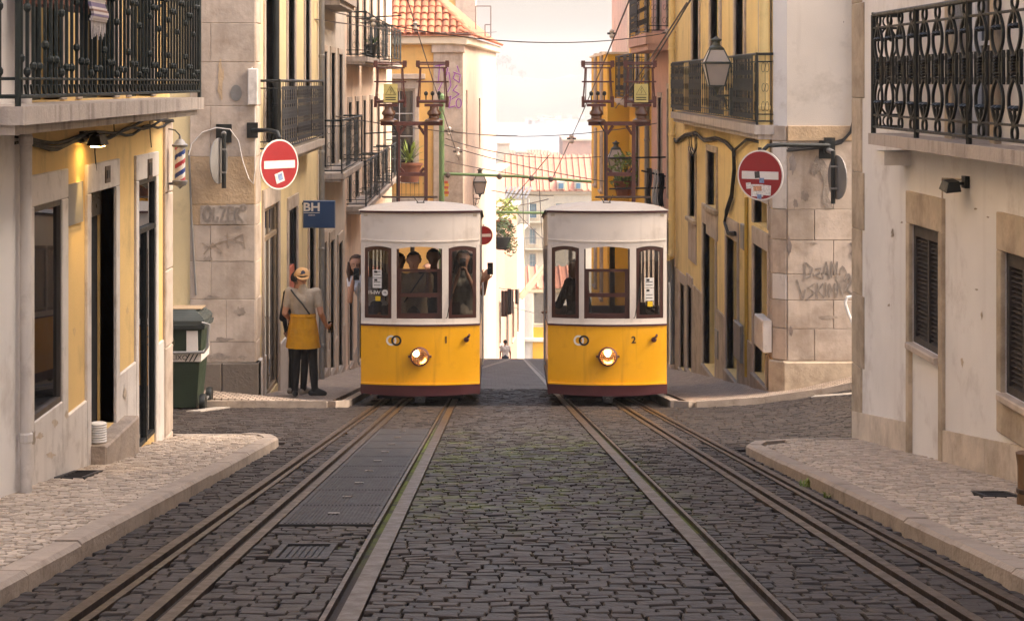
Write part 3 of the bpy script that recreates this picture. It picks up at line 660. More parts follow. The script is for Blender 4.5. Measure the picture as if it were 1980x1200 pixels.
# lamp on the ochre wall, rug on the railing, wooden box, barber pole, white duct
a = f1.uv(157, 265); p = Vector(f1.pt(a[0], a[1], 0))
t = thing('wall_spotlight', 'small black spotlight washing the ochre wall with yellow light', 'lamp', p)
MB().box(p.x, p.x + .03, p.y - .06, p.y + .06, p.z - .04, p.z + .04).ob('mount', m_blk, t)
MB().tube([p, p + Vector((.1, 0, .03)), p + Vector((.14, -.03, 0))], .01, 6).ob('arm', m_blk, t)
hd = MB().hexa([p + Vector(q) for q in ((.07, -.16, -.05), (.17, -.16, -.06), (.17, .08, -.05), (.07, .08, -.04), (.09, -.13, .015), (.15, -.13, .015), (.15, .06, .02), (.09, .06, .02))]).ob('head', m_blk, t)
MB().fb(Fr((p.x + .12, p.y - .04), (0, 1), (1, 0)), -.09, .09, p.z - .064, p.z - .058, -.03, .03).ob('lens', M('warm_led', (1, .62, .2), .4, 0, 1, 0, emit=14), hd)
ld = bpy.data.lights.new('wall_spotlight_beam', 'SPOT'); ld.energy = 9; ld.color = (1, .66, .22); ld.spot_size = radians(46); ld.spot_blend = .6; ld.shadow_soft_size = .03
lo = bpy.data.objects.new('lamp_light', ld); COL.objects.link(lo); lo.location = p + Vector((.11, -.1, -.08)); lo.rotation_euler = (0, radians(7), 0); lo.parent = t; lo.matrix_parent_inverse = OFF[t.name]

fo = leftwall(-2.33)
r = fo.rect(171, -60, 200, 44); t = thing('striped_rug', 'white and lilac striped rug with fringe hung over the green railing', 'rug', fo.pt((r[0] + r[1]) / 2, r[2], 0))
cols = [M('rug_white', '#c9bdb4', .95, .1, 20, .4, 120), M('rug_lilac', '#7d6f86', .95, .1, 20, .4, 120), M('rug_rust', '#8a6a5c', .95, .1, 20, .4, 120)]
mb = MB(); n = 22; hh = (r[3] - r[2]) / n
for i in range(n):
    mb.m = [0, 0, 1, 0, 2, 0, 1, 1, 0, 0, 2][i % 11]; mb.fb(fo, r[0] + .006 * sin(i), r[1] + .006 * sin(i * .7), r[2] + i * hh, r[2] + (i + 1) * hh, .006 + .01 * sin(i * .6), .022 + .01 * sin(i * .6))
mb.ob('cloth', cols, t); mb = MB(); rr = random.Random(2)
for i in range(16):
    s = r[0] + (r[1] - r[0]) * (i + .5) / 16; mb.tube([fo.pt(s, r[2], .014), fo.pt(s + rr.uniform(-.02, .02), r[2] - rr.uniform(.06, .11), .014)], .004, 4)
mb.ob('fringe', cols[0], t, kind='stuff')
q = Vector((-2.36, 11.15, CZ + .5)); t = thing('wooden_crate', 'brown wooden flower box fixed high behind the green balcony bars', 'box', q - Vector((0, 0, .06)))
m_crate = M('red_brown_board', '#7a4a3a', .75, .2, 8, .3, 40)
for k in range(3): MB().box(q.x - .28, q.x - .05, q.y - .75, q.y + .6, q.z - .06 + k * .13, q.z + .06 + k * .13).ob('board', m_crate, t)

rr = random.Random(19)
def flake(par, fr, u, v, ru, rv, d, mat, n=18):
    mb = MB(); P_ = [fr.uv(u + ru * (rr.uniform(.5, 1.2)) * cos(2 * pi * i / n), v + rv * rr.uniform(.4, 1.25) * sin(2 * pi * i / n)) for i in range(n)]
    mb.add([fr.pt(a, b, d) for a, b in P_], [tuple(range(n))]).ob('flaked_patch', mat, par)
m_fl = M('flaked_plaster', '#bba993', .95, .2, 12, .3, 40); m_fl2 = M('flaked_grey', '#9c8e7d', .95, .25, 12, .3, 40)
for q in ((57, 848, 5, 18), (70, 842, 8, 8), (100, 818, 7, 9), (122, 800, 4, 10), (236, 760, 4, 12), (90, 880, 10, 6), (234, 838, 5, 8)): flake(L1, f1, *q, .0235, m_fl2 if q[0] % 2 else m_fl)
for q in ((143, 640, 4, 9), (246, 600, 3, 8)): flake(L1, f1, *q, .0025, M('worn_ochre', '#c9a774', .95, .2, 12, .2, 40))
# barber pole on the corner of the ochre house
p = px(348, 360, 15.75); t = thing('barber_pole', 'barber pole with red, white and blue stripes on the shop corner', 'barber pole', p)
K = 15.75 / F
prof = lambda a: [(r * K, (360 - v) * K) for r, v in a]
MB().lathe(prof([(1, 365), (5, 361), (12, 358), (15, 352), (15, 349), (10.5, 348)]), 16, p).ob('lower_cap', m_grey, t, smooth=True)
MB().lathe(prof([(10.5, 285), (15, 284), (16, 280), (11, 277), (7, 271), (3, 269), (2, 262)]), 16, p).ob('upper_cap', m_grey, t, smooth=True)
mb = MB(); n = 24; seg = 42; z0, z1 = 12 * K, 75 * K; rad = 10.2 * K
mats = [m_signw, M('stripe_red', '#a8323a', .4, .05, 5, 0), M('stripe_blue', '#243f7d', .4, .05, 5, 0)]
for i in range(seg):
    for j in range(n):
        ph = (i / seg * 1.75 - j / n) % 1; mb.m = 1 if ph < .22 else 0 if ph < .5 else 2 if ph < .72 else 0
        q = [(rad * cos(2 * pi * (j + a) / n) + p.x, rad * sin(2 * pi * (j + a) / n) + p.y, p.z + z0 + (z1 - z0) * (i + b) / seg) for a, b in ((0, 0), (1, 0), (1, 1), (0, 1))]; mb.add(q, [(0, 1, 2, 3)])
mb.ob('striped_cylinder', mats, t)
MB().tube([p + Vector((0, 0, 98 * K)), p + Vector((-.04, 0, 108 * K)), p + Vector((-.2, 0, 115 * K))], .006, 5).ob('hanger', m_blk, t)
MB().tube([p + Vector((0, 0, .02)), p + Vector((-.2, .05, .02))], .012, 6).ob('bracket', m_grey, t)
q = Vector((XL1 + .045, 12.86, d1[2] + .0)); t = thing('white_duct', 'short white ribbed duct standing on the dark shop doorstep', 'duct', q)
mb = MB(); pr_ = []
for i in range(8): pr_ += [(.052, i * .017), (.06, i * .017 + .0085)]
mb.lathe(pr_ + [(.052, .136)], 18, q).ob('ribbed_tube', m_white, t, smooth=True)

# ------------------------------------------------------------------ R1: white house with ornate balcony, near right
aR = .027; fR1 = Fr((3.09 + aR * 15.9, 0), (-aR, 1), (-1, -aR))
R1 = thing('white_corner_house', 'white plastered house with shuttered windows and ornate iron balcony, near right', 'building', (3.1, 15, G(15)))
a1 = fR1.rect(1765, 432, 1822, 692); a2 = fR1.rect(1944, 472, 2010, 815); a2 = (a2[0], a2[1], a1[2], a1[3])
b1 = fR1.rect(1780, -140, 1842, 250); b1 = (b1[0], b1[1], .56, 2.7); b2 = (9.6, 10.5, .56, 2.7); b1 = (11.85, 12.75, .56, 2.7)
shell(R1, fR1, -14, 15.88, -3.2, 9, [a1, a2, b1, b2, (6.5, 7.5, a1[2], a1[3])], m_ww, 8)
def louvre(par, fr, r, surr):
    w = MB().fb(fr, r[0], r[1], r[2], r[3], -.14, -.08).ob('shutter', m_shut, par)
    fw = .05
    for a, b, c, d in ((r[0], r[0] + fw, r[2], r[3]), (r[1] - fw, r[1], r[2], r[3]), (r[0] + fw, r[1] - fw, r[2], r[2] + fw), (r[0] + fw, r[1] - fw, r[3] - .09, r[3]), ((r[0] + r[1]) / 2 - .02, (r[0] + r[1]) / 2 + .02, r[2] + fw, r[3] - .09)): MB().fb(fr, a, b, c, d, -.079, -.012).ob('shutter_frame', m_shut, w)
    n = 24; dz = (r[3] - r[2] - fw - .09) / n
    for i in range(n):
        z = r[2] + fw + i * dz; P = fr.pt; mb = MB(); A, B = r[0] + fw, r[1] - fw
        mb.hexa([P(A, z, -.024), P(B, z, -.024), P(B, z + .004, -.024), P(A, z + .004, -.024), P(A, z + dz * .8, -.077), P(B, z + dz * .8, -.077), P(B, z + dz * .8 + .005, -.075), P(A, z + dz * .8 + .005, -.075)]).ob('slat', m_shut, w)
    surround(w, fr, r, .09, m_stone2, .03, .24, False, G(r[0]) - .3 if surr else None)
    MB().cfb(fr, r[0] - .002, r[1] + .002, r[2] - .05, r[2] - .001, -.12, .06, .008).ob('sill', m_stone, w)
    return w
louvre(R1, fR1, a1, True); louvre(R1, fR1, a2, False); louvre(R1, fR1, (6.5, 7.5, a1[2], a1[3]), False)
MB().cfb(fR1, a2[0] - .09, a2[1] + .09, a2[2] - .26, a2[2] - .052, -.05, .03, .01).ob('apron_stone', m_stone2, R1)
for b in (b1, b2): window(R1, fR1, b, M('pale_window_paint', '#c9cbd0', .5, .05, 5, .05, 30), .14, 2, 3, .07, m_pane, m_stone2, .16, False, .03)
for b in (b1, b2):
    MB().fb(fR1, b[0] - .16, b[0] - .165 - .02, b[2], b[3], .03, .05).ob('trim', m_stone2, R1)
# plinth stones and corner stones
rr = random.Random(5); s = 15.86
edges = [15.85, 15.2, 14.6, a1[1] + .092]; segs = list(zip(edges[1:], edges[:-1])); q = a1[0] - .092
while q > 5.5: segs.append((max(q - rr.uniform(.3, .6), 5.4), q)); q = segs[-1][0]
for a, b in segs:
    hh_ = PT + .24; a_, b_ = a + .003, b - .003; za, zb = G(a) + hh_, G(b) + hh_; P = fR1.pt
    MB().hexa([P(a_, G(b) - .3, .022), P(b_, G(b) - .3, .022), P(b_, G(b) - .3, -.05), P(a_, G(b) - .3, -.05), P(a_, za, .022), P(b_, zb, .022), P(b_, zb, -.05), P(a_, za, -.05)]).ob('plinth_stone', M('pale_plinth_stone', '#cabba8', .88, .14, 4, .25, 18, rnd=.08, dirt=('#8a7862', .46, .72, .6, 3)), R1)
zz = [-2.05, -1.35, -.75, -.2, .28, .9, 1.7, 2.6, 3.6]
for i in range(len(zz) - 1): MB().cfb(fR1, 15.55 - .08 * (i % 2), 15.9, zz[i] + .002, zz[i+1] - .002, -.35, .014, .006).ob('corner_stone', m_stone2, R1)
balcony(R1, fR1, 5.2, 14.26, CZ - .515, CZ - .385, .25, .9, 'lyre', m_blk, step=.325, ends=(False, True), post=1.3, mould=False, label='ornate black cast iron balcony on a stained white slab')
MB().fb(fR1, 13.95, 14.2, CZ - .62, CZ - .516, -.1, .2).ob('corbel', m_ww, R1)
for v0, u, v1 in ((0, 0, 0),):
    pass
rr = random.Random(17)
for q in ((1727, 452, 3, 10), (1888, 404, 4, 2), (1912, 420, 3, 2), (1890, 560, 4, 2), (1900, 610, 2, 8), (1686, 840, 6, 9), (1745, 430, 3, 2), (1720, 590, 3, 3), (1862, 700, 3, 10)): flake(R1, fR1, *q, .0035, m_fl if q[1] > 600 else m_fl2)
p = Vector(fR1.pt(*fR1.uv(1872, 355), 0)); t = thing('wall_floodlight', 'small black floodlight on the white wall under the balcony', 'lamp', p)
MB().box(p.x - .03, p.x, p.y - .05, p.y + .05, p.z - .03, p.z + .05).ob('mount', m_blk, t)
MB().tube([p, p + Vector((-.08, 0, .0))], .01, 6).ob('arm', m_blk, t)
MB().hexa([p + Vector(q) for q in ((-.17, -.11, -.06), (-.07, -.11, -.05), (-.07, .1, -.03), (-.17, .1, -.04), (-.15, -.09, .01), (-.08, -.09, .02), (-.08, .08, .03), (-.15, .08, .02))]).ob('head', m_blk, t)
a = fR1.uv(1826, 345); b = fR1.uv(1826, 395); MB().tube([fR1.pt(*fR1.uv(1862, 347), .012), fR1.pt(*a, .012), fR1.pt(*b, .012)], .006, 5).ob('conduit', m_stone, R1)
t = thing('wooden_bollard', 'brown wooden bollard post cut by the right border', 'bollard', (2.85, 9.9, H(2.85, 9.9) + PT + .02))
q = t.location; MB().lathe([(.055, -.1), (.055, .02), (.05, .06), (.052, .2), (.06, .26), (.062, .272), (.05, .278)], 14, q).ob('post', M('bollard_wood', '#6f5030', .7, .25, 10, .4, 40, streak=('#3b2a1a', .5, .8, .6, 20)), t, smooth=True)
MB().lathe([(.056, .06), (.058, .065), (.058, .08), (.054, .085)], 14, q).ob('band', m_rail, t)
# ------------------------------------------------------------------ L2: stone-cornered yellow house across the side street
XL, YL = -3.07, 24.2; fl = leftwall(XL); flf = facing(YL)
L2 = thing('stone_cornered_house', 'pale yellow house with tall limestone corner blocks behind the green bin', 'building', (XL, YL, G(YL)))
sh1 = fl.rect(508, 405, 537, 752); sh1 = (sh1[0], sh1[1], G(25.7) + PT, sh1[3])
sh2 = fl.rect(556, 408, 573, 700); sh2 = (sh2[0], sh2[1], G(28.6) + PT + .1, sh2[3])
fd = [(25.2, 26.2, .2, 2.6), (28.0, 29.0, .2, 2.6), (30.6, 31.4, .2, 2.6)]
sh3 = (31.2, 32.2, G(31.7) + PT + .1, -1.25)
shell(L2, fl, YL + .001, 33, -5.6, 9.5, [sh1, sh2, sh3] + fd, m_wy2)
MB().fb(flf, -12, XL - .002, -4.5, 9.5, -.02, 0).ob('side_wall', m_wy2, L2)
vb = [-260, -170, -60, 45, 120, 205, 303, 395, 435, 505, 578, 660, 700]
rr = random.Random(11)
for i in range(len(vb) - 1):
    t1, t0 = flf.uv(400, vb[i])[1], flf.uv(400, vb[i+1])[1]; a, b = -3.915, XL + .004
    sp = [a, b] if i % 2 == 0 and i < 7 else [a, a + .27 + .2 * (i % 3 == 1), b]
    for k in range(len(sp) - 1):
        mt = m_ostone if (i, k) in ((6, 0), (7, 0)) else m_stone
        MB().cfb(flf, sp[k] + .0015, sp[k+1] - .0015, t0 + .0015, t1 - .0015, -.25, .022 + rr.uniform(0, .004), .005).ob('stone_block', mt, L2)
    MB().cfb(fl, YL + .001, YL + .5 - .12 * (i % 2), t0 + .003, t1 - .003, -.1, .018, .01).ob('stone_block', m_stone, L2)
tp = flf.uv(400, 700)[1]
for a, b in ((-3.95, -3.5), (-3.494, XL + .05)): MB().cfb(flf, a, b, -4, tp - .004, -.2, .055, .015).ob('plinth_stone', m_dstone, L2)
MB().cfb(fl, YL - .04, YL + .45, -4, tp - .004, -.1, .05, .01).ob('plinth_stone', m_wpaint, L2)
plinth(L2, fl, [(YL + .46, sh1[0] - .12), (sh1[1] + .14, sh2[0] - .12), (sh2[1] + .12, sh3[0] - .12), (sh3[1] + .12, 32.99)], -5.3, -2.75, m_wpaint, .02)
w = window(L2, fl, sh1, M('pale_wood_frame', '#8f7a60', .6, .15, 9, .2, 40), .02, 2, 1, .06, m_shopg, m_stone, .12, False, .03, .26, -4.2, name='shop_window')
MB().fb(fl, sh1[0] + .06, sh1[1] - .06, sh1[3] - .46, sh1[3] - .4, -.05, -.005).ob('transom', M('pale_wood_frame', '#8f7a60'), w)
MB().cfb(fl, sh1[0], sh1[0] + .62, sh1[2], sh1[2] + .58, -.1, -.02, .01).ob('base_panel', m_wpaint, w)
w = window(L2, fl, sh2, m_blk, .03, 1, 2, .06, m_shopg, m_stone, .11, False, .03, .2, -4.6, name='shop_door')
MB().fb(fl, sh2[0] + .1, sh2[1] - .1, sh2[2] + 1.2, sh2[2] + 1.75, -.05, -.02).ob('poster', M('poster_print', '#b3604a', .6, .5, 6, 0), w)
door(L2, fl, sh3, m_brown, .18, 3, m_stone, .12, .25, low=-5)
for r in fd: window(L2, fl, r, m_wpaint, .14, 2, 3, .06, m_pane, m_stone, .14, False, .025)
bL2 = balcony(L2, fl, 24.6, 31.0, -.06, .105, .3, .95, 'scroll', m_blk, step=.3, label='iron balcony hung with dark slit cloth behind the no entry sign')
for k in range(3): lattice(bL2, fl, 24.75 + k * 2.05, 26.7 + k * 2.05, .2, .98, .285, m_screen2, 13)
pipe = [fl.uv(521, 0)[0]]; downpipe(L2, fl, pipe[0], .12, 9.4, .05, m_blk, .09)
downpipe(L2, fl, 32.85, -4.2, 9.4, .05, m_grey, .08)
a = flf.uv(366, 290); b = flf.uv(380, 570)
MB().tube([flf.pt(a[0], a[1], .03), flf.pt((a[0] + b[0]) / 2 - .01, (a[1] + b[1]) / 2, .03), flf.pt(b[0], b[1], .03)], .014, 6).ob('conduit', m_grey, L2)
c = [(366, 300), (372, 278), (392, 256), (420, 247), (446, 250), (462, 272), (470, 310), (482, 345), (491, 355), (494, 330), (494, 200), (488, 130)]
MB().tube([flf.pt(*flf.uv(u, v), .05) for u, v in c], .009, 5).ob('cable', m_wpaint, L2)
r = flf.rect(481, 133, 500, 203); MB().cfb(flf, r[0], r[1], r[2], r[3], .03, .11, .01).ob('meter_box', m_wpaint, L2)
cc = flf.uv(457, 180); MB().disc(flf.pt(cc[0], cc[1], .034), .075, .105, (1, 0, 0), (0, 0, 1), 20).ob('round_patch', m_grey, L2)
def graf(txt_lines, fr, r, d, mat, par, label):
    g_ = strokes(fr, txt_lines, r, d + .003, mat, par, label=label); rr_ = random.Random(len(label))
    halo = [[(u + rr_.uniform(-.7, .7), v + rr_.uniform(-.7, .7)) for u, v in ln] for ln in txt_lines]
    strokes(fr, halo, r * 1.7, d, M(mat.name + '_overspray', '#a3968a' if 'violet' not in mat.name else '#c4a8b4', .9, .2, 20, 0), g_, 'overspray'); return g_
O = lambda cx, cy, rx, ry: [(cx + rx * cos(2 * pi * i / 12), cy + ry * sin(2 * pi * i / 12)) for i in range(13)]
MB().fb(flf, *flf.rect(388, 397, 478, 433), .032, .0335).ob('paint_patch', M('greyish_paint_patch', '#b9ab9c', .9, .2, 8, .1, 40, dirt=('#7c6a58', .45, .7, .6, 9)), L2)
graf([O(402, 414, 8, 15), O(402, 414, 6, 12), [(414, 402), (413, 426), (420, 428), (422, 420)], [(427, 400), (437, 401), (428, 428), (438, 428)], [(443, 400), (442, 428), (451, 427)], [(443, 414), (450, 412)], [(444, 400), (452, 401)], [(457, 430), (457, 402), (466, 404), (458, 414), (470, 430)], O(471, 402, 4, 5)], flf, .012, .036, m_graf, L2, 'black bubble letter tag OLZER sprayed on a white patch')
graf([[(392, 470), (405, 478), (425, 468), (450, 462), (472, 470)], [(395, 490), (412, 470), (430, 488)], [(440, 450), (442, 478)], [(455, 460), (470, 452), (474, 480)]], flf, .006, .032, M('faint_grey_spray', '#94826f', .9), L2, 'faint grey scrawl on the stone')

# ------------------------------------------------------------------ L3, L4: terrace running down the left side
def rowhouse(name, label, fr, s0, s1, t0, t1, wmat, doors, wins, trims, depth=8, dado=None):
    b = thing(name, label, 'building', fr.pt(s0, t0 + .5, 0)); hs = [d for d in doors] + [w for w in wins]
    shell(b, fr, s0, s1, t0, t1, hs, wmat, depth)
    for d in doors: door(b, fr, d, m_brown if trims != 'g' else m_grn, .2, 3, m_stone, .13, .2, low=t0)
    for w in wins: window(b, fr, w, m_wpaint, .13, 2, 3 if w[3] - w[2] > 1.5 else 2, .055, m_pane, m_stone, .12, w[3] - w[2] < 1.8, .025)
    if dado:
        e = sorted([s0, s1] + [x for d in doors for x in (d[0] - .132, d[1] + .132)]); plinth(b, fr, [(e[i], e[i+1]) for i in range(0, len(e), 2) if e[i+1] - e[i] > .1], t0, dado, m_stone, .022)
    return b
gr = lambda y: G(y) + PT + .12
L3 = rowhouse('grey_white_house', 'narrow grey white house with wrought iron balconies behind the blue sign', fl, 33.002, 39, -6.5, 8.6, m_wg,
    [(33.6, 34.5, gr(34), -1.9), (35.3, 36.2, gr(36), -2.0), (37.2, 38.2, gr(38), -2.2)], [(33.7, 34.6, -.55, 1.6), (35.5, 36.4, -.55, 1.6), (37.3, 38.2, -.55, 1.6), (33.7, 34.6, 2.75, 5), (35.5, 36.4, 2.75, 5), (37.3, 38.2, 2.75, 5)], 'w', dado=-4.0)
balcony(L3, fl, 33.4, 38.6, -.75, -.6, .42, .95, 'scroll', m_grn, step=.3, joined=True)
bb = balcony(L3, fl, 33.2, 36.7, 2.42, 2.68, .42, .95, 'scroll', m_grn, step=.3, joined=True)
for a in (34.6, 36.0): lattice(bb, fl, a, a + .7, 2.78, 3.6, .4, m_screen, 6)
for a in (34.2, 36.2): lattice(L3, fl, a, a + 1.1, -.5, .3, .4, m_screen, 7)
L4 = rowhouse('peach_terrace_house', 'long pale peach terrace house with green railings beyond the grey white one', fl, 39.002, 57.5, -8.8, 6.5, m_wpp,
    [(40, 41, gr(40.5), -3.0), (43, 44, gr(43.5), -3.2), (46.5, 47.5, gr(47), -3.6)], [(39.8, 40.7, -1.6, .6), (42, 42.9, -1.6, .6), (44.4, 45.3, -1.6, .6), (47, 47.9, -1.6, .6), (50, 50.9, -1.6, .6), (53, 53.9, -1.6, .6), (39.8, 40.7, 1.62, 3.9), (42, 42.9, 1.62, 3.9), (44.4, 45.3, 1.62, 3.9), (47, 47.9, 1.62, 3.9), (50, 50.9, 1.62, 3.9), (53, 53.9, 1.62, 3.9)], 'g', dado=-5.0)
for a, b in ((39.4, 43.4), (44.0, 48.4), (49.5, 54.4)):
    for z in (-1.75, 1.42):
        q = balcony(L4, fl, a, b, z, z + .16, .45, .95, 'scroll', m_grn, step=.34, joined=True)
        for k in range(int((b - a) / 1.6)): lattice(q, fl, a + .9 + k * 1.6, a + 1.8 + k * 1.6, z + .26, z + 1.1, .43, m_screen, 7)
for z in (-.2, 2.6): MB().tube([fl.pt(45, z, .0), fl.pt(45, z + .05, .9)], .016, 6).ob('drying_rod', m_blk, L4)
p_ = Vector(fl.pt(41.5, 1.58, .38)); t = thing('flower_pot', 'small dark flower pot standing on an upper peach house balcony', 'flower pot', p_)
MB().lathe([(.1, 0), (.14, .26), (.155, .26), (.155, .3), (.13, .3)], 12, p_).ob('pot', m_blk, t, smooth=True)
rr = random.Random(6); mb = MB()
for k in range(14): a = rr.uniform(0, 6.3); mb.add([p_ + Vector(q) for q in ((0, 0, .28), (cos(a) * .1 + .02, sin(a) * .1, .36), (cos(a) * .18, sin(a) * .18, .42 + rr.random() * .1), (cos(a) * .1 - .02, sin(a) * .1, .38))], [(0, 1, 2, 3)])
mb.ob('leaves', m_leaf, t, kind='stuff')

# ------------------------------------------------------------------ R2: yellow house with stone corner, right
XR, YR = 3.7, 24.3; fr2 = rightwall(XR); frf = facing(YR)
R2 = thing('yellow_corner_house', 'yellow house with stone block corner and long iron balcony, right of tram number 2', 'building', (XR, YR, G(YR)))
D1 = fr2.rect(1487, 478, 1459, 755); D1 = (D1[0], D1[1], G(25) + PT + .16, fr2.uv(1459, 470)[1])
T1 = (D1[0], D1[1], fr2.uv(1459, 430)[1], fr2.uv(1459, 383)[1])
D2 = fr2.rect(1428, 470, 1406, 740); D2 = (D2[0], D2[1], G(28.5) + PT + .2, fr2.uv(1406, 455)[1])
D3 = fr2.rect(1385, 450, 1361, 735); D3 = (D3[0], D3[1], G(31.6) + PT + .2, fr2.uv(1361, 430)[1])
D4 = (34.2, 35.0, G(34.5) + PT + .1, -2.75); D5 = (35.5, 36.4, G(36) + PT + .1, -2.85)
W1 = fr2.rect(1346, 299, 1334, 418); W2 = fr2.rect(1387, 297, 1369, 396)
ups = [fr2.rect(u1, -60, u0, 215) for u0, u1 in ((1340, 1353), (1375, 1394), (1423, 1441), (1472, 1489))]; ups = [(r[0], r[1], .52, 2.9) for r in ups]
shell(R2, fr2, YR + .16, 37.5, -6, 9, [D1, T1, D2, D3, D4, D5, W1, W2] + ups, m_wy3)
door(R2, fr2, D1, m_grn, .22, 2, m_stone, .1, .24, low=-4.2, leaf=2); window(R2, fr2, T1, m_grn, .2, 1, 1, .05, m_pane, m_stone, .1, False, .03)
door(R2, fr2, D2, m_brown, .2, 3, m_stone, .1, .3, low=-4.6); door(R2, fr2, D3, m_blk, .25, 2, m_stone, .12, .34, low=-5); door(R2, fr2, D4, m_brown, .15, 3, m_stone, .1, .2, low=-5.4); door(R2, fr2, D5, m_brown, .15, 3, m_stone, .1, .2, low=-5.5)
for r in (W1, W2): window(R2, fr2, r, m_white, .14, 2, 1, .06, m_pane, m_stone2, .11, True, .03)
MB().cfb(fr2, W2[0] - .11, W2[1] + .11, W2[2] - .5, W2[2] - .08, -.02, .025, .008).ob('apron_stone', m_stone, R2); MB().cfb(fr2, W1[0] - .11, W1[1] + .11, W1[2] - .8, W1[2] - .08, -.02, .025, .008).ob('apron_stone', m_stone, R2)
for r in ups:
    window(R2, fr2, r, m_white, .12, 2, 3, .06, m_pane, m_stone, .12, False, .03)
e = sorted([YR + .7, 37.4] + [x for d in (D1, D2, D3, D4, D5) for x in (d[0] - .122, d[1] + .122)])
plinth(R2, fr2, [(e[i], e[i+1]) for i in range(0, len(e), 2) if e[i+1] - e[i] > .1], -6, -2.66 + .0, m_stone2, .024)
# camera-facing end: chamfered corner, white plaster over stone courses
ch = Fr((XR, YR + .16), (.7071, -.7071), (-.7071, -.7071)); cl = .226
MB().fb(ch, 0, cl, .44, 9, -.02, 0).ob('chamfer_wall', m_ww, R2)
MB().fb(frf, XR + .16, 5.0, .44, 9, -.02, 0).ob('end_wall', m_wg, R2); MB().fb(frf, 4.75, 12, -3.6, 9, -.04, -.021).ob('side_wall', m_wy3, R2)
vb = [243, 273, 405, 464, 530, 580, 635, 697]; rr = random.Random(13)
for i in range(len(vb) - 1):
    t1, t0 = frf.uv(1580, vb[i])[1], frf.uv(1580, vb[i+1])[1]; a, b = XR + .162, 4.75; q = a + (.35 + .25 * (i % 2) if i not in (0, 4) else 9)
    for s0, s1 in ([(a, b)] if q > b else [(a, q), (q, b)]):
        MB().cfb(frf, s0 + .003, s1 - .003, t0 + .002, t1 - .002, -.2, .02 + (.02 if i == 0 else rr.uniform(0, .004)), .006).ob('stone_block', m_ostone if i == 0 else m_stone, R2)
    MB().cfb(ch, .001, cl - .001, t0 + .003, t1 - .003, -.1, .018 + (.02 if i == 0 else 0), .008).ob('stone_block', m_wpaint if i in (1, 4) else m_stone, R2)
    MB().cfb(fr2, YR + .162, YR + .5, t0 + .003, t1 - .003, -.1, .012, .008).ob('stone_block', m_stone, R2)
tp = frf.uv(1580, 697)[1]
MB().cfb(frf, XR + .1, 5.1, -4, tp - .004, -.2, .07, .02).ob('plinth_stone', m_stone2, R2); MB().cfb(ch, -.04, cl + .03, -4, tp - .006, -.1, .06, .02).ob('plinth_stone', m_stone2, R2)
plinth(R2, fr2, [(YR + .17, YR + .69)], -4, tp - .01, m_stone2, .03)
MB().add([frf.pt(*frf.uv(u, v), .03) for u, v in ((1578, 300), (1592, 310), (1604, 330), (1606, 360), (1600, 380), (1612, 402), (1598, 404), (1588, 392), (1592, 352), (1584, 330), (1574, 340), (1566, 330))], [tuple(range(12))]).ob('bare_patch', M('old_cement', '#94877a', .95, .2, 9, .5, 30), R2)
graf([[(1556, 508), (1556, 538), (1566, 534), (1570, 518), (1558, 508)], [(1576, 520), (1586, 518), (1584, 528), (1575, 532), (1586, 538)], [(1590, 538), (1597, 506), (1603, 538)], [(1592, 526), (1602, 526)], [(1607, 536), (1607, 506), (1616, 536), (1618, 506)], [(1574, 548), (1562, 556), (1574, 566), (1560, 578)], [(1580, 548), (1580, 576)], [(1590, 548), (1581, 562), (1592, 574)], [(1596, 546), (1596, 572)], [(1602, 574), (1603, 548), (1608, 562), (1613, 548), (1614, 574)], [(1616, 574), (1622, 548), (1628, 572)], [(1540, 540), (1552, 578), (1556, 560)]], frf, .008, .03, m_graf, R2, 'grey spray tag of two scrawled words on the stone')
graf([[(1634, 540), (1640, 530), (1646, 545), (1636, 560), (1648, 570)], [(1644, 470), (1652, 478), (1645, 490), (1653, 500)]], frf, .012, .033, m_graf, R2, 'dark spray blot at the edge of the stone')
rr = random.Random(23)
for q in ((1534, 318, 7, 26), (1528, 480, 5, 20), (1540, 395, 5, 10), (1531, 640, 4, 14)): flake(R2, ch, *q, .0205, M('corner_cement', '#a0948a', .95, .2, 10, .3, 30))
for q in ((1560, 690, 16, 6), (1630, 540, 14, 26), (1600, 612, 22, 4), (1570, 470, 9, 3), (1556, 380, 8, 12)): flake(R2, frf, *q, .0285, M('sooty_stain', '#96887a', .95, .3, 10, .2, 30))
for q in ((410, 575, 16, 5), (466, 600, 12, 9), (402, 500, 10, 6), (432, 655, 20, 4), (460, 440, 9, 4), (425, 688, 22, 6), (470, 690, 10, 5)): flake(L2, flf, *q, .0305, M('sooty_stain', '#7a6c5e'))
flake(L2, flf, 427, 160, 7, 42, .0305, m_ostone)
bR2 = balcony(R2, fr2, 24.4, 35.8, .285, .475, .25, .93, 'scroll', m_blk, step=.3, label='long iron balcony with four dark cloth screens above the no entry sign')
fo = rightwall(3.45)
for u0, u1 in ((1297, 1322), (1332, 1356), (1372, 1400), (1417, 1456)):
    a, b = fo.uv(u1, 200)[0], fo.uv(u0, 200)[0]; lattice(bR2, fo, a, b, .55, 1.40, .0, m_screen, max(5, int((b - a) / .13)))
downpipe(R2, fr2, YR + .24, .1, 9, .075, m_wy3, .1); downpipe(R2, fr2, 37.1, -2.3, 9, .07, m_wy3, .1)
MB().tube([fr2.pt(37.1, -2.3, .1), fr2.pt(37.05, -2.42, .12), fr2.pt(37.0, -2.44, .2)], .075, 10).ob('pipe_elbow', m_wy3, R2, smooth=True)
downpipe(R2, fr2, 37.3, -4.6, -2.4, .07, m_grey, .1)
s_ = fr2.uv(1447, 600)[0]; MB().tube([fr2.pt(s_, -3.2, .03), fr2.pt(s_, -.62, .03)], .028, 8).ob('gas_pipe', M('gas_pipe_paint', '#b8953a', .6, .1, 9, .1, 40), R2)
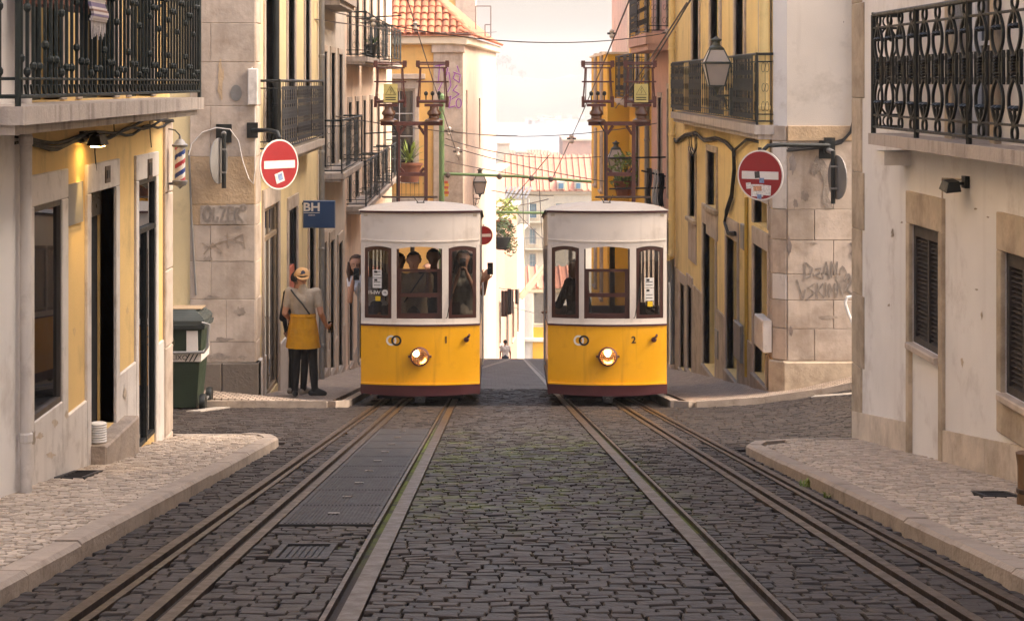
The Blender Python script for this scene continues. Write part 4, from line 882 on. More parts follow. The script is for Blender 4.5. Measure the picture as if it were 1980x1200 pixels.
pts = [(1300, 262), (1312, 275), (1330, 262), (1350, 258), (1366, 272), (1390, 268), (1408, 275), (1424, 292), (1425, 330), (1420, 380), (1410, 410), (1407, 432), (1414, 452), (1428, 452)]
for k, r_ in ((0, .03), (1, .018)): MB().tube([fr2.pt(*fr2.uv(u + k * 2, v - k * 3), .04 + .03 * k) for u, v in pts], r_, 6).ob('cable', m_cable, R2)
pts = [(1424, 292), (1450, 270), (1490, 277)]; MB().tube([fr2.pt(*fr2.uv(u, v), .05) for u, v in pts], .02, 6).ob('cable', m_cable, R2)
for k in range(5):
    c0 = fr2.uv(1351 + (k % 2), 275 + k); MB().tube([fr2.pt(c0[0] + (.28 + .02 * k) * cos(a) * 1.6, c0[1] + (.16 + .01 * k) * sin(a), .08 + .012 * k) for a in [i * pi / 9 for i in range(18)]], .007, 4, True).ob('cable_coil', m_cable, R2)
pts = [(1660, -40), (1660, 60), (1659, 150), (1656, 215), (1648, 250), (1630, 270), (1600, 278), (1560, 282), (1525, 285)]
for k in range(3): MB().tube([frf.pt(*frf.uv(u - 3 * k, v + 3 * k), .05 + .02 * k) for u, v in pts], .017, 6).ob('cable', m_cable, R2)
r = fr2.rect(1495, 620, 1478, 665); MB().cfb(fr2, r[0], r[1], r[2], r[3], .02, .14, .012).ob('meter_box', m_wpaint, R2)
r = fr2.rect(1440, 630, 1427, 688); MB().cfb(fr2, r[0], r[1], r[2], r[3], .02, .07, .01).ob('service_hatch', m_grey, R2)
for v0, v1 in ((530, 558), (562, 575), (588, 600), (608, 618)):
    r = fr2.rect(1424, v0, 1415, v1); MB().fb(fr2, r[0], r[1], r[2], r[3], -.149, -.1).ob('letter_box', m_iron, R2)
for u0, v0, u1, v1 in ((1443, 435, 1436, 480), (1392, 640, 1386, 688)):
    r = fr2.rect(u0, v0, u1, v1); MB().cfb(fr2, r[0], r[1], r[2], r[3], .0, .04, .008).ob('wall_plate', m_grey, R2)
q = px(1637, 600, 23.9); t = thing('bent_handrail', 'short bent white tube handrail at the corner of the side street', 'handrail', (q.x, 23.9, H(q.x, 23.9)))
MB().tube([px(1655, 572, 23.9), px(1638, 575, 23.9), px(1634, 585, 23.9), px(1640, 605, 23.9), px(1655, 640, 23.9), px(1662, 735, 23.9)], .022, 8).ob('tube', m_white, t, smooth=True)
MB().lathe([(.06, 0), (.06, .02), (.03, .03)], 10, px(1662, 737, 23.9)).ob('foot', m_white, t)

# ------------------------------------------------------------------ R3, R4, R5: houses further down on the right
R3 = rowhouse('rose_house', 'rose pink plastered house with green doors beyond the yellow corner house', fr2, 37.502, 43, -7, 9, m_wp, [(38.2, 39.1, gr(38.7), -1.9), (40.6, 41.5, gr(41), -2.2)],
    [(38.2, 39.0, -1.4, .9), (40.4, 41.2, -1.6, .7), (38.2, 39.1, 2.2, 4.5), (40.6, 41.5, 2.2, 4.5)], 'g', dado=-4.6)
q = balcony(R3, fr2, 38.0, 42.8, 1.7, 2.05, .55, .98, 'scroll', m_blk, smat=m_wp, step=.22, joined=True); lattice(q, fr2, 40.4, 42.7, 2.15, 3.1, .53, m_screen, 9)
for z in (-1.2, -.55): MB().tube([fr2.pt(39.5, z, 0), fr2.pt(39.5, z - .02, 1.2)], .018, 6).ob('drying_rod', m_blk, R3)
R4 = rowhouse('yellow_balcony_house', 'yellow house with small screened balconies below the rose house', fr2, 43.002, 49.9, -8, 7.5, m_wyb, [(44, 45, gr(44.5), -2.8), (47, 48, gr(47.5), -3.2)],
    [(43.8, 44.6, -1.6, .8), (46.6, 47.4, -1.6, .8), (43.8, 44.6, .9, 3.0), (46.6, 47.4, .9, 3.0)], 'g', dado=-5.2)
q = balcony(R4, fr2, 43.4, 49.6, .45, .62, .42, 1.1, 'scroll', m_blk, step=.25, joined=True)
for a in (43.5, 45.4, 47.6): lattice(q, fr2, a, a + 1.1, .7, 1.7, .4, m_screen, 7)
downpipe(R4, fr2, 43.3, -6, 7.4, .06, m_grey, .08)
R5 = thing('bright_yellow_house', 'bright yellow house with a blind wall facing up the street', 'building', (3.3, 50, G(50)))
tt = px(1175, 105, 50).z; MB().box(3.12, 12, 50.0, 58, -10, tt).ob('wall', m_wyb, R5); MB().box(3.06, 12, 49.94, 58.1, tt, tt + .06).ob('coping', m_wf, R5)
f5r = rightwall(3.12)
for z in (-5, -2, .2):
    for s in (52, 55): window(R5, f5r, (s, s + .8, z, z + 1.6), m_wpaint, -.03, 2, 2, .05, m_pane, m_stone, .1, True, .05)
R6 = thing('red_trimmed_house', 'pale house with a red corner strip behind the bright yellow house', 'building', (4.8, 62, G(62)))
a_ = px(1213, 100, 62); MB().box(a_.x, 14, 62, 70, -9, 6).ob('wall', m_wpp, R6); MB().box(a_.x + .18, a_.x + .4, 61.95, 62.0, -9, 6).ob('corner_strip', M('dull_red_paint', '#a84a44', .8, .1, 3, .1, 30), R6)
MB().box(a_.x - .1, 14, 61.8, 70.2, 6.0, 6.2).ob('cornice', m_wf, R6)

# ------------------------------------------------------------------ L5: apricot house with tiled hip roof
A5, B5, C5 = Vector((-3.9, 62)), Vector((-.97, 62)), Vector((.2, 80))
d5 = (C5 - B5).normalized(); f5 = facing(62); f5s = Fr((B5.x, B5.y), (d5.x, d5.y), (d5.y, -d5.x)); l5 = (C5 - B5).length
L5 = thing('apricot_house', 'apricot house with terracotta hip roof and violet graffiti in the bend', 'building', (-1, 62, G(62)))
ez = px(890, 70, 62).z
wb = f5.rect(742, 172, 802, 355)
shell(L5, f5, -9, B5.x, -10, ez, [wb], m_wo, 10); 
mb = MB().holes(f5s, 0.001, l5, -14, ez, [f5s.rect(901, 175, 904, 287), f5s.rect(926, 190, 929, 288)], .2); mb.add([(C5.x, C5.y, -14), (C5.x - 6, C5.y, -14), (C5.x - 6, C5.y, ez), (C5.x, C5.y, ez)], [(0, 1, 2, 3)]); mb.ob('street_wall', m_wpp, L5)
for r in (f5s.rect(901, 175, 904, 287), f5s.rect(926, 190, 929, 288)): MB().fb(f5s, r[0], r[1], r[2], r[3], -.15, -.1).ob('shutter', m_shut, L5)
w = window(L5, f5, wb, m_white, .15, 2, 4, .07, m_pane, m_stone, .14, False, .04, .3)
MB().cfb(f5, wb[0] - .3, wb[1] + .35, wb[3] + .32, wb[3] + .5, 0, .16, .02).ob('hood_moulding', m_stone, w)
pil = f5.rect(838, 85, 892, 700); MB().cfb(f5, pil[0], B5.x + .03, -10, pil[3] - .3, -.05, .05, .01).ob('corner_pilaster', m_stone, L5)
MB().cfb(f5, pil[0] - .06, B5.x + .09, pil[3] - .3, pil[3] + .05, -.05, .12, .02).ob('pilaster_cap', m_stone, L5)
MB().cfb(f5, -9, B5.x + .2, ez - .28, ez, -.2, .2, .04).ob('cornice', m_wf, L5); MB().cfb(f5s, -.2, l5, ez - .281, ez - .001, -.2, .2, .04).ob('cornice', m_wf, L5)
MB().cfb(f5, -4.3, pil[0] - .004, -3.2, -3.0, -.1, .25, .03).ob('string_course', m_stone, L5)
b5 = balcony(L5, f5, -4.2, -2.15, -2.95, -2.8, .5, .95, 'plain', m_grn, step=.14, joined=True)
graf([[(842, 128), (866, 124)], [(850, 126), (848, 158)], [(845, 160), (856, 158), (848, 175)], [(856, 132), (862, 150), (866, 132)], [(877, 140), (890, 145), (888, 160), (876, 152), (880, 142)], [(868, 140), (872, 165), (866, 178)], [(884, 165), (876, 175), (888, 182), (874, 192)], O(887, 200, 5, 9), [(864, 192), (872, 186), (868, 208), (880, 205)], [(888, 140), (884, 128)]], f5, .016, .056, m_grafp, L5, 'violet scrawled graffiti on the pilaster')
# hip roof of barrel tiles
def rz(x, y):   # roof height over plan
    return ez + .05
half = MB(); n = 6
half.add([(.11 * cos(pi * i / n), yy, .085 * sin(pi * i / n)) for yy in (0, .46) for i in range(n + 1)] , [(i, i + 1, n + 2 + i, n + 1 + i) for i in range(n)])
half.add([(.095 * cos(pi * i / n), 0, .07 * sin(pi * i / n)) for i in range(n + 1)] + [(.11 * cos(pi * i / n), 0, .085 * sin(pi * i / n)) for i in range(n + 1)], [(i, i + 1, n + 2 + i, n + 1 + i) for i in range(n)])
tm = half.mesh('roof_tile', m_tile); pitch = radians(33)
roof = MB(); e0 = 61.72
roof.add([(-9, e0, ez), (B5.x + .32, e0, ez), (B5.x + .32 - 2.6, e0 + 4.2, ez + 4.2 * math.tan(pitch)), (-9, e0 + 4.2, ez + 4.2 * math.tan(pitch))], [(0, 1, 2, 3)])
o2 = Vector((B5.x + .32, e0)); c2 = Vector((C5.x + .3, C5.y)); roof.add([(o2.x, o2.y, ez), (c2.x, c2.y, ez), (c2.x - 3.2, c2.y, ez + 2.7), (B5.x + .32 - 2.6, e0 + 4.2, ez + 4.2 * math.tan(pitch))], [(0, 1, 2, 3)])
ro = roof.ob('roof', m_tile, L5); rr = random.Random(3)
for row in range(9):
    for cix in range(16):
        x = B5.x + .18 - cix * .245; y = e0 + row * .36; lim = B5.x + .32 - (row * .36) * 2.6 / 4.2 - .1
        if x > lim: continue
        obj('roof_tile', tm, ro, loc=(x + rr.uniform(-.012, .012), y, ez + (y - e0) * math.tan(pitch) + .06), rot=(pitch - .1 + rr.uniform(-.03, .03), 0, 0))
for k in range(12):
    a = k / 12 * .62; hp = Vector((B5.x + .32 - 2.6 * a, e0 + 4.2 * a, ez + 4.2 * math.tan(pitch) * a + .06)); obj('ridge_tile', tm, ro, loc=hp, rot=(radians(28), 0, radians(31)))
ang = math.atan2(d5.y, d5.x)
for k in range(60):
    p = o2.lerp(c2, (k + .3) / 60); obj('eave_tile', tm, ro, loc=(p.x, p.y, ez + .02), rot=(radians(25), 0, ang))
m_frame = M('steel_frame_grey', '#8a8078', .6, .1, 8, 0)
q = px(935, 70, 72); t = thing('roof_balcony_frame', 'thin metal frame standing on the roof edge of the apricot house', 'frame', q - Vector((0, 0, .1)))
P_ = [px(u, v, 72) for u, v in ((920, 12), (949, 12), (949, 72), (938, 72), (938, 48), (949, 48))]
for a, b in zip(P_, P_[1:]): MB().tube([a, b], .025, 5).ob('frame_bar', m_frame, t)
MB().tube([P_[0], P_[0] - Vector((0, 0, 1.1))], .025, 5).ob('frame_bar', m_frame, t)
UH = thing('upper_apricot_house', 'pale apricot house wall rising behind the hip roof', 'building', (-2.5, 90, G(90)))
a_, b_ = px(800, 0, 90), px(905, 0, 90); MB().box(a_.x, b_.x - .6, 90, 98, -16, 8).ob('wall', m_wo, UH); MB().box(b_.x - .6, b_.x + .35, 89.95, 98, -16, 8).ob('corner_pilaster', m_wpp, UH); MB().box(a_.x - .1, b_.x + .5, 89.8, 98.1, 8, 8.2).ob('cornice', m_wf, UH)
# ------------------------------------------------------------------ lower street and the far town
def farhouse(name, label, y, u0, u1, v0, dep, wmat, wins=(), roof=None, zb=-17.8, cols=2, cat='building'):
    """house facing up the street at distance y; wins: list of pixel rects; roof: (pixel ridge v, overhang)"""
    a, b = px(u0, v0, y), px(u1, v0, y); h = thing(name, label, cat, ((a.x + b.x) / 2, y, zb)); ff = facing(y)
    rs = [ff.rect(*w[:4]) for w in wins]
    shell(h, ff, a.x, b.x, zb, a.z, rs, wmat, dep)
    for w, r in zip(wins, rs): window(h, ff, r, w[4] if len(w) > 4 else m_white, .1, 2, 2 if r[3] - r[2] < 2 else 3, .08, w[5] if len(w) > 5 else m_pane, m_wf, .12, True, .05)
    MB().cfb(ff, a.x - .15, b.x + .15, a.z - .3, a.z - .002, -.3, .25, .05).ob('cornice', m_wf, h)
    if roof:
        rv, oh = roof; rz_ = px(u0, rv, y + dep / 2).z; mb = MB(); x0, x1 = a.x - oh, b.x + oh
        mb.add([(x0, y - oh, a.z), (x1, y - oh, a.z), (x1, y + dep / 2, rz_), (x0, y + dep / 2, rz_), (x0, y + dep + oh, a.z), (x1, y + dep + oh, a.z)], [(0, 1, 2, 3), (3, 2, 5, 4), (0, 3, 4), (1, 5, 2)])
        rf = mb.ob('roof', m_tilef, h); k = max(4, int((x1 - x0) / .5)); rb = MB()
        for i in range(k):
            x = x0 + (x1 - x0) * (i + .5) / k; rb.tube([(x, y - oh, a.z + .03), (x, y + dep / 2, rz_ + .03)], .09, 5)
        rb.ob('tile_rows', m_tilef, rf, kind='stuff')
    return h
m_bluew = M('blue_window_paint', '#5c86a0', .6, .1, 5, 0); m_pgl = M('pale_window_glass', '#8fa3a4', .2, .2, 3, 0)
FH = farhouse('cream_far_house', 'tall cream house with blue topped windows closing the lower street', 150, 985, 1290, 368, 12, m_wf,
    [(1024, 394, 1037, 421, m_bluew, m_pgl), (1023, 441, 1036, 472, m_wpaint, m_pgl), (1023, 490, 1036, 520, m_wpaint, m_pgl), (1075, 352 + 42, 1088, 421, m_bluew, m_pgl), (1108, 394, 1121, 421, m_bluew, m_pgl)], (300, .5))
for v in (428, 480): balcony(FH, facing(150), px(1005, v, 150).x, px(1060, v, 150).x, px(0, v + 3, 150).z, px(0, v, 150).z, .6, .9, 'plain', m_grey, step=.3, joined=True, smat=m_wf)
FD = [(1078, 352, 1093, 367), (1112, 352, 1126, 367)]
for i, (u0, v0, u1, v1) in enumerate(FD):
    d = MB().box(px(u0, 0, 149).x, px(u1, 0, 149).x, 149.6, 153, px(0, v1, 149).z, px(0, v0, 149).z).ob('dormer', m_wf, FH); MB().box(px(u0 + 3, 0, 149).x, px(u1 - 3, 0, 149).x, 149.5, 149.59, px(0, v1 - 2, 149).z, px(0, v0 + 3, 149).z).ob('pane', m_bluew, d)
farhouse('white_pilaster_house', 'white house with thick pilaster, grey shutter and yellow base at the street bottom', 118, 1010, 1100, 556, 9, m_white, [(1033, 566, 1056, 625, m_grey, m_grey)], (515, .3), -22)
h = bpy.data.objects['white_pilaster_house']; ff = facing(118); r = ff.rect(1030, 632, 1090, 690); MB().fb(ff, r[0], r[1], -22, r[3], 0, .06).ob('yellow_base', m_wyb, h)
MB().cfb(ff, *ff.rect(1013, 556, 1031, 660), 0, .2, .03).ob('pilaster', m_white, h); MB().cfb(ff, *ff.rect(1008, 652, 1090, 660), 0, .3, .05).ob('string_course', m_white, h)
gb = MB().add([px(1003, 575, 112), px(1064, 500, 112), px(1066, 512, 112), px(1010, 580, 112)] + [px(1003, 575, 112) + Vector((0, 1.5, 0)), px(1064, 500, 112) + Vector((0, 1.5, 0)), px(1066, 512, 112) + Vector((0, 1.5, 0)), px(1010, 580, 112) + Vector((0, 1.5, 0))], [(0, 1, 2, 3), (7, 6, 5, 4), (0, 4, 5, 1), (1, 5, 6, 2), (2, 6, 7, 3), (3, 7, 4, 0)]).ob('gable_coping', m_wf, h)
# houses along the left of the lower street
def lower(name, label, y0, y1, ua, ub, v0, mat, sh=()):
    a, b = px(ua, v0, y0), px(ub, v0, y1); d = Vector((b.x - a.x, y1 - y0)); l = d.length; d /= l; f_ = Fr((a.x, y0), (d.x, d.y), (d.y, -d.x)); h = thing(name, label, 'building', (a.x, y0, G(y0)))
    rs = [(s0 * l, s1 * l, t0, t1) for s0, s1, t0, t1 in sh]
    shell(h, f_, 0, l, G(y1) - 2, a.z, rs, mat, 7)
    for r in rs: window(h, f_, r, m_wpaint, .12, 2, 3, .06, m_pane, m_stone, .12, True, .03)
    MB().fb(f_, -.1, l + .1, a.z, a.z + .12, -.3, .22).ob('cornice', m_wf, h)
    return h, f_
PH, fph = lower('pink_lower_house', 'pink house with hanging plants and laundry below the bend', 82, 92, 946, 976, 340, m_wp, [(.2, .3, -11, -9), (.2, .3, -7.6, -5.8), (.6, .7, -11.4, -9.4)])
LH, flh = lower('salmon_lower_house', 'salmon house further down the lower street', 93, 106, 972, 1000, 425, M('salmon_plaster', '#cf9a80', .88, .08, 2, .1, 20), [(.2, .35, -13, -11), (.6, .75, -13, -11)])
CH, fch = lower('cream_lower_house', 'cream house at the bottom of the lower street', 108, 117, 990, 1014, 460, m_wf, [(.3, .5, -14, -12)])
# roofs stepping down to the water
RO = [('long pink tiled house roof right of the cream far house', 200, 1110, 1300, 318, 12, 300), ('small salmon roofed house left of the long roof', 185, 940, 985, 345, 8, 322), ('flat topped pale house with a pink upper storey near the water', 240, 1088, 1180, 268, 12, None),
      ('white long house on the waterfront', 320, 1085, 1240, 292, 10, None), ('cream block with a stair tower near the water', 270, 962, 985, 275, 8, None), ('grey block among the far roofs', 290, 998, 1016, 292, 8, None), ('pale block beside the grey one among the far roofs', 300, 1020, 1044, 296, 8, 290)]
for i, (lb, y, u0, u1, v0, dep, rv) in enumerate(RO):
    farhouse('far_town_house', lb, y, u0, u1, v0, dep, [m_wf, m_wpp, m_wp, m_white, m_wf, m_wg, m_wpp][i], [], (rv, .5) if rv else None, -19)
rr = random.Random(41)
LB = ['terracotta roofed cottage left of the slatted canopy', 'cream house with terracotta roof just above the hanging plant', 'salmon gabled house behind the cream far house', 'pink house with brown roof beside the salmon gable', 'pale yellow roofed house in front of the water', 'orange roofed house right of the pale yellow one', 'low white house with orange roof by the shore', 'terracotta roof end seen left of the pylon of tram number 2', 'small orange roofed house over the slatted canopy']
for i, (y, u0, u1, v0, rv, dep) in enumerate(((165, 955, 1000, 352, 335, 7), (158, 985, 1030, 372, 358, 6), (215, 1020, 1075, 330, 312, 9), (225, 1075, 1125, 326, 308, 9), (260, 990, 1030, 312, 299, 9), (275, 1036, 1085, 306, 295, 9), (330, 960, 1060, 297, 291, 10), (175, 1120, 1185, 340, 318, 8), (178, 1000, 1048, 345, 328, 7))):
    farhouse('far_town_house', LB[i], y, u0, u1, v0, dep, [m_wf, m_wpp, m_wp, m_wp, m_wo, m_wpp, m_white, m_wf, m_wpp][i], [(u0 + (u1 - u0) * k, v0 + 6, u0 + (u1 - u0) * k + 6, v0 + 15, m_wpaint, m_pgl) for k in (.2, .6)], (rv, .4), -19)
# skylight slats roof at the left
q = px(985, 372, 140); t = thing('slatted_canopy', 'pale slatted canopy roof in the lower street', 'canopy', px(985, 410, 140))
for k in range(7): MB().hexa([px(u, v, y) for u, v, y in ((966 + 8 * k, 384, 139), (970 + 8 * k, 384, 139), (982 + 8 * k, 362, 142), (978 + 8 * k, 362, 142), (966 + 8 * k, 382.5, 139), (970 + 8 * k, 382.5, 139), (982 + 8 * k, 360.5, 142), (978 + 8 * k, 360.5, 142))]).ob('slat', m_grey, t)
for u in (968, 1022): MB().tube([px(u, 384, 139.2), px(u, 440, 139.2)], .08, 6).ob('post', m_wg, t)
# far bank of the estuary
m_hill = M('wooded_hill', '#4d5848', .95, .3, .03, 0)
xs = fr_(-500, 700, 60); ys = fr_(880, 1400, 14)
def hillz(x, y):
    k = (y - 880) / 520; u = U0 + x * F / 1000
    prof = 5 + 12 * math.exp(-((u - 972) / 32) ** 2) + 7 * math.exp(-((u - 1160) / 80) ** 2)
    return WATER - 2 + (prof + 20) * sstep(-.02, .75, k) * .86 + 5 * mnoise.noise(Vector((x * .035, y * .02, 0))) * sstep(.1, .5, k) + 2.5 * mnoise.noise(Vector((x * .14, y * .06, 3))) * sstep(.1, .5, k)
sheet(xs, ys, hillz).ob('hills', m_hill, kind='structure', smooth=True)
rr = random.Random(9)
for i, u in enumerate((962, 972, 980, 990, 1010, 1140, 1160)):
    x = (u - U0) * 1240 / F; z = hillz(x, 1240); t = thing('far_tree', ['dark tree at the left end of the far ridge', 'second dark tree on the far ridge', 'third dark tree on the far ridge', 'fourth dark tree on the far ridge', 'lone tree on the middle of the far ridge', 'small tree at the right of the far ridge', 'last tree at the right of the far ridge'][i], 'tree', (x, 1240, z), 'trees on the far ridge')
    MB().tube([(x, 1240, z - 2), (x, 1240, z + 3)], [.5, .3], 6).ob('trunk', m_brown, t); mb = MB(); s_ = rr.uniform(2, 4)
    for k in range(60):
        c = Vector((rr.gauss(0, .4), rr.gauss(0, .4), rr.gauss(.6, .35))) * s_ + Vector((x, 1240, z + 2)); n_ = Vector((rr.gauss(0, 1), rr.gauss(0, 1), rr.gauss(0, 1))).normalized(); a = n_.orthogonal() * s_ * .28; b = n_.cross(a); mb.add([c - a - b, c + a - b * .7, c + a * .8 + b, c - a * .6 + b], [(0, 1, 2, 3)])
    mb.ob('crown', m_hill, t)
for i in range(14):
    u = [1022, 1030, 1040, 1050, 1062, 1074, 1086, 1096, 1110, 1046, 1058, 1080, 1102, 1125][i]; y = 905 if i < 9 else 960; w = rr.uniform(2, 4.5); x = (u - U0) * y / F; z = max(hillz(x, y), WATER)
    t = thing('waterfront_house', 'tiny white house on the far bank of the estuary', 'building', (x, y, z), 'houses on the far bank'); h_ = rr.uniform(1.2, 2.4)
    MB().box(x - w / 2, x + w / 2, y, y + 6, z - 2, z + h_).ob('wall', m_white, t); MB().add([(x - w / 2 - .3, y - .3, z + h_), (x + w / 2 + .3, y - .3, z + h_), (x + w / 2 + .3, y + 3, z + h_ + .7), (x - w / 2 - .3, y + 3, z + h_ + .7), (x - w / 2 - .3, y + 6.3, z + h_), (x + w / 2 + .3, y + 6.3, z + h_)], [(0, 1, 2, 3), (3, 2, 5, 4), (0, 3, 4), (1, 5, 2)]).ob('roof', m_tilef, t)

# plants, laundry and pots in the lower street
def leafball(mb, c, r, n, s, rr, droop=0):
    for k in range(n):
        d = Vector((rr.gauss(0, 1), rr.gauss(0, 1), rr.gauss(0, 1))).normalized() * r * rr.random() ** .4; p = Vector(c) + Vector((d.x, d.y, d.z * (1 + droop))); q = Vector((rr.gauss(0, 1), rr.gauss(0, 1), rr.gauss(0, .6))).normalized(); a = q * s; b = q.orthogonal().normalized() * s * .35
        mb.add([p - a, p + b, p + a, p - b], [(0, 1, 2, 3)])
rr = random.Random(31)
q = px(975, 478, 81.5); t = thing('hanging_plant', 'bushy green plant hanging from a dark pot on the pink lower house', 'plant', q)
MB().lathe([(.22, 0), (.36, .1), (.4, .55), (.33, .55)], 12, q + Vector((-.1, 0, -.1))).ob('pot', m_blk, t, smooth=True)
mb = MB(); leafball(mb, q + Vector((0, 0, .8)), .5, 260, .11, rr); leafball(mb, q + Vector((.25, 0, .1)), .35, 150, .1, rr, .5); mb.ob('foliage', m_leaf, t, kind='stuff')
MB().tube([q + Vector((-.7, .2, .6)), q + Vector((-.1, 0, .6)), q + Vector((-.1, 0, .45))], .03, 5).ob('bracket', m_white, t)
q = px(972, 430, 84); t = thing('upper_shrub', 'reddish green shrub leaning from the pink house above the hanging plant', 'plant', q)
mb = MB(); leafball(mb, q + Vector((.15, 0, .6)), .6, 170, .14, rr); mb.ob('foliage', m_leafy, t, kind='stuff'); MB().box(q.x - .5, q.x + .4, q.y - .2, q.y + .2, q.z - .25, q.z + .1).ob('trough', m_pot, t)
for i, (u, w, v0, v1, mt, lb) in enumerate(((981, 7, 558, 608, m_ink, 'black shirt'), (987, 6, 560, 606, m_grey, 'grey trousers'), (996, 5, 560, 588, m_ink, 'black sock pair'), (1000, 4, 560, 585, m_white, 'white cloth'), (969, 12, 562, 612, m_wood, 'brown blanket'))):
    a, b = px(u, v0, 88), px(u + w, v1, 88); mb = MB(); n = 6
    mb.add([(a.x + (b.x - a.x) * i2 / n, 88 + .06 * sin(i2 * 1.9), z) for z in (a.z, b.z) for i2 in range(n + 1)] + [(a.x + (b.x - a.x) * i2 / n, 88.03 + .06 * sin(i2 * 1.9), z) for z in (a.z, b.z) for i2 in range(n + 1)], [(i2, i2 + 1, n + 2 + i2, n + 1 + i2) for i2 in range(n)] + [(2 * n + 2 + i2, 2 * n + 3 + i2, 3 * n + 4 + i2, 3 * n + 3 + i2) for i2 in range(n)] + [(0, n + 1, 3 * n + 3, 2 * n + 2), (n, 2 * n + 1, 4 * n + 3, 3 * n + 2)])
    mb.ob('laundry_piece', mt, label=f'{lb} drying on a line outside the pink lower house', cat='laundry', group='laundry in the lower street')
tag(MB().tube(sag(px(962, 556, 88), px(1004, 559, 88), .05), .015, 4).ob('washing_line', m_wire), 'thin washing line carrying laundry by the pink lower house', 'line')
# palm in a pot on the apricot house balcony, shrub behind the second lantern, towels on the rose house rods
q = px(792, 352, 61.3); t = thing('potted_palm', 'spiky green potted palm on the apricot house balcony', 'plant', q)
MB().lathe([(.28, 0), (.4, .55), (.44, .55), (.44, .62), (.38, .62)], 14, q).ob('pot', m_pot, t, smooth=True)
for k in range(46):
    a = rr.uniform(0, 6.3); e = rr.uniform(.1, 1.35); l = rr.uniform(.6, 1.0); d = Vector((cos(a) * cos(e), sin(a) * cos(e), sin(e))); b = q + Vector((0, 0, .65)); sd_ = Vector((-sin(a), cos(a), 0)) * .035; mid = b + d * l * .6; tip = b + d * l - Vector((0, 0, .18 * l))
    MB().add([b - sd_ * .5, b + sd_ * .5, mid + sd_, tip, mid - sd_, mid + Vector((0, 0, -.015))], [(0, 1, 2, 5), (5, 2, 3), (0, 5, 4), (5, 3, 4)]).ob('frond', m_leafy, t)
q = px(1208, 372, 47.5); t = thing('balcony_shrub', 'loose yellow green shrub on the yellow balcony house behind a lantern', 'plant', q)
MB().lathe([(.2, -.1), (.3, .3), (.26, .3)], 10, q).ob('pot', m_pot, t); mb = MB(); leafball(mb, q + Vector((0, 0, .55)), .5, 240, .09, rr); mb.ob('foliage', m_leafy, t, kind='stuff')
for i in range(6): mb2 = MB().tube([q + Vector((0, 0, .2)), q + Vector((rr.uniform(-.3, .3), rr.uniform(-.2, .2), .9))], .012, 4).ob('stem', m_brown, t)
for u0, u1, v0, v1, mt, lb in ((1262, 1273, 328, 396, m_white, 'white towel'), (1250, 1260, 325, 395, m_ink, 'black garment'), (1274, 1284, 335, 398, m_ink, 'dark cloth')):
    a, b = px(u0, v0, 39.5), px(u1, v1, 39.5); n = 8; mb = MB()
    g_ = [[(a.x + (b.x - a.x) * (i / n) + .02 * sin(j * .8), 39.5 + .05 * sin(i * 1.7 + j * .3) + o_, a.z + (b.z - a.z) * j / 8 - .03 * (i % 3 == 1) * (j == 8)) for i in range(n + 1)] for o_ in (0, .012) for j in range(9)]
    flat = [p for r_ in g_ for p in r_]; k = n + 1; mb.add(flat, [(o_ + j * k + i, o_ + j * k + i + 1, o_ + (j + 1) * k + i + 1, o_ + (j + 1) * k + i) for o_ in (0, 9 * k) for j in range(8) for i in range(n)])
    mb.ob('hung_cloth', mt, smooth=True, label=f'{lb} hung on a rod outside the rose house', cat='laundry', group='laundry outside the rose house')
tag(MB().tube([px(1240, 330, 39.5), px(1308, 346, 39.5)], .018, 6).ob('laundry_rod', m_blk), 'black laundry rod sticking out from the rose house', 'rod')

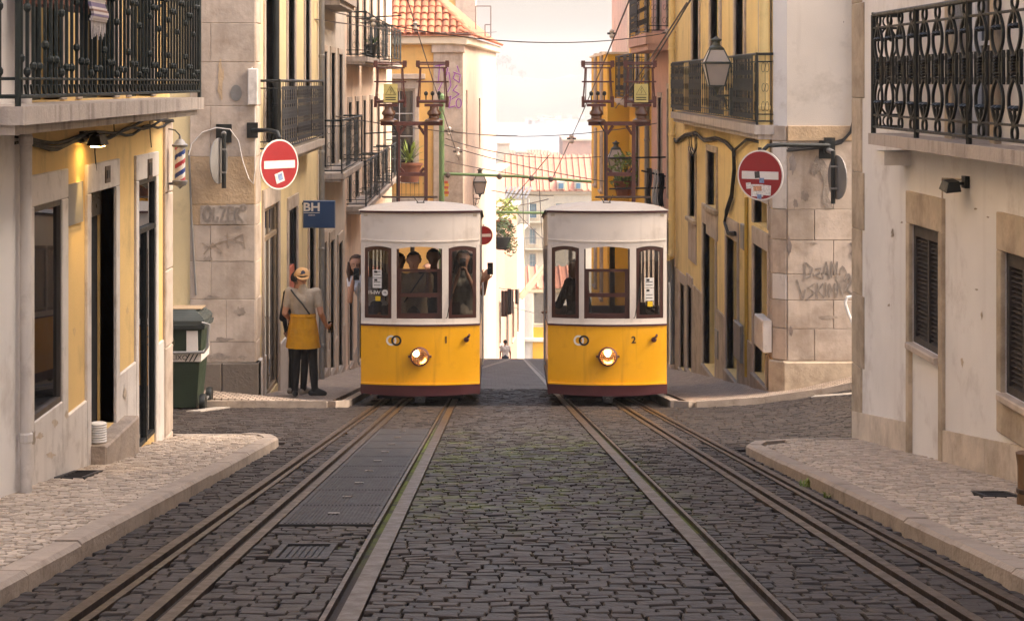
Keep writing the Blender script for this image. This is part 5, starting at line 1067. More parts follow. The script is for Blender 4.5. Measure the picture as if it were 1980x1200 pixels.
# ------------------------------------------------------------------ lanterns
def lantern(label, u, vtop, vbot, y, wall_pt, mat=None):
    s = (vbot - vtop) * y / F; c = px(u, vbot, y); t = thing('street_lantern', label, 'street lamp', c, 'old street lanterns')
    m = mat or M('lantern_green_iron', '#4a4f49', .5, .2, 10, .1, 50, metal=.2); gm = M('frosted_lantern_glass', '#b9aea2', .35, .08, 4, .02, 10, spec=.4)
    wt, wb_ = .25 * s, .15 * s; z0, z1, z2 = .02 * s, .47 * s, .74 * s
    P = lambda w, z: [c + Vector((a * w, b * w, z)) for a, b in ((-1, -1), (1, -1), (1, 1), (-1, 1))]
    A, B, C_ = P(wb_, z0), P(wt, z1), P(.13 * s, z2)
    fr = MB()
    for i in range(4):
        fr.tube([A[i], B[i]], .016 * s, 5); fr.tube([A[i], A[(i + 1) % 4]], .018 * s, 5); fr.tube([B[i], C_[i]], .015 * s, 5); fr.tube([B[i], B[(i + 1) % 4]], .026 * s, 5); fr.tube([C_[i], C_[(i + 1) % 4]], .02 * s, 5)
    fr.ob('frame', m, t)
    for i in range(4):
        j = (i + 1) % 4
        for lo_, hi in ((A, B), (B, C_)):
            k = .985; cc = (lo_[i] + lo_[j] + hi[i] + hi[j]) / 4; vv = [cc + (p - cc) * k for p in (lo_[i], lo_[j], hi[j], hi[i])]; inn = [p + (Vector((c.x, c.y, p.z)) - p) * .03 for p in vv]
            MB().add(vv + inn, [(0, 1, 2, 3), (7, 6, 5, 4)] + [(q, (q + 1) % 4, 4 + (q + 1) % 4, 4 + q) for q in range(4)]).ob('glass_pane', gm, t)
    MB().lathe([(.14 * s, z2), (.15 * s, z2 + .03 * s), (.08 * s, z2 + .08 * s), (.07 * s, z2 + .15 * s), (.11 * s, z2 + .17 * s), (.11 * s, z2 + .2 * s), (.05 * s, z2 + .22 * s), (.02 * s, z2 + .26 * s)], 12, c).ob('cap', m, t, smooth=True)
    MB().lathe([(.13 * s, 0), (.13 * s, .02 * s), (.05 * s, -.04 * s), (.035 * s, -.12 * s)][::-1], 10, c).ob('base', m, t)
    w = Vector(wall_pt); e = c + Vector((0, 0, -.12 * s)); low = Vector((w.x, w.y, e.z - .05 * s)); br = MB().tube([e, e + Vector((0, 0, -.06 * s)), low], .02 * s, 6)
    mid = (e + low) / 2; dx = (low - e)
    br.tube([low - Vector((0, 0, .3 * s)), low - Vector((0, 0, .28 * s)) - dx * .35, mid - Vector((0, 0, .04 * s))], .014 * s, 5)
    br.tube([mid + dx.normalized() * (.09 * s * cos(a)) + Vector((0, 0, -.16 * s + .09 * s * sin(a))) for a in [i * pi / 6 for i in range(12)]], .01 * s, 4, True)
    br.ob('bracket', m, t); MB().box(w.x - .03, w.x + .03, w.y - .05, w.y + .05, low.z - .4 * s, low.z + .15 * s).ob('wall_plate', m, t)
lantern('large frosted street lantern on the yellow corner house balcony', 1385, 70, 168, 26.9, (3.47, 26.9, 0))
lantern('street lantern framed by the steel pylon of tram number 2', 1191, 272, 335, 49.4, (3.68, 49.2, 0))
lantern('small distant street lantern on the apricot house', 928, 325, 375, 67, (-.66, 67, 0))

# ------------------------------------------------------------------ signs
def noentry(label, c, yaw, r, arm, stickers=()):
    """round no entry plate; yaw turns its face away from the camera axis"""
    c = Vector(c); t = thing('no_entry_sign', label, 'road sign', c, 'no entry signs'); n = Vector((sin(yaw), -cos(yaw), 0)); x = Vector((cos(yaw), sin(yaw), 0)); up = Vector((0, 0, 1))
    MB().disc(c - n * .01, r, r, x, up, 40, .012).ob('rim', m_signw, t); MB().disc(c + n * .001, r * .94, r * .94, x, up, 40, .004).ob('red_face', m_red, t)
    def plate(cx, cz, w, h, d, mat, name, rot=0):
        ca, sa = cos(rot), sin(rot); q = [(-w, -h), (w, -h), (w, h), (-w, h)]; q = [(cx + a * ca - b * sa, cz + a * sa + b * ca) for a, b in q]
        MB().hexa([c + x * a + up * b + n * (d - .004) for a, b in q] + [c + x * a + up * b + n * d for a, b in q]).ob(name, mat, t)
    plate(0, 0, r * .8, r * .155, .0085, m_signw, 'white_bar')
    for i, (cx, cz, w, h, mt, ro_) in enumerate(stickers): plate(cx * r, cz * r, w * r, h * r, .0105 + .0009 * i, mt, 'sticker', ro_)
    if arm: 
        MB().tube(arm, .028, 10).ob('arm', m_blk, t, smooth=True); e = Vector(arm[0]); MB().box(e.x - .07, e.x + .07, e.y - .02, e.y + .03, e.z - .1, e.z + .1).ob('wall_plate', m_blk, t)
        MB().tube([c + Vector((0, .03, r * 1.1)), c + Vector((0, .03, -r * .6))], .024, 8).ob('back_post', m_blk, t)
s_ink = M('sticker_dark', '#3a3531', .6, .4, 30, 0); s_wh = M('sticker_white', '#cfc8c0', .6, .3, 40, 0); s_bl = M('sticker_blue', '#7388a8', .6, .4, 40, 0); s_or = M('sticker_orange', '#c08a66', .6, .5, 40, 0)
cl_ = px(540, 318, 23.6); noentry('no entry sign on a black arm at the limestone corner, left of tram number 1', cl_, radians(47), .318, [px(488, 252, 24.15), px(520, 252, 23.9), px(536, 256, 23.7), px(541, 268, 23.65)], [(0, -.52, .22, .2, s_wh, .3), (.03, -.5, .12, .13, s_bl, .3)])
cr_ = px(1470, 339, 23.9); noentry('no entry sign with many stickers above the yellow house pavement', cr_, radians(-35), .325, [px(1604, 281, 24.2), px(1510, 280, 23.95), px(1485, 282, 23.95), px(1475, 292, 23.95)], [(-.12, .02, .11, .13, s_ink, .1), (.08, -.2, .1, .1, s_bl, 0), (-.5, -.42, .1, .12, s_wh, .1), (-.12, -.6, .26, .24, s_wh, 0), (-.1, -.52, .18, .1, s_or, .05), (.3, -.58, .18, .2, s_wh, -.05), (-.02, -.84, .09, .09, s_bl, 0)])
ct_ = px(935, 455, 64.5); noentry('small distant no entry sign on the apricot house behind tram number 1', ct_, radians(12), .33, [ct_ + Vector((-.6, .5, .1)), ct_ + Vector((-.1, .1, .1)), ct_ + Vector((0, .03, .05))])
# signs seen edge-on on the stone corners
def edgesign(label, u, v0, v1, y, side, par_pt):
    a, b = px(u, v0, y), px(u, v1, y); t = thing('edge_on_sign', label, 'road sign', b, 'signs seen from the side'); c = (a + b) / 2; r = (a.z - b.z) * .42
    MB().tube([a, b], .03, 8).ob('post', m_blk, t, smooth=True); MB().tube([Vector(par_pt), a + Vector((0, 0, -.02))], .035, 8).ob('arm', m_grey, t)
    MB().box(par_pt[0] - .1, par_pt[0] + .1, par_pt[1] - .02, par_pt[1] + .02, par_pt[2] - .12, par_pt[2] + .12).ob('wall_plate', m_blk, t)
    x = Vector((side * .25, -1, 0)).normalized(); MB().disc(c + Vector((side * .06, 0, 0)), r, r, x, (0, 0, 1), 28, .012).ob('plate', m_grey, t)
    for z in (.5, -.5): MB().box(c.x - .04, c.x + .1 * max(side, 0) + .03, c.y - .03, c.y + .03, c.z + z * r - .012, c.z + z * r + .012).ob('clamp', m_grey, t)
edgesign('grey sign seen edge on, fixed high on the limestone corner', 433, 258, 364, 23.9, -1, tuple(px(433, 258, 24.17)))
edgesign('round sign seen edge on beside the sticker covered no entry sign', 1611, 292, 394, 23.95, 1, tuple(px(1598, 289, 24.28)))
# blue shop sign
q = px(586, 440, 30.2); t = thing('shop_sign', 'square blue shop sign reading BH sticking out over the pavement', 'sign', q); fb_ = facing(30.2); r = fb_.rect(586, 388, 648, 441)
MB().cfb(fb_, r[0], r[1], r[2], r[3], -.07, 0, .008).ob('frame', M('sign_edge', '#5d6b80', .5, .1, 8, 0), t); MB().fb(fb_, r[0] + .012, r[1] - .012, r[2] + .012, r[3] - .012, 0, .003).ob('panel', m_blue, t)
cx = (r[0] + r[1]) / 2; put_text('BH', .19, m_signw, fb_, cx - .12, r[3] - .11, .005, t, sx=1.15, bold=.005); put_text('LISBOA', .035, m_signw, fb_, cx - .12, r[3] - .235, .005, t)
MB().fb(fb_, cx - .25, cx + .01, r[3] - .2, r[3] - .192, .003, .006).ob('rule', m_signw, t)
MB().tube([(XL, 30.23, r[3] - .05), (r[0], 30.23, r[3] - .05)], .02, 6).ob('bracket', m_blk, t)

# ------------------------------------------------------------------ green mast, cross tubes and overhead wires
m_mast = M('mast_green', '#5f7a4c', .6, .15, 6, .1, 40)
a = px(854, 185, 60); t = thing('green_mast', 'green steel mast standing in front of the apricot house', 'mast', (a.x, 60, G(60)))
MB().tube([(a.x, 60, G(60)), (a.x, 60, a.z)], .085, 10).ob('pole', m_mast, t, smooth=True); MB().lathe([(.12, -.1), (.12, 0), (.02, .08)], 10, (a.x, 60, a.z)).ob('finial', m_mast, t)
MB().tube([px(858, 336, 60), px(1000, 341, 60), px(1166, 353, 60)], .05, 8).ob('cross_tube', m_mast, t, smooth=True)
for u, v in ((866, 338), (966, 341), (1028, 344), (1065, 346), (1150, 352)): MB().lathe([(.03, -.1), (.08, -.06), (.08, .04), (.03, .08)], 8, px(u, v, 59.95)).ob('clamp', m_wire, t)
tag(MB().tube([px(955, 410, 82), px(1000, 411, 82), px(1080, 412, 82)], .06, 8).ob('span_tube', m_mast), 'second green tube spanning the lower street below the first', 'tube')
fl_ = px(862, 352, 59.8); t = thing('small_banner', 'small red and yellow banner tied to the green mast', 'banner', px(862, 378, 59.8))
mb = MB(); m_ban = [M('banner_red', '#b0503c', .9, .1, 9, 0), M('banner_yellow', '#c9a23c', .9, .1, 9, 0)]
for k in range(6):
    mb.m = k % 2; a, b = px(859 + k % 2, 350 + 5 * k, 59.8), px(866 + (k * 2) % 3, 355 + 5 * k, 59.8); mb.box(min(a.x, b.x), max(a.x, b.x), 59.78, 59.82, b.z, a.z)
mb.ob('cloth', m_ban, t)
WI = [((380, 0), 24, (960, 62), 70, .2, 'span wire from the limestone house to above the apricot roof'), ((640, 22), 30, (1300, 62), 38, .35, 'upper span wire crossing the whole street'), ((1240, 65), 42, (1632, 43), 24.3, .02, 'span wire ending on the white plastered end wall'),
      ((788, 0), 45, (888, 310), 62, .05, 'trolley wire descending past the violet graffiti'), ((1217, 0), 30, (1103, 270), 70, .05, 'trolley wire descending across the white sky'), ((1335, 0), 28, (1180, 240), 60, .1, 'contact wire slanting past the rose house'), ((1328, 6), 28, (1150, 260), 65, .1, 'second contact wire slanting past the rose house'),
      ((650, 225), 36, (1000, 262), 62, .1, 'middle span wire behind the tram pylons'), ((868, 253), 60, (1290, 235), 41, .25, 'span wire between the tram pylons'), ((860, 280), 60, (1178, 352), 50, .1, 'sloping feeder wire beyond the pylons'), ((862, 312), 60, (1060, 345), 66, .05, 'short feeder wire near the green tube'),
      ((1103, 270), 70, (1068, 345), 75, .02, 'hanger wire dropping to the green tube'), ((1000, 412), 82, (1060, 470), 100, .05, 'low wire in the lower street'), ((970, 400), 80, (1060, 385), 60, .05, 'thin wire rising to the roof of tram number 2'), ((950, 368), 70, (1070, 378), 62, .06, 'thin wire parallel to the green tube'),
      ((962, 415), 84, (1062, 300), 66, .05, 'feeder wire rising across the far roofs'), ((1010, 345), 66, (1016, 560), 110, .1, 'vertical looking drop wire in the lower street'), ((862, 268), 60, (1190, 300), 52, .3, 'slack wire sagging behind both pylons'), ((940, 575), 90, (1060, 610), 105, .1, 'low slack wire near the laundry'), ((1042, 345), 66, (1052, 520), 110, .1, 'thin drop wire beside tram number 2')]
for (u0, v0), y0, (u1, v1), y1, dr, lb in WI:
    w = MB().tube(sag(px(u0, v0, y0), px(u1, v1, y1), dr), .008 + .00013 * (y0 + y1) / 2, 4).ob('overhead_wire', m_wire); tag(w, 'thin ' + lb, 'wire', 'overhead wires')
for u, v, y in ((722, 42, 32), (803, 50, 45), (1183, 65, 36.5), (1290, 64, 37.5), (868, 253, 60), (1105, 268, 64), (885, 293, 60)):
    p = px(u, v, y); s_ = y / 36; t = thing('wire_insulator', f'small pale insulator on the span wire {["near the grey white house", "above the apricot roof", "in front of the white sky", "by the rose house balcony", "beside the pylon of tram number 1", "over the far roofs", "near the violet graffiti"][[722, 803, 1183, 1290, 868, 1105, 885].index(u)]}', 'insulator', p, 'wire insulators')
    MB().lathe([(.02 * s_, -.1 * s_), (.05 * s_, -.06 * s_), (.03 * s_, 0), (.05 * s_, .05 * s_), (.02 * s_, .08 * s_)], 8, p).ob('body', m_wg, t)
    MB().tube([p + Vector((-.09 * s_, 0, 0)), p + Vector((.09 * s_, 0, 0))], .02 * s_, 6).ob('bar', m_wire, t)
# ------------------------------------------------------------------ the two funicular trams
m_ty = M('tram_yellow', '#e0a010', .38, .06, 2.5, .12, 5, coat=.2, dirt=('#9a6410', .56, .8, .4, 5), streak=('#7a5216', .58, .8, .4, 9))
m_tc = M('tram_cream', '#cabfb3', .45, .05, 2.5, .12, 5, dirt=('#8d7c6b', .55, .8, .35, 4), streak=('#8d7c6b', .56, .8, .4, 8))
m_tm = M('tram_maroon', '#43171a', .45, .15, 6, .1, 40)
m_troof = M('tram_roof_grey', '#8f8780', .6, .1, 4, .15, 30, dirt=('#6a625b', .5, .8, .5, 4))
m_tw = M('tram_window_wood', '#3b1c14', .4, .2, 9, .1, 40, coat=.3)
m_tg = glass('tram_window_glass', (.66, .66, .65), .85, .02, 1.65)
m_under = M('undercarriage_black', '#0e0c0b', .8, .2, 6, .1, 30)
HW = .757
bow = lambda x: .13 * (x / HW) ** 2
def csheet(mb, x0, x1, z0, z1, o0, o1, n=16, off=0):
    """slab that follows the bowed tram front; z0, z1 may be functions of x"""
    Z0 = z0 if callable(z0) else (lambda x: z0); Z1 = z1 if callable(z1) else (lambda x: z1); vs = []; fs = []
    for i in range(n + 1):
        x = x0 + (x1 - x0) * i / n; y = bow(x) + off; vs += [(x, y + o0, Z0(x)), (x, y + o1, Z0(x)), (x, y + o1, Z1(x)), (x, y + o0, Z1(x))]
    for i in range(n):
        for j in range(4): fs.append((4 * i + j, 4 * i + (j + 1) % 4, 4 * i + 4 + (j + 1) % 4, 4 * i + 4 + j))
    fs += [(0, 1, 2, 3), tuple(4 * n + j for j in (3, 2, 1, 0))]
    return mb.add(vs, fs)
def tram(num, label, loc, rotz, px_off, sign_side):
    t = thing('funicular_tram', label, 'tram', loc, 'funicular trams', rotz)
    LEN = 5.6; low = lambda y: 0.; SH = [.09]
    def P(mb, name, mat, par=t, smooth=False, **kw):
        mb.v = [(x, y, z - SH[0] * max(0, y - .14)) for x, y, z in mb.v]      # the body steps down with the slope
        return mb.ob(name, mat, par, smooth, local=True, **kw)
    P(csheet(MB(), -HW, HW, .262, 1.016, 0, .03), 'front_panel', m_ty, smooth=True)
    P(csheet(MB(), -HW - .004, HW + .004, lambda x: .13 + .02 * (x / HW) ** 2, .27, -.02, .03), 'skirt', m_tm, smooth=True)
    P(csheet(MB(), -HW, HW, .268, .290, -.026, -.001), 'skirt_moulding', m_ty, smooth=True)
    P(csheet(MB(), -HW - .006, HW + .006, 1.012, 1.034, -.014, .03), 'belt_rail', m_tm, smooth=True)
    up = MB(); csheet(up, -HW, HW, 1.035, 1.105, 0, .03)
    for a, b in ((-HW, -.708), (-.362, -.298), (.281, .362), (.714, HW)): csheet(up, a, b, 1.104, 2.03, 0, .03, 3)
    csheet(up, -HW, HW, 2.028, 2.446, -.002, .03); P(up, 'upper_front', m_tc, smooth=True)
    P(csheet(MB(), -HW, HW, lambda x: 2.075 + .02 * (x / HW) ** 2, lambda x: 2.09 + .02 * (x / HW) ** 2, -.012, -.002), 'moulding', m_tc, smooth=True)
    P(csheet(MB(), -HW, HW, 1.034, 1.05, -.016, -.001), 'sill_moulding', m_tc, smooth=True)
    P(csheet(MB(), -HW - .012, HW + .012, 2.447, 2.473, -.028, .03), 'cornice', m_tm, smooth=True)
    rv = MB()
    for z_ in (.31, .985):
        for k in range(23):
            x = -.72 + 1.44 * k / 22; rv.lathe([(.006, 0), (.005, -.003), (.001, -.004)], 6, (x, bow(x), z_), 'y')
    P(rv, 'rivets', m_ty, kind='stuff')
    P(MB().tube([(.33, bow(.33) - .012, 1.115), (.345, bow(.345) - .02, 1.13), (.43, bow(.43) - .006, 1.62)], .006, 5).tube([(.40, bow(.4) - .004, 1.36), (.445, bow(.445) - .004, 1.75)], .005, 4), 'wiper', m_blk)
    P(MB().box(-.06, .06, -.04, .1, .05, .13).tube([(0, -.04, .09), (0, -.09, .09)], .03, 8), 'buffer', m_under)
    # windows of the front
    def win(x0, x1, arch, glazed=True):
        z0, z1 = 1.108, 2.026; fw = .042; mb = MB(); xm = (x0 + x1) / 2; hwid = (x1 - x0) / 2
        top = lambda x: z1 - .05 - arch * ((x - xm) / hwid) ** 2
        csheet(mb, x0, x0 + fw, z0, z1, .004, .04, 2); csheet(mb, x1 - fw, x1, z0, z1, .004, .04, 2); csheet(mb, x0 + fw, x1 - fw, z0, z0 + fw, .006, .04, 6); csheet(mb, x0 + fw, x1 - fw, top, z1, .006, .04, 10)
        w = P(mb, 'window', m_tw, smooth=True)
        P(csheet(MB(), x0 + fw - .005, x1 - fw + .005, z0 + fw - .005, z1 - .04, .02, .024, 6), 'pane', m_tg, w, True)
        # cream corner fillets over the arch
        P(csheet(MB(), x0, x1, lambda x: z1 - .002 - arch * .55 * ((x - xm) / hwid) ** 2, z1 + .003, -.001, .005, 12), 'arch_fillet', m_tc, w, True)
        return w
    wl = win(-.705, -.364, .05); wr = win(.364, .711, .05)
    # middle window: open above, wooden sash below
    x0, x1 = -.296, .279; mb = MB(); csheet(mb, x0, x0 + .018, 1.108, 2.026, .008, .04, 2); csheet(mb, x1 - .018, x1, 1.108, 2.026, .008, .04, 2)
    wm = P(mb, 'window', m_tw, smooth=True); sx0, sx1 = x0 + .019, x1 - .019
    zt = 1.735
    mb = MB(); csheet(mb, sx0, sx0 + .04, 1.11, zt, .02, .05, 2); csheet(mb, sx1 - .04, sx1, 1.11, zt, .02, .05, 2)
    for a, b in ((1.11, 1.175), (1.38, 1.43), (1.7, zt)): csheet(mb, sx0 + .04, sx1 - .04, a, b, .021, .05, 6)
    P(mb, 'sash', m_tw, wm, True); P(csheet(MB(), sx0 + .035, sx1 - .035, 1.17, 1.705, .034, .038, 6), 'pane', m_tg, wm, True)
    P(csheet(MB(), x0, x1, lambda x: 2.02 - .03 * (x / .29) ** 2, 2.03, -.001, .005, 12), 'arch_fillet', m_tc, wm, True)
    # sides, rear, floor, roof
    bays = [.16, 1.0, 1.9, 2.8, 3.7, 4.6, LEN - .14]
    for s in (-1, 1):
        X0, X1 = (HW - .03, HW) if s > 0 else (-HW, -HW + .03); mb = MB(); ya, yb = .131, LEN - .131
        mb.hexa([(X0, ya, .262), (X1, ya, .262), (X1, yb, .262 + low(LEN)), (X0, yb, .262 + low(LEN)), (X0, ya, 1.016), (X1, ya, 1.016), (X1, yb, 1.016), (X0, yb, 1.016)]); P(mb, 'side_panel', m_ty)
        mb = MB().hexa([(X0 - .004 * s, ya, .13), (X1 + .004 * s, ya, .13), (X1 + .004 * s, yb, .13 + low(LEN)), (X0 - .004 * s, yb, .13 + low(LEN)), (X0 - .004 * s, ya, .261), (X1 + .004 * s, ya, .261), (X1 + .004 * s, yb, .261 + low(LEN)), (X0 - .004 * s, yb, .261 + low(LEN))]); P(mb, 'side_skirt', m_tm)
        mb = MB().box(X0, X1, ya, yb, 1.035, 1.105).box(X0, X1, ya, yb, 2.028, 2.446)
        for y in bays: mb.box(X0, X1, y - .03, y + .03, 1.105, 2.028)
        P(mb, 'upper_side', m_tc); P(MB().box(X0 - .005, X1 + .005, ya, yb, 1.0165, 1.0345), 'belt_rail', m_tm); P(MB().box(X0 - .01, X1 + .01, ya, yb, 2.447, 2.473), 'cornice', m_tm)
        for y0, y1 in list(zip(bays, bays[1:]))[1:]:
            w = MB(); w.box(X0 + .004, X1 - .004, y0 + .031, y0 + .07, 1.106, 2.027).box(X0 + .004, X1 - .004, y1 - .07, y1 - .031, 1.106, 2.027).box(X0 + .004, X1 - .004, y0 + .07, y1 - .07, 1.106, 1.15).box(X0 + .004, X1 - .004, y0 + .07, y1 - .07, 1.98, 2.027)
            w = P(w, 'side_window', m_tw); P(MB().box((X0 + X1) / 2 - .002, (X0 + X1) / 2 + .002, y0 + .07, y1 - .07, 1.15, 1.98), 'pane', m_tg, w)
        P(MB().tube([(s * (HW + .03), .2, .5), (s * (HW + .04), .2, .55), (s * (HW + .04), .2, 1.5), (s * (HW + .03), .2, 1.55)], .012, 6), 'grab_rail', m_grey)
    mb = MB(); mb.box(-HW, HW, LEN - .03, LEN, .262 + low(LEN), 1.10).box(-HW, HW, LEN - .03, LEN, 2.3, 2.446)
    for a, b in ((-HW, -.7), (-.364, -.298), (.279, .364), (.705, HW)): mb.box(a, b, LEN - .03, LEN, 1.10, 2.3)
    P(mb, 'rear_wall', m_tc)
    m_in = M('tram_interior_wood', '#6a452c', .55, .2, 8, .1, 40)
    P(MB().hexa([(-.72, .1, .2), (.72, .1, .2), (.72, LEN - .1, .2), (-.72, LEN - .1, .2), (-.72, .1, .24), (.72, .1, .24), (.72, LEN - .1, .24), (-.72, LEN - .1, .24)]), 'floor', m_in)
    P(MB().box(-.72, .72, .1, LEN - .05, 2.40, 2.43), 'ceiling', M('tram_ceiling', '#b8a890', .7))
    for s in (-1, 1):
        for y0 in (1.5, 3.3): b = P(MB().box(min(s * .72, s * .38), max(s * .72, s * .38), y0, y0 + 1.3, .6, .66), 'bench', m_in); P(MB().box(min(s * .722, s * .68), max(s * .722, s * .68), y0, y0 + 1.3, .66, 1.05), 'backrest', m_in, b)
    mb = MB()
    for x0_, x1_ in ((-.72, -.32), (.32, .72)): mb.box(x0_, x1_, 1.1, 1.13, .24, 1.05).box(x0_, x0_ + .05, 1.1, 1.13, 1.05, 2.4).box(x1_ - .05, x1_, 1.1, 1.13, 1.05, 2.4)
    P(mb, 'partition', m_in)
    P(MB().box(.25, .55, .35, .6, .24, 1.12).box(.3, .5, .3, .36, 1.12, 1.3), 'control_stand', m_wood)
    roof = MB(); nx, ny = 16, 20; 
    def rzf(x, y):
        k = min(1, (y + .06) / .55, (LEN + .06 - y) / .55); k = max(0, k); return 2.474 + .125 * sqrt(max(0, 1 - (x / .8) ** 2)) * sin(k * pi / 2) ** .7
    vs = []
    for j in range(ny + 1):
        v = j / ny; 
        for i in range(nx + 1):
            x = -.79 + 1.58 * i / nx; yf = bow(max(-HW, min(HW, x))) - .035; yb = LEN + .035 - bow(max(-HW, min(HW, x))); y = yf + (yb - yf) * v; d = min(y - yf, yb - y); k = sin(min(1, d / .5) * pi / 2) ** .75; vs.append((x, y, 2.474 + .128 * sqrt(max(0, 1 - (x / .795) ** 2)) * k))
    # denser spacing at the ends
    roof.add(vs, [(j * (nx + 1) + i, j * (nx + 1) + i + 1, (j + 1) * (nx + 1) + i + 1, (j + 1) * (nx + 1) + i) for j in range(ny) for i in range(nx)]); P(roof, 'roof', m_troof, smooth=True)
    P(MB().box(px_off - .35, px_off + .38, 1.0, 1.3, 2.66, 2.68), 'roof_board', M('roof_board_wood', '#4a3a30', .8, .2, 8, .2, 30))
    P(MB().tube([(-.03, .25, 2.57), (-.1, .25, 2.66)], .006, 5).tube([(.03, .25, 2.57), (.08, .25, 2.67)], .006, 5).box(-.05, .05, .22, .28, 2.55, 2.58), 'aerial', m_blk)
    # undercarriage
    u_ = P(MB().hexa([(-.55, .25, .07), (.55, .25, .07), (.55, LEN - .3, .07 + low(LEN)), (-.55, LEN - .3, .07 + low(LEN)), (-.55, .25, .21), (.55, .25, .21), (.55, LEN - .3, .21), (-.55, LEN - .3, .21)]), 'undercarriage', m_under)
    for s in (-1, 1):
        for y in (.9, LEN - 1): P(MB().lathe([(.05, -.05), (.2, -.05), (.2, .02), (.225, .03), (.225, .05), (.05, .05)], 20, (s * .45, y, .21 + low(y)), 'x'), 'wheel', m_under, u_, True)
    # headlamp
    hx, hz = .0, .635; hy = bow(hx)
    h = P(MB().lathe([(.105, .02), (.118, 0), (.124, -.05), (.118, -.075), (.100, -.085), (.098, -.06)], 28, (hx, hy, hz), 'y', caps=1), 'headlamp', m_copper, smooth=True)
    P(MB().lathe([(.097, -.055), (.085, -.068), (.05, -.078), (.005, -.082)], 24, (hx, hy, hz), 'y', caps=2), 'lens', glass('lamp_glass', (.95, .9, .8), .9), h, True)
    P(MB().lathe([(.098, -.03), (.07, -.014), (.03, -.006)], 24, (hx, hy, hz), 'y', caps=2), 'reflector', M('lamp_reflector', '#a8825a', .2, .1, 5, 0, metal=.9), h, True)
    P(MB().lathe([(.003, -.012), (.03, -.018), (.036, -.035), (.026, -.052), (.003, -.056)], 14, (hx - (.045 if num == '1' else .0), hy, hz + .035), 'y'), 'bulb', M('lit_bulb', (1, .72, .38), .4, 0, 1, 0, emit=16), h, True)
    gmb = MB()
    for k in range(-3, 4):
        e = sqrt(max(0, .1 ** 2 - (k * .027) ** 2)); gmb.tube([(hx + k * .027, hy - .088, hz - e), (hx + k * .027, hy - .092, hz), (hx + k * .027, hy - .088, hz + e)], .0028, 4); gmb.tube([(hx - e, hy - .089, hz + k * .027), (hx, hy - .093, hz + k * .027), (hx + e, hy - .089, hz + k * .027)], .0028, 4)
    P(gmb, 'guard_grille', m_copper, h); P(MB().box(-.148, -.12, hy - .05, hy, hz - .012, hz + .012).box(.12, .148, hy - .05, hy, hz - .012, hz + .012), 'lug', m_copper, h)
    # hook lamp, number, emblem rings
    p_ = (.59, bow(.59), .84); k_ = P(MB().lathe([(.02, .01), (.03, -.01), (.035, -.035), (.02, -.05)], 12, p_, 'y').tube([(.6, bow(.6) - .03, .86), (.62, bow(.6) - .05, .885), (.625, bow(.6) - .03, .9)], .016, 6), 'marker_lamp', m_tm, smooth=True)
    me = textmesh(num, .12, m_ink, .001, bold=.003); yn = bow(.33); me.transform(Matrix.Translation((.33, yn - .003, .835)) @ Matrix.Rotation(.13 * 2 * .33 / HW ** 2, 4, 'Z') @ Matrix.Rotation(pi / 2, 4, 'X')); obj('number', me, t, local=True)
    for cx, mt, dy in ((-.365, m_signw, -.003), (-.3, m_ink, -.004)):
        n = 28; vs = []
        for r_ in (.066, .042): vs += [(cx + r_ * cos(2 * pi * i / n), bow(cx + r_ * cos(2 * pi * i / n)) + dy, .83 + r_ * sin(2 * pi * i / n)) for i in range(n)]
        P(MB().add(vs, [(i, (i + 1) % n, n + (i + 1) % n, n + i) for i in range(n)]), 'emblem_ring', mt)
    # notices on the windows
    def sticker(x0_, x1_, z0_, z1_, mt, o_=.016): return P(csheet(MB(), x0_, x1_, z0_, z1_, o_, o_ + .002, 3), 'window_notice', mt)
    w_n = M('notice_paper', '#c9c4bd', .6, .1, 30, 0); y_n = M('notice_yellow', '#c9a516', .5, .1, 20, 0)
    if num == '1': X, zs = -.605, (1.49, 1.62, 1.72)
    else: X, zs = .475, (1.33, 1.49, 1.62)
    for a, b in ((zs[0], zs[1] - .004), (zs[1] + .004, zs[2])):
        q_ = sticker(X, X + .115, a, b, w_n)
        for j in range(2): P(csheet(MB(), X + .015, X + .1, a + .03 + j * .04, a + .038 + j * .04, .0135, .0145, 2), 'print_line', m_ink, q_)
        P(csheet(MB(), X + .02, X + .06, b - .04, b - .012, .0135, .0145, 2), 'print_block', m_ink, q_)
    sticker(X + .035, X + .1, zs[0] - (.165 if num == '1' else .075), zs[0] - (.105 if num == '1' else .01), y_n)
    if num == '1':
        me = textmesh('WI-FI', .07, m_signw, .0008, True); me.transform(Matrix.Translation((-.585, bow(.585) + .016, 1.43)) @ Matrix.Rotation(-.13 * 2 * .585 / HW ** 2, 4, 'Z') @ Matrix.Rotation(pi / 2, 4, 'X')); obj('wifi_lettering', me, t, local=True)
        n = 20; c_ = -.447; vs = [(c_ + .04 * cos(2 * pi * i / n), bow(c_) + .014 - .03 * cos(2 * pi * i / n) * .3, 1.43 + .04 * sin(2 * pi * i / n)) for i in range(n)]; P(MB().add(vs, [tuple(range(n))]), 'wifi_badge', w_n)
        for rr_ in (.012, .022): P(MB().tube([(c_ + rr_ * cos(a), bow(c_) + .01 - .3 * .03 * cos(a), 1.42 + rr_ * sin(a)) for a in (.7, 1.1, 1.57, 2.0, 2.4)], .003, 4), 'wifi_arc', m_ink)
    # current collectors: steel pylon with two sprung frames
    py, zb, zc = 1.9, 2.3, 3.51; po = px_off; SH[0] = 0.
    pyl = P(MB().box(po - .205, po - .155, py - .03, py + .03, zb, zc).box(po + .175, po + .225, py - .03, py + .03, zb, zc), 'pylon', m_copper)
    P(MB().box(po - .155, po + .175, py - .025, py + .025, zb + .52, zb + .57).tube([(po - .155, py, zb + .63), (po - .1, py, zb + .57)], .02, 5).tube([(po + .175, py, zb + .63), (po + .12, py, zb + .57)], .02, 5), 'cross_brace', m_copper, pyl)
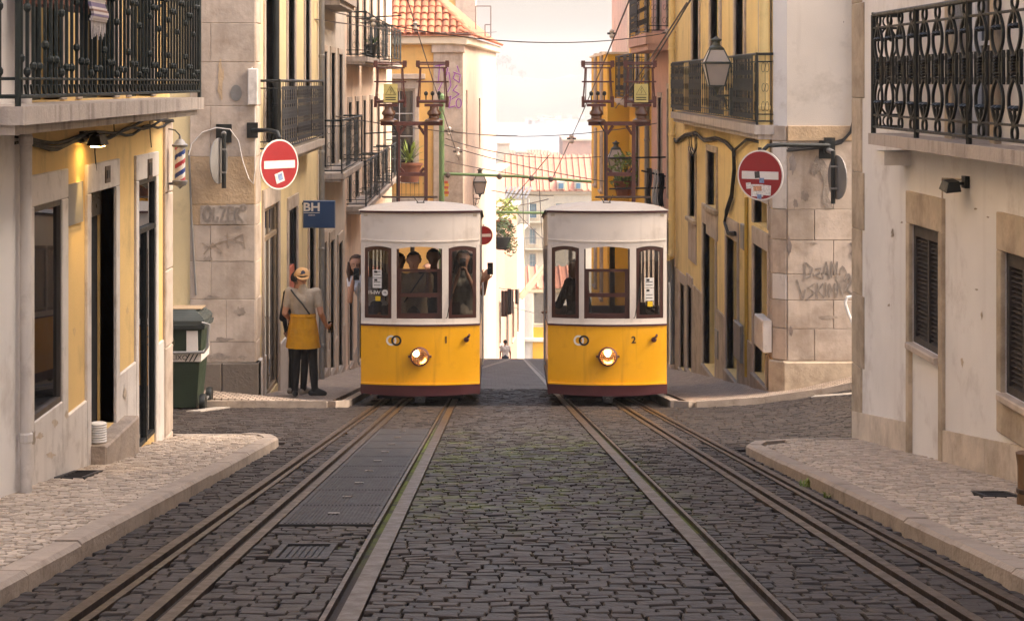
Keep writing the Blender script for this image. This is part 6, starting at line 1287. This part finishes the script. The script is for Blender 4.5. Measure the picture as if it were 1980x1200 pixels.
    P(MB().box(po - .42, po + .43, py - .035, py + .035, zc + .0005, zc + .055).tube([(po - .16, py, zc - .12), (po - .08, py, zc)], .02, 5).tube([(po + .18, py, zc - .12), (po + .1, py, zc)], .02, 5), 'crossbar', m_copper, pyl)
    for s in (-1, 1):
        cx = po + s * .31
        c = P(MB().lathe([(.13, zc + .056), (.12, zc + .08), (.075, zc + .1), (.07, zc + .13), (.095, zc + .16), (.09, zc + .19), (.06, zc + .22), (.055, zc + .26)], 14, (cx, py, 0)), 'insulator', M('brown_porcelain', '#5a3a24', .35, .15, 8, .05, 30), smooth=True)
        P(MB().box(cx - .13, cx + .13, py - .04, py + .04, zc + .26, zc + .3), 'insulator_clamp', m_copper, c)
        fx = cx + s * .0 - .02 * s; zz0, zz1 = zc + .3, zc + .86; f_ = MB()
        f_.tube([(fx - .2, py, zz0 + .03), (fx + .2, py, zz0 + .03)], .022, 6); f_.tube([(fx - .22, py, zz0 + .3), (fx + .22, py, zz0 + .3)], .011, 6)
        for q in (-1, 1):
            f_.tube([(fx + q * .2, py, zz0 - .05), (fx + q * .2, py, zz0 + .1)], .022, 6); f_.tube([(fx + q * .2, py, zz0 + .03), (fx + q * .18, py, zz0 + .3), (fx + q * .17, py, zz1 - .06)], .011, 6); f_.tube([(fx + q * .17, py - .06, zz0 + .05), (fx + q * .155, py - .06, zz1 - .06)], .007, 5)
        fr_o = P(f_, 'collector_frame', m_copper)
        P(MB().tube([(fx - .23, py - .02, zz1 - .02), (fx + .23, py - .02, zz1 - .02)], .01, 6).tube([(fx - .23, py + .05, zz1 + .005), (fx + .23, py + .05, zz1 + .005)], .01, 6).tube([(fx - .2, py, zz1 - .07), (fx + .2, py, zz1 - .07)], .009, 6), 'contact_bar', m_copper, fr_o)
        for q in (-1, 1): P(MB().box(fx + q * .2 - .025, fx + q * .2 + .025, py - .04, py + .07, zz1 - .06, zz1 + .03), 'bar_clamp', m_copper, fr_o)
        if s != sign_side:
            for q in (-.09, 0, .09): P(MB().lathe([(.008, 0), (.008, .06), (.025, .07), (.028, .1), (.012, .12)], 8, (fx + q, py, zz0 + .05)), 'spring_cap', m_blk, fr_o, True)
        else:
            sg = P(MB().box(fx - .085, fx + .105, py - .075, py - .065, zz0 + .02, zz0 + .27), 'warning_sign', M('warning_yellow', '#c2b06a', .5, .08, 8, 0), label='pale yellow high voltage warning plate')
            tri = [(fx + .01, zz0 + .245), (fx - .06, zz0 + .125), (fx + .08, zz0 + .125)]; P(MB().tube([(a, py - .077, b) for a, b in tri], .006, 4, True), 'triangle', m_ink, sg)
            P(MB().tube([(fx + .02, py - .077, zz0 + .22), (fx, py - .077, zz0 + .18), (fx + .022, py - .077, zz0 + .178), (fx + .006, py - .077, zz0 + .14)], .004, 4), 'lightning_bolt', m_ink, sg)
            for j in range(2): P(MB().box(fx - .06, fx + .08, py - .0775, py - .0755, zz0 + .05 + j * .028, zz0 + .062 + j * .028), 'print_line', m_ink, sg)
    P(MB().tube([(po - .3, py, zc + .3), (po - .32, py - .06, zc + .12), (po - .19, py - .04, zc - .1), (po - .19, py - .04, zb)], .01, 5), 'cable', m_cable, pyl)
    return t
YT = 23.6
T1_ = tram('1', 'yellow and cream tram numbered 1 with passengers filming from its windows', (-.905, YT, G(YT)), 0, -.19, -1)
T2_ = tram('2', 'yellow and cream tram numbered 2, nearly empty, beside the yellow house', (1.475, YT, G(YT)), radians(-1.0), .24, 1)

# ------------------------------------------------------------------ green wheelie bin
q = Vector((-3.86, 23.05, 0)); q.z = H(q.x, q.y) + .004
m_bin = M('bin_green', '#22301f', .5, .15, 6, .1, 40, dirt=('#4a4438', .6, .9, .4, 6)); m_bing = M('bin_grey', '#3a3f3c', .5, .15, 6, .1, 40)
t = thing('wheelie_bin', 'dark green wheeled rubbish bin marked LIXO on the side street', 'bin', q)
tp = lambda w0, d0, z0, w1, d1, z1, mb=None: (mb or MB()).hexa([q + Vector(p) for p in ((-w0, -d0, z0), (w0, -d0, z0), (w0, d0, z0), (-w0, d0, z0), (-w1, -d1, z1), (w1, -d1, z1), (w1, d1, z1), (-w1, d1, z1))])
tp(.25, .27, .05, .33, .34, 1.02).ob('body', m_bin, t)
tp(.36, .37, 1.02, .37, .38, 1.07, tp(.35, .36, 1.07, .35, .36, 1.12)).ob('rim', m_bing, t)
lid = MB(); 
for i in range(6):
    z0, z1 = 1.12 + .02 * i, 1.12 + .02 * (i + 1); a = .36 - .012 * i ** 1.4; lid.hexa([q + Vector(p) for p in ((-a, -a, z0), (a, -a, z0), (a, a, z0), (-a, a, z0), (-a + .01, -a + .01, z1), (a - .01, -a + .01, z1), (a - .01, a - .01, z1), (-a + .01, a - .01, z1))])
lid.ob('lid', m_bing, t)
tp(.316, .327, .62, .322, .333, .72).ob('white_band', m_signw, t)
fbn = facing(q.y - .334); put_text('LIXO', .085, m_ink, fbn, q.x + .06, q.z + .67, .004, t); 
for k in range(3): MB().hexa([q + Vector(p) for p in ((.12 + k * .05, -.3352, .625), (.135 + k * .05, -.3352, .625), (.135 + k * .05, -.33, .625), (.12 + k * .05, -.33, .625), (.17 + k * .05, -.3362, .715), (.185 + k * .05, -.3362, .715), (.185 + k * .05, -.33, .715), (.17 + k * .05, -.33, .715))]).ob('stripe', m_ink, t)
cr = MB().lathe([(.075, 0), (.078, .006)], 18, (q.x - .08, q.y - .343, q.z + .86), 'y').ob('crest_badge', M('crest_gold', '#4b4a33', .6, .3, 30, .2, 90), t)
MB().lathe([(.045, -.004), (.048, .0)], 6, (q.x - .08, q.y - .344, q.z + .87), 'y').ob('crest_shield', m_bin, cr)
MB().cfb(fbn, q.x + .14, q.x + .28, q.z + .74, q.z + 1.0, -.01, .008, .004).ob('white_notice', m_signw, t)
bp = [(.33, -.36, 1.1), (.42, -.36, 1.08), (.40, -.36, .8), (.36, -.36, .74), (-.3, -.36, .73)]
MB().tube([q + Vector(p) for p in bp], .018, 8).ob('tube_bracket', m_grey, t, smooth=True)
for s in (-1, 1): w_ = MB().lathe([(.03, -.035), (.1, -.035), (.11, 0), (.1, .035), (.03, .035)], 18, q + Vector((.33, s * .26, .115)), 'x').ob('wheel', m_blk, t, smooth=True)
MB().tube([q + Vector((.33, -.26, .115)), q + Vector((.33, .26, .115))], .015, 6).ob('axle', m_grey, t)
sl_ = MB().cfb(Fr((q.x, q.y), (1, 0), (0, -1)), -.1, .3, q.z + 1.242, q.z + 1.252, -.15, .2, .003).ob('cardboard', M('cardboard', '#8f7a60', .9, .1, 9, .1, 40), label='flat cardboard piece lying on the lid of the green bin', cat='cardboard')
# ------------------------------------------------------------------ people
import numpy as np
m_skin = M('skin', '#b58468', .55, .06, 6, .05, 60); m_skin2 = M('skin_tan', '#8f6248', .55, .06, 6, .05, 60)
def cloth(n, c, **k): return M(n, c, .9, .14, 7, 1.0, 9, **k)
def capsule(mb, a, b, ra, rb, n=12, sx=1.):
    a, b = Vector(a), Vector(b); d = b - a; l = d.length
    if l < 1e-5: d = Vector((0, 0, 1)); l = 1e-5
    d.normalize(); pts = []; rs = []
    for k in range(5): th = pi / 2 * (1 - k / 4); pts.append(a - d * ra * sin(th)); rs.append(max(.0008, ra * cos(th)))
    for k in range(5): th = pi / 2 * (k / 4); pts.append(b + d * rb * sin(th)); rs.append(max(.0008, rb * cos(th)))
    mb.tube(pts, rs, n)
POSE = dict(pel=(0, 0, .94), wai=(0, .0, 1.1), che=(0, 0, 1.3), nec=(0, .01, 1.47), hea=(0, -.015, 1.6), sl=(-.185, 0, 1.405), sr=(.185, 0, 1.405), el=(-.23, .03, 1.12), er=(.23, .03, 1.12), wl=(-.24, -.05, .87), wr=(.24, -.05, .87),
            hl=(-.09, 0, .91), hr=(.09, 0, .91), kl=(-.1, -.02, .5), kr=(.1, -.02, .5), al=(-.1, .02, .09), ar=(.1, .02, .09), tl=(-.11, -.15, .04), tr=(.11, -.15, .04),
            fl=None, fr=None, face=(0, -1, 0))
def person(label, base, rotz, pose, top, bottom, shoe, hair, skin=None, hairlen=0., build=1., sleeve=.62, scale=1., female=False, curl=.5, voxel=.010, hatless=True):
    J = dict(POSE); J.update(pose); V = {k: Vector(v) for k, v in J.items() if v is not None}; skin = skin or m_skin
    S = []   # capsules: a, b, ra, rb, material index (0 skin 1 top 2 bottom 3 shoe)
    b = build
    def C(a, c, ra, rb, m): S.append((V[a] if isinstance(a, str) else Vector(a), V[c] if isinstance(c, str) else Vector(c), ra, rb, m))
    lat = (V['sr'] - V['sl']).normalized(); hlat = (V['hr'] - V['hl']).normalized()
    for s in (-1, 1):
        C(V['che'] + lat * s * .085 * b + Vector((0, 0, .03)), V['wai'] + hlat * s * .065 * b, .098 * b, .088 * b, 1); C(V['wai'] + hlat * s * .065 * b, V['pel'] + hlat * s * .07 * b, .09 * b, .1 * b, 1)
        C(V['che'] + lat * s * .1 + Vector((0, 0, .07)), V['sl'] if s < 0 else V['sr'], .078 * b, .064 * b, 1)
        if female: f_ = (V['nec'] - V['che']).cross(lat); f_.normalize(); C(V['che'] + lat * s * .075 - f_ * -.0 + Vector(J['face']).normalized() * .075, V['che'] + lat * s * .075 + Vector(J['face']).normalized() * .08, .06, .055, 1)
    C('che', 'wai', .105 * b, .09 * b, 1); C(V['pel'] + Vector((0, 0, .0)), V['pel'] + Vector((0, 0, -.06)), .13 * b, .12 * b, 2)
    C(V['che'] + Vector((0, 0, .1)), 'nec', .075, .055, 1); C(V['nec'] + Vector((0, 0, -.03)), V['hea'] + Vector((0, .01, -.03)), .054, .052, 0)
    for s in 'lr':
        m1 = V['s' + s].lerp(V['e' + s], sleeve); C('s' + s, m1, .06 * b, .053 * b, 1); C(m1, 'e' + s, .043 * b, .04 * b, 0 if sleeve < 1 else 1); C('e' + s, 'w' + s, .04 * b, .027, 0 if sleeve <= 1 else 1)
        C('h' + s, 'k' + s, .092 * b, .062 * b, 2); C('k' + s, V['k' + s].lerp(V['a' + s], .4), .06 * b, .058 * b, 2); C(V['k' + s].lerp(V['a' + s], .4), 'a' + s, .058 * b, .045, 2); C('a' + s, 't' + s, .045, .034, 3)
        heel = V['a' + s] + (V['a' + s] - V['t' + s]).normalized() * .05; heel.z = V['t' + s].z + .01; C(heel, 't' + s, .042, .034, 3)
        # hand: palm, four unequal fingers with a bend, thumb from the side of the palm
        w, e = V['w' + s], V['e' + s]; hd = V.get('f' + s); d = ((hd - w) if hd is not None else (w - e)).normalized(); face = Vector(J.get('pn' + s, (0, -1, 0))); n_ = (face - d * face.dot(d)); n_ = n_.normalized() if n_.length > .05 else d.orthogonal().normalized(); sd_ = d.cross(n_).normalized(); sg = 1 if s == 'l' else -1
        pc = w + d * .075
        for q in (-1, 0, 1): S.append((w + sd_ * q * .012, pc + sd_ * q * .024, .02, .0155, 0))
        for k, (o_, ln) in enumerate(((-.03, .06), (-.01, .07), (.011, .066), (.031, .052))):
            a0 = pc + sd_ * o_; c_ = curl; a1 = a0 + (d * cos(c_) + n_ * sin(c_)) * ln * .55; a2 = a1 + (d * cos(c_ * 2.3) + n_ * sin(c_ * 2.3)) * ln * .5; S.append((a0, a1, .0098, .0092, 0)); S.append((a1, a2, .0092, .008, 0))
        th0 = w + d * .03 + sd_ * sg * .03; th1 = th0 + (d * .6 + sd_ * sg * .7 + n_ * .4).normalized() * .04; th2 = th1 + (d * .9 + n_ * .45).normalized() * .03; S.append((th0, th1, .013, .011, 0)); S.append((th1, th2, .011, .009, 0))
    fc = Vector(J['face']).normalized(); fx_ = Vector((-fc.y, fc.x, 0)).normalized(); h = V['hea']; up = fx_.cross(fc) if fx_.cross(fc).z > 0 else -fx_.cross(fc)
    S += [(h + up * .035 - fc * .02, h + up * .03 + fc * .01, .088, .082, 0), (h - up * .03 + fc * .022, h + up * .02 + fc * .02, .066, .076, 0), (h - up * .075 + fc * .045, h - up * .05 + fc * .03, .04, .055, 0),
          (h + up * .005 + fc * .092, h - up * .02 + fc * .106, .010, .015, 0), (h + up * .022 + fc * .078 - fx_ * .035, h + up * .022 + fc * .078 + fx_ * .035, .016, .016, 0), (h - up * .048 + fc * .086 - fx_ * .014, h - up * .048 + fc * .086 + fx_ * .014, .011, .011, 0)]
    for s in (-1, 1): S.append((h + fx_ * s * .08 + up * .0, h + fx_ * s * .086 + up * .03, .012, .016, 0))
    mb = MB()
    for a, c, ra, rb, m in S: capsule(mb, a, c, ra, rb)
    me = bpy.data.meshes.new('person'); me.from_pydata(mb.v, [], mb.f); tmp = bpy.data.objects.new('person_tmp', me); COL.objects.link(tmp)
    md = tmp.modifiers.new('r', 'REMESH'); md.mode = 'VOXEL'; md.voxel_size = voxel; sm = tmp.modifiers.new('s', 'SMOOTH'); sm.factor = .5; sm.iterations = 3
    dg = bpy.context.evaluated_depsgraph_get(); body = bpy.data.meshes.new_from_object(tmp.evaluated_get(dg)); bpy.data.objects.remove(tmp); bpy.data.meshes.remove(me)
    body.materials.clear()
    for m in (skin, top, bottom, shoe): body.materials.append(m)
    n = len(body.polygons); cen = np.empty(n * 3); body.polygons.foreach_get('center', cen); cen = cen.reshape(-1, 3); best = np.full(n, 9.); idx = np.zeros(n, int)
    for a, c, ra, rb, m in S:
        a_ = np.array(a); d_ = np.array(c) - a_; L2_ = max(1e-9, d_ @ d_); tt_ = np.clip(((cen - a_) @ d_) / L2_, 0, 1); dist = np.linalg.norm(cen - a_ - tt_[:, None] * d_, axis=1) - (ra + (rb - ra) * tt_); k = dist < best; best[k] = dist[k]; idx[k] = m
    waist = (V['pel'].z + .02); k = (idx == 1) & (cen[:, 2] < waist); idx[k] = 2
    body.polygons.foreach_set('material_index', idx.tolist()); body.polygons.foreach_set('use_smooth', [True] * n)
    o = obj('person', body, None, loc=base, rot=(0, 0, rotz), label=label, cat='person'); o.scale = (scale,) * 3
    # eyes, brows and lips
    ey = MB()
    for s in (-1, 1): ey.lathe([(.002, -.009), (.009, -.004), (.009, .004), (.002, .009)], 8, h + up * .008 + fc * .077 + fx_ * s * .031)
    ey.ob('eyes', m_ink, o, local=True)
    # hair: shell over the skull, open at the face
    if hair:
        hb = MB(); nu, nv = 22, 14; vs = []; c0 = h + up * .035 - fc * .012
        for j in range(nv + 1):
            th = pi * j / nv
            for i in range(nu):
                ph = 2 * pi * i / nu; r_ = .102 + .004 * sin(i * 5 + j * 3); dv = fx_ * (cos(ph) * sin(th) * .95) + fc * (sin(ph) * sin(th) * 1.08) + up * cos(th); vs.append(c0 + dv * r_)
        fs = []
        for j in range(nv):
            for i in range(nu):
                ph = 2 * pi * (i + .5) / nu; th = pi * (j + .5) / nv; front = sin(ph) * sin(th)
                if (front > .2 and th > .95) or th > (2.1 if hairlen == 0 else 2.6): continue
                fs.append((j * nu + i, j * nu + (i + 1) % nu, (j + 1) * nu + (i + 1) % nu, (j + 1) * nu + i))
        hb.add(vs, fs)
        if hairlen:
            for k in range(15):
                a = pi * (.95 + 1.1 * k / 14); st = c0 + (fx_ * cos(a) * .09 + fc * sin(a) * .075); hb.tube([st, st - up * hairlen * .5 + fx_ * cos(a) * .012, st - up * hairlen + fc * .01], [.026, .028, .012], 6)
        hb.ob('hair', hair, o, smooth=True, local=True)
    return o, V, fc, fx_, up
m_hd = M('hair_dark', '#1d1512', .6, .3, 40, .5, 120); m_hb = M('hair_brown', '#4a2f1e', .6, .3, 40, .5, 120)
c_beige = cloth('beige_tshirt', '#a39684'); c_black = cloth('black_trousers', '#131212'); c_white = cloth('white_top', '#d4d0d2'); c_grey = cloth('grey_green_top', '#6f6a5e'); c_dark = cloth('dark_jacket', '#1e1c1d'); c_sh = M('black_shoe', '#141314', .6, .2, 9, .1, 40); c_cream = cloth('cream_skirt', '#b3a48e'); c_denim = cloth('denim', '#3b4454'); c_tan = cloth('tan_shirt', '#b39b7c')
m_phone = M('phone_black', '#121314', .25, .1, 9, 0)
def phone(label, c, rz, tilt=0, grp='phones held up by passengers'):
    t = thing('phone', label, 'phone', c, grp, rz)
    MB().cfb(facing(0), -.038, .038, -.078, .078, -.005, .005, .004).ob('case', m_phone, t, local=True)
    for x in (-.022, -.006): MB().lathe([(.007, -.0075), (.0075, -.005)], 10, (x, 0, .058), 'y').ob('camera_lens', m_pane, t, local=True)
# 1 man in apron and cap, seen from behind
pz = lambda x, y: H(x, y) + PT + .026
x_, y_ = -2.50, 24.72
o, V, fc, fx_, up = person('man seen from behind in tan cap, grey shirt and yellow apron', (x_, y_, pz(x_, y_)), pi - .12, dict(hea=(.02, -.03, 1.585), face=(.35, -1, -.08), el=(-.25, .03, 1.13), wl=(-.30, -.13, .93), fl=(-.33, -.25, .90), er=(.24, .04, 1.12), wr=(.2, -.15, 1.0), hl=(-.1, 0, .9), hr=(.09, 0, .9), al=(-.16, .0, .09), ar=(.1, .05, .09), kl=(-.13, -.03, .5), kr=(.095, -.0, .5), tl=(-.29, -.03, .04), tr=(.15, -.1, .04)), c_beige, c_black, c_sh, m_hd, m_skin, 0, 1.04, .6, .985)
m_apron = cloth('yellow_apron', '#c08a12'); mb = MB(); n = 28; prof = [(1.12, .162, .142), (1.02, .18, .152), (.9, .2, .165), (.75, .222, .182), (.66, .232, .192)]
vs = []; 
for z, a, b_ in prof: vs += [((a + .008 * sin(i * 3.1 + z * 9)) * cos(2 * pi * i / n), (b_ + .008 * sin(i * 2.3)) * sin(2 * pi * i / n), z) for i in range(n)]
mb.add(vs, [(j * n + i, j * n + (i + 1) % n, (j + 1) * n + (i + 1) % n, (j + 1) * n + i) for j in range(len(prof) - 1) for i in range(n)]); mb.ob('apron', m_apron, o, smooth=True, local=True)
MB().tube([(.168 * cos(2 * pi * i / 24), .148 * sin(2 * pi * i / 24), 1.085) for i in range(24)], .012, 5, True).ob('apron_tie', m_apron, o, local=True)
MB().tube([(.15, .06, 1.44), (.09, .115, 1.38), (-.02, .13, 1.26), (-.12, .12, 1.12)][::-1], .011, 5).ob('bag_strap', m_blk, o, local=True)
hd = V['hea'] + up * .04; m_cap = cloth('tan_cap', '#b08a5c'); cp = MB(); nu, nv = 22, 8; back = -fc
cp.add([hd + (fx_ * cos(2 * pi * i / nu) + fc * sin(2 * pi * i / nu) * 1.1) * (.112 * sin(pi / 2 * j / nv)) + up * (.112 * cos(pi / 2 * j / nv) - .005) for j in range(nv + 1) for i in range(nu)], [(j * nu + i, j * nu + (i + 1) % nu, (j + 1) * nu + (i + 1) % nu, (j + 1) * nu + i) for j in range(nv) for i in range(nu)]); cap = cp.ob('cap', m_cap, o, smooth=True, local=True)
bl = MB(); pts = []
for k in range(9): a = pi * (k / 8) ; pts.append(hd + fx_ * cos(a) * .085 + back * (.085 + .085 * sin(a)) - up * (.01 + .045 * sin(a)))
bl.add([hd + fx_ * .095 + back * .055, hd - fx_ * .095 + back * .055] + pts, [(0, *range(2, 11), 1)]); bl.add([p - up * .006 for p in [hd + fx_ * .095 + back * .055, hd - fx_ * .095 + back * .055] + pts], [(0, *range(2, 11), 1)]); bl.ob('cap_bill', m_cap, cap, local=True)
MB().disc(hd + back * .118 + up * .04 - fx_ * .0, .028, .028, fx_, up, 16, .004).ob('cap_badge', M('cap_badge', '#2c3550', .7), cap, local=True)
hp = Matrix.Rotation(pi - .12, 4, 'Z') @ (V['wl'] + Vector((-.03, -.11, -.02))) * .985 + Vector((x_, y_, pz(x_, y_))); phone('dark phone held low by the man in the yellow apron', hp, .6)
# 2 companion half hidden behind him
x_, y_ = -2.63, 25.35
person('person in dark clothes half hidden in front of the apron man', (x_, y_, pz(x_, y_)), pi - .5, dict(el=(-.2, -.05, 1.15), wl=(-.12, -.2, 1.3), fl=(-.1, -.24, 1.5), face=(-.3, -1, 0)), c_dark, c_black, M('grey_shoe', '#8d857c', .7), m_hd, m_skin, 0, .95, 1.2, .97)
# 3 woman leaning out of tram 1 on the left
fz = G(YT) + .242
def inside(x, y, dz=0): return (x, y, fz + dz)
hx_ = px(689, 512, 24.25)
b3 = Vector((-1.5, 24.3, fz)); hl_ = hx_ - b3
o, V, fc, fx_, up = person('woman in white top leaning out of tram number 1 to film', b3, 0, dict(hea=tuple(hl_), nec=(hl_.x * .9, .0, hl_.z - .13), che=(hl_.x * .62, 0, hl_.z - .3), wai=(hl_.x * .3, 0, 1.02), sl=(hl_.x * .7 - .15, -.01, hl_.z - .2), sr=(hl_.x * .7 + .16, .0, hl_.z - .2), el=(hl_.x * .7 - .155, -.12, hl_.z - .46), wl=(hl_.x * .7 - .11, -.2, hl_.z - .2), fl=(hl_.x * .7 - .08, -.2, hl_.z - .02), er=(hl_.x * .7 + .2, .0, hl_.z - .48), wr=(hl_.x * .7 + .22, -.1, hl_.z - .66), face=(-.02, -1, 0), pnl=(1, 0, 0)), c_white, c_denim, c_sh, m_hb, m_skin, .26, .92, .25, 1., True, .7)
MB().tube([V['hea'] + fc * .1 + up * .008 + fx_ * (s * .033 + .024 * cos(a)) + up * .02 * sin(a) for s in (-1,) for a in [i * pi / 6 for i in range(12)]], .003, 4, True).tube([V['hea'] + fc * .1 + up * .008 + fx_ * (.033 + .024 * cos(a)) + up * .02 * sin(a) for a in [i * pi / 6 for i in range(12)]], .003, 4, True).ob('glasses', m_ink, o, local=True)
phone('phone held up by the woman leaning out of tram number 1', b3 + V['wl'] + Vector((.045, -.04, .1)), .1)
# 4 man at the front window of tram 1 with his hand on the sash
h4 = px(800, 512, 24.05); b4 = Vector((h4.x, 24.1, h4.z - 1.6)); hand = px(826, 516, YT + .02) - b4
o, V, fc, fx_, up = person('man in tan shirt behind the front window of tram number 1, hand on sash', b4, 0, dict(hea=(0, -.03, 1.6), er=(.2, -.12, 1.2), wr=tuple(hand + Vector((0, .09, -.02))), fr=tuple(hand + Vector((0, -.02, .0))), pnr=(0, 0, -1), el=(-.25, 0, 1.12)), c_tan, c_black, c_sh, m_hd, m_skin, 0, 1.08, .6, 1.02, False, .9)
MB().tube([V['sr'] + Vector((-.06, -.06, .05)), V['che'] + Vector((.0, -.125, -.02)), V['wai'] + Vector((-.12, -.1, 0))], .01, 5).ob('bag_strap', m_blk, o, local=True)
# 5, 5b further passengers
h5 = px(838, 500, 25.0); person('dark haired passenger behind the man with the bag strap', Vector((h5.x, 25.0, h5.z - 1.6)), 0, {}, c_dark, c_black, c_sh, m_hd, m_skin2, 0, 1, .6, 1., voxel=.014)
h5 = px(770, 512, 25.3); person('passenger in white shirt further back in tram number 1', Vector((h5.x, 25.4, h5.z - 1.58)), .3, {}, c_white, c_denim, c_sh, m_hb, m_skin, 0, .95, .6, 1., voxel=.014)
# 6 woman filming behind the right-hand front window
h6 = px(896, 503, 24.15); b6 = Vector((h6.x, 24.2, h6.z - 1.6))
o, V, fc, fx_, up = person('dark haired woman filming through the front corner window of tram number 1', b6, 0, dict(hea=(0, -.03, 1.6), el=(-.16, -.16, 1.2), er=(.16, -.16, 1.2), wl=(-.06, -.24, 1.44), wr=(.05, -.24, 1.44), fl=(-.03, -.26, 1.58), fr=(.02, -.26, 1.58), pnl=(1, 0, 0), pnr=(-1, 0, 0)), c_grey, c_cream, c_sh, m_hd, m_skin, .3, .92, .4, 1., True, .6)
phone('phone held up behind the front corner window of tram number 1', b6 + Vector((-.005, -.27, 1.57)), 0)
# 7 passenger whose arms reach out to the right with a phone
h7 = Vector((-.24, 25.05, 0)); h7.z = px(0, 505, 25.05).z; b7 = Vector((-.36, 25.05, h7.z - 1.6)); hnd = px(945, 522, 24.6) - b7
o, V, fc, fx_, up = person('passenger reaching both arms out of the far side of tram number 1', b7, 0, dict(hea=(.06, -.03, 1.58), face=(.5, -1, 0), er=(.25, -.1, 1.18), wr=tuple(hnd + Vector((-.03, .06, -.13))), fr=tuple(hnd), sr=(.19, -.02, 1.38), el=(.12, -.2, 1.15), wl=tuple(hnd + Vector((-.07, .02, -.1))), fl=tuple(hnd), sl=(-.12, -.06, 1.38), pnl=(0, 1, 0), pnr=(0, 1, 0)), c_white, c_denim, c_sh, m_hd, m_skin, 0, .95, .5, 1., voxel=.009, curl=.6)
phone('phone held out beside tram number 1 by two hands', px(948, 519, 24.6), .15)
# 8 driver of tram 2, 9 walker down the street
h8 = px(1126, 520, 24.9); person('dark silhouetted driver standing inside tram number 2', Vector((h8.x - .08, 24.9, h8.z - 1.6)), radians(-60), dict(el=(-.24, -.1, 1.15), wl=(-.2, -.3, 1.05)), c_dark, c_black, c_sh, m_hd, m_skin2, 0, 1.05, 1.2, 1., voxel=.014)
x_ = px(977, 680, 63).x; h9 = px(977, 662, 63); person('man in white shirt walking away down the far street', (x_, 63, G(63)), pi, dict(kl=(-.1, -.1, .52), al=(-.1, .0, .12)), c_white, c_denim, c_sh, m_hd, m_skin2, 0, 1.0, .6, (h9.z - G(63)) / 1.6, voxel=.016)
print('walker', h9.z - G(63))

# ------------------------------------------------------------------ haze
hz = MB().box(-900, 900, -40, 1500, -46, 32).ob('haze', None, kind='stuff')
hm = bpy.data.materials.new('haze_air'); hm.use_nodes = True; N = hm.node_tree.nodes; N.clear(); o_ = N.new('ShaderNodeOutputMaterial'); v_ = N.new('ShaderNodeVolumePrincipled')
v_.inputs['Color'].default_value = (1, .95, .90, 1); v_.inputs['Density'].default_value = .0008; v_.inputs['Anisotropy'].default_value = 0.
hm.node_tree.links.new(v_.outputs[0], o_.inputs['Volume']); hz.data.materials.clear(); hz.data.materials.append(hm)
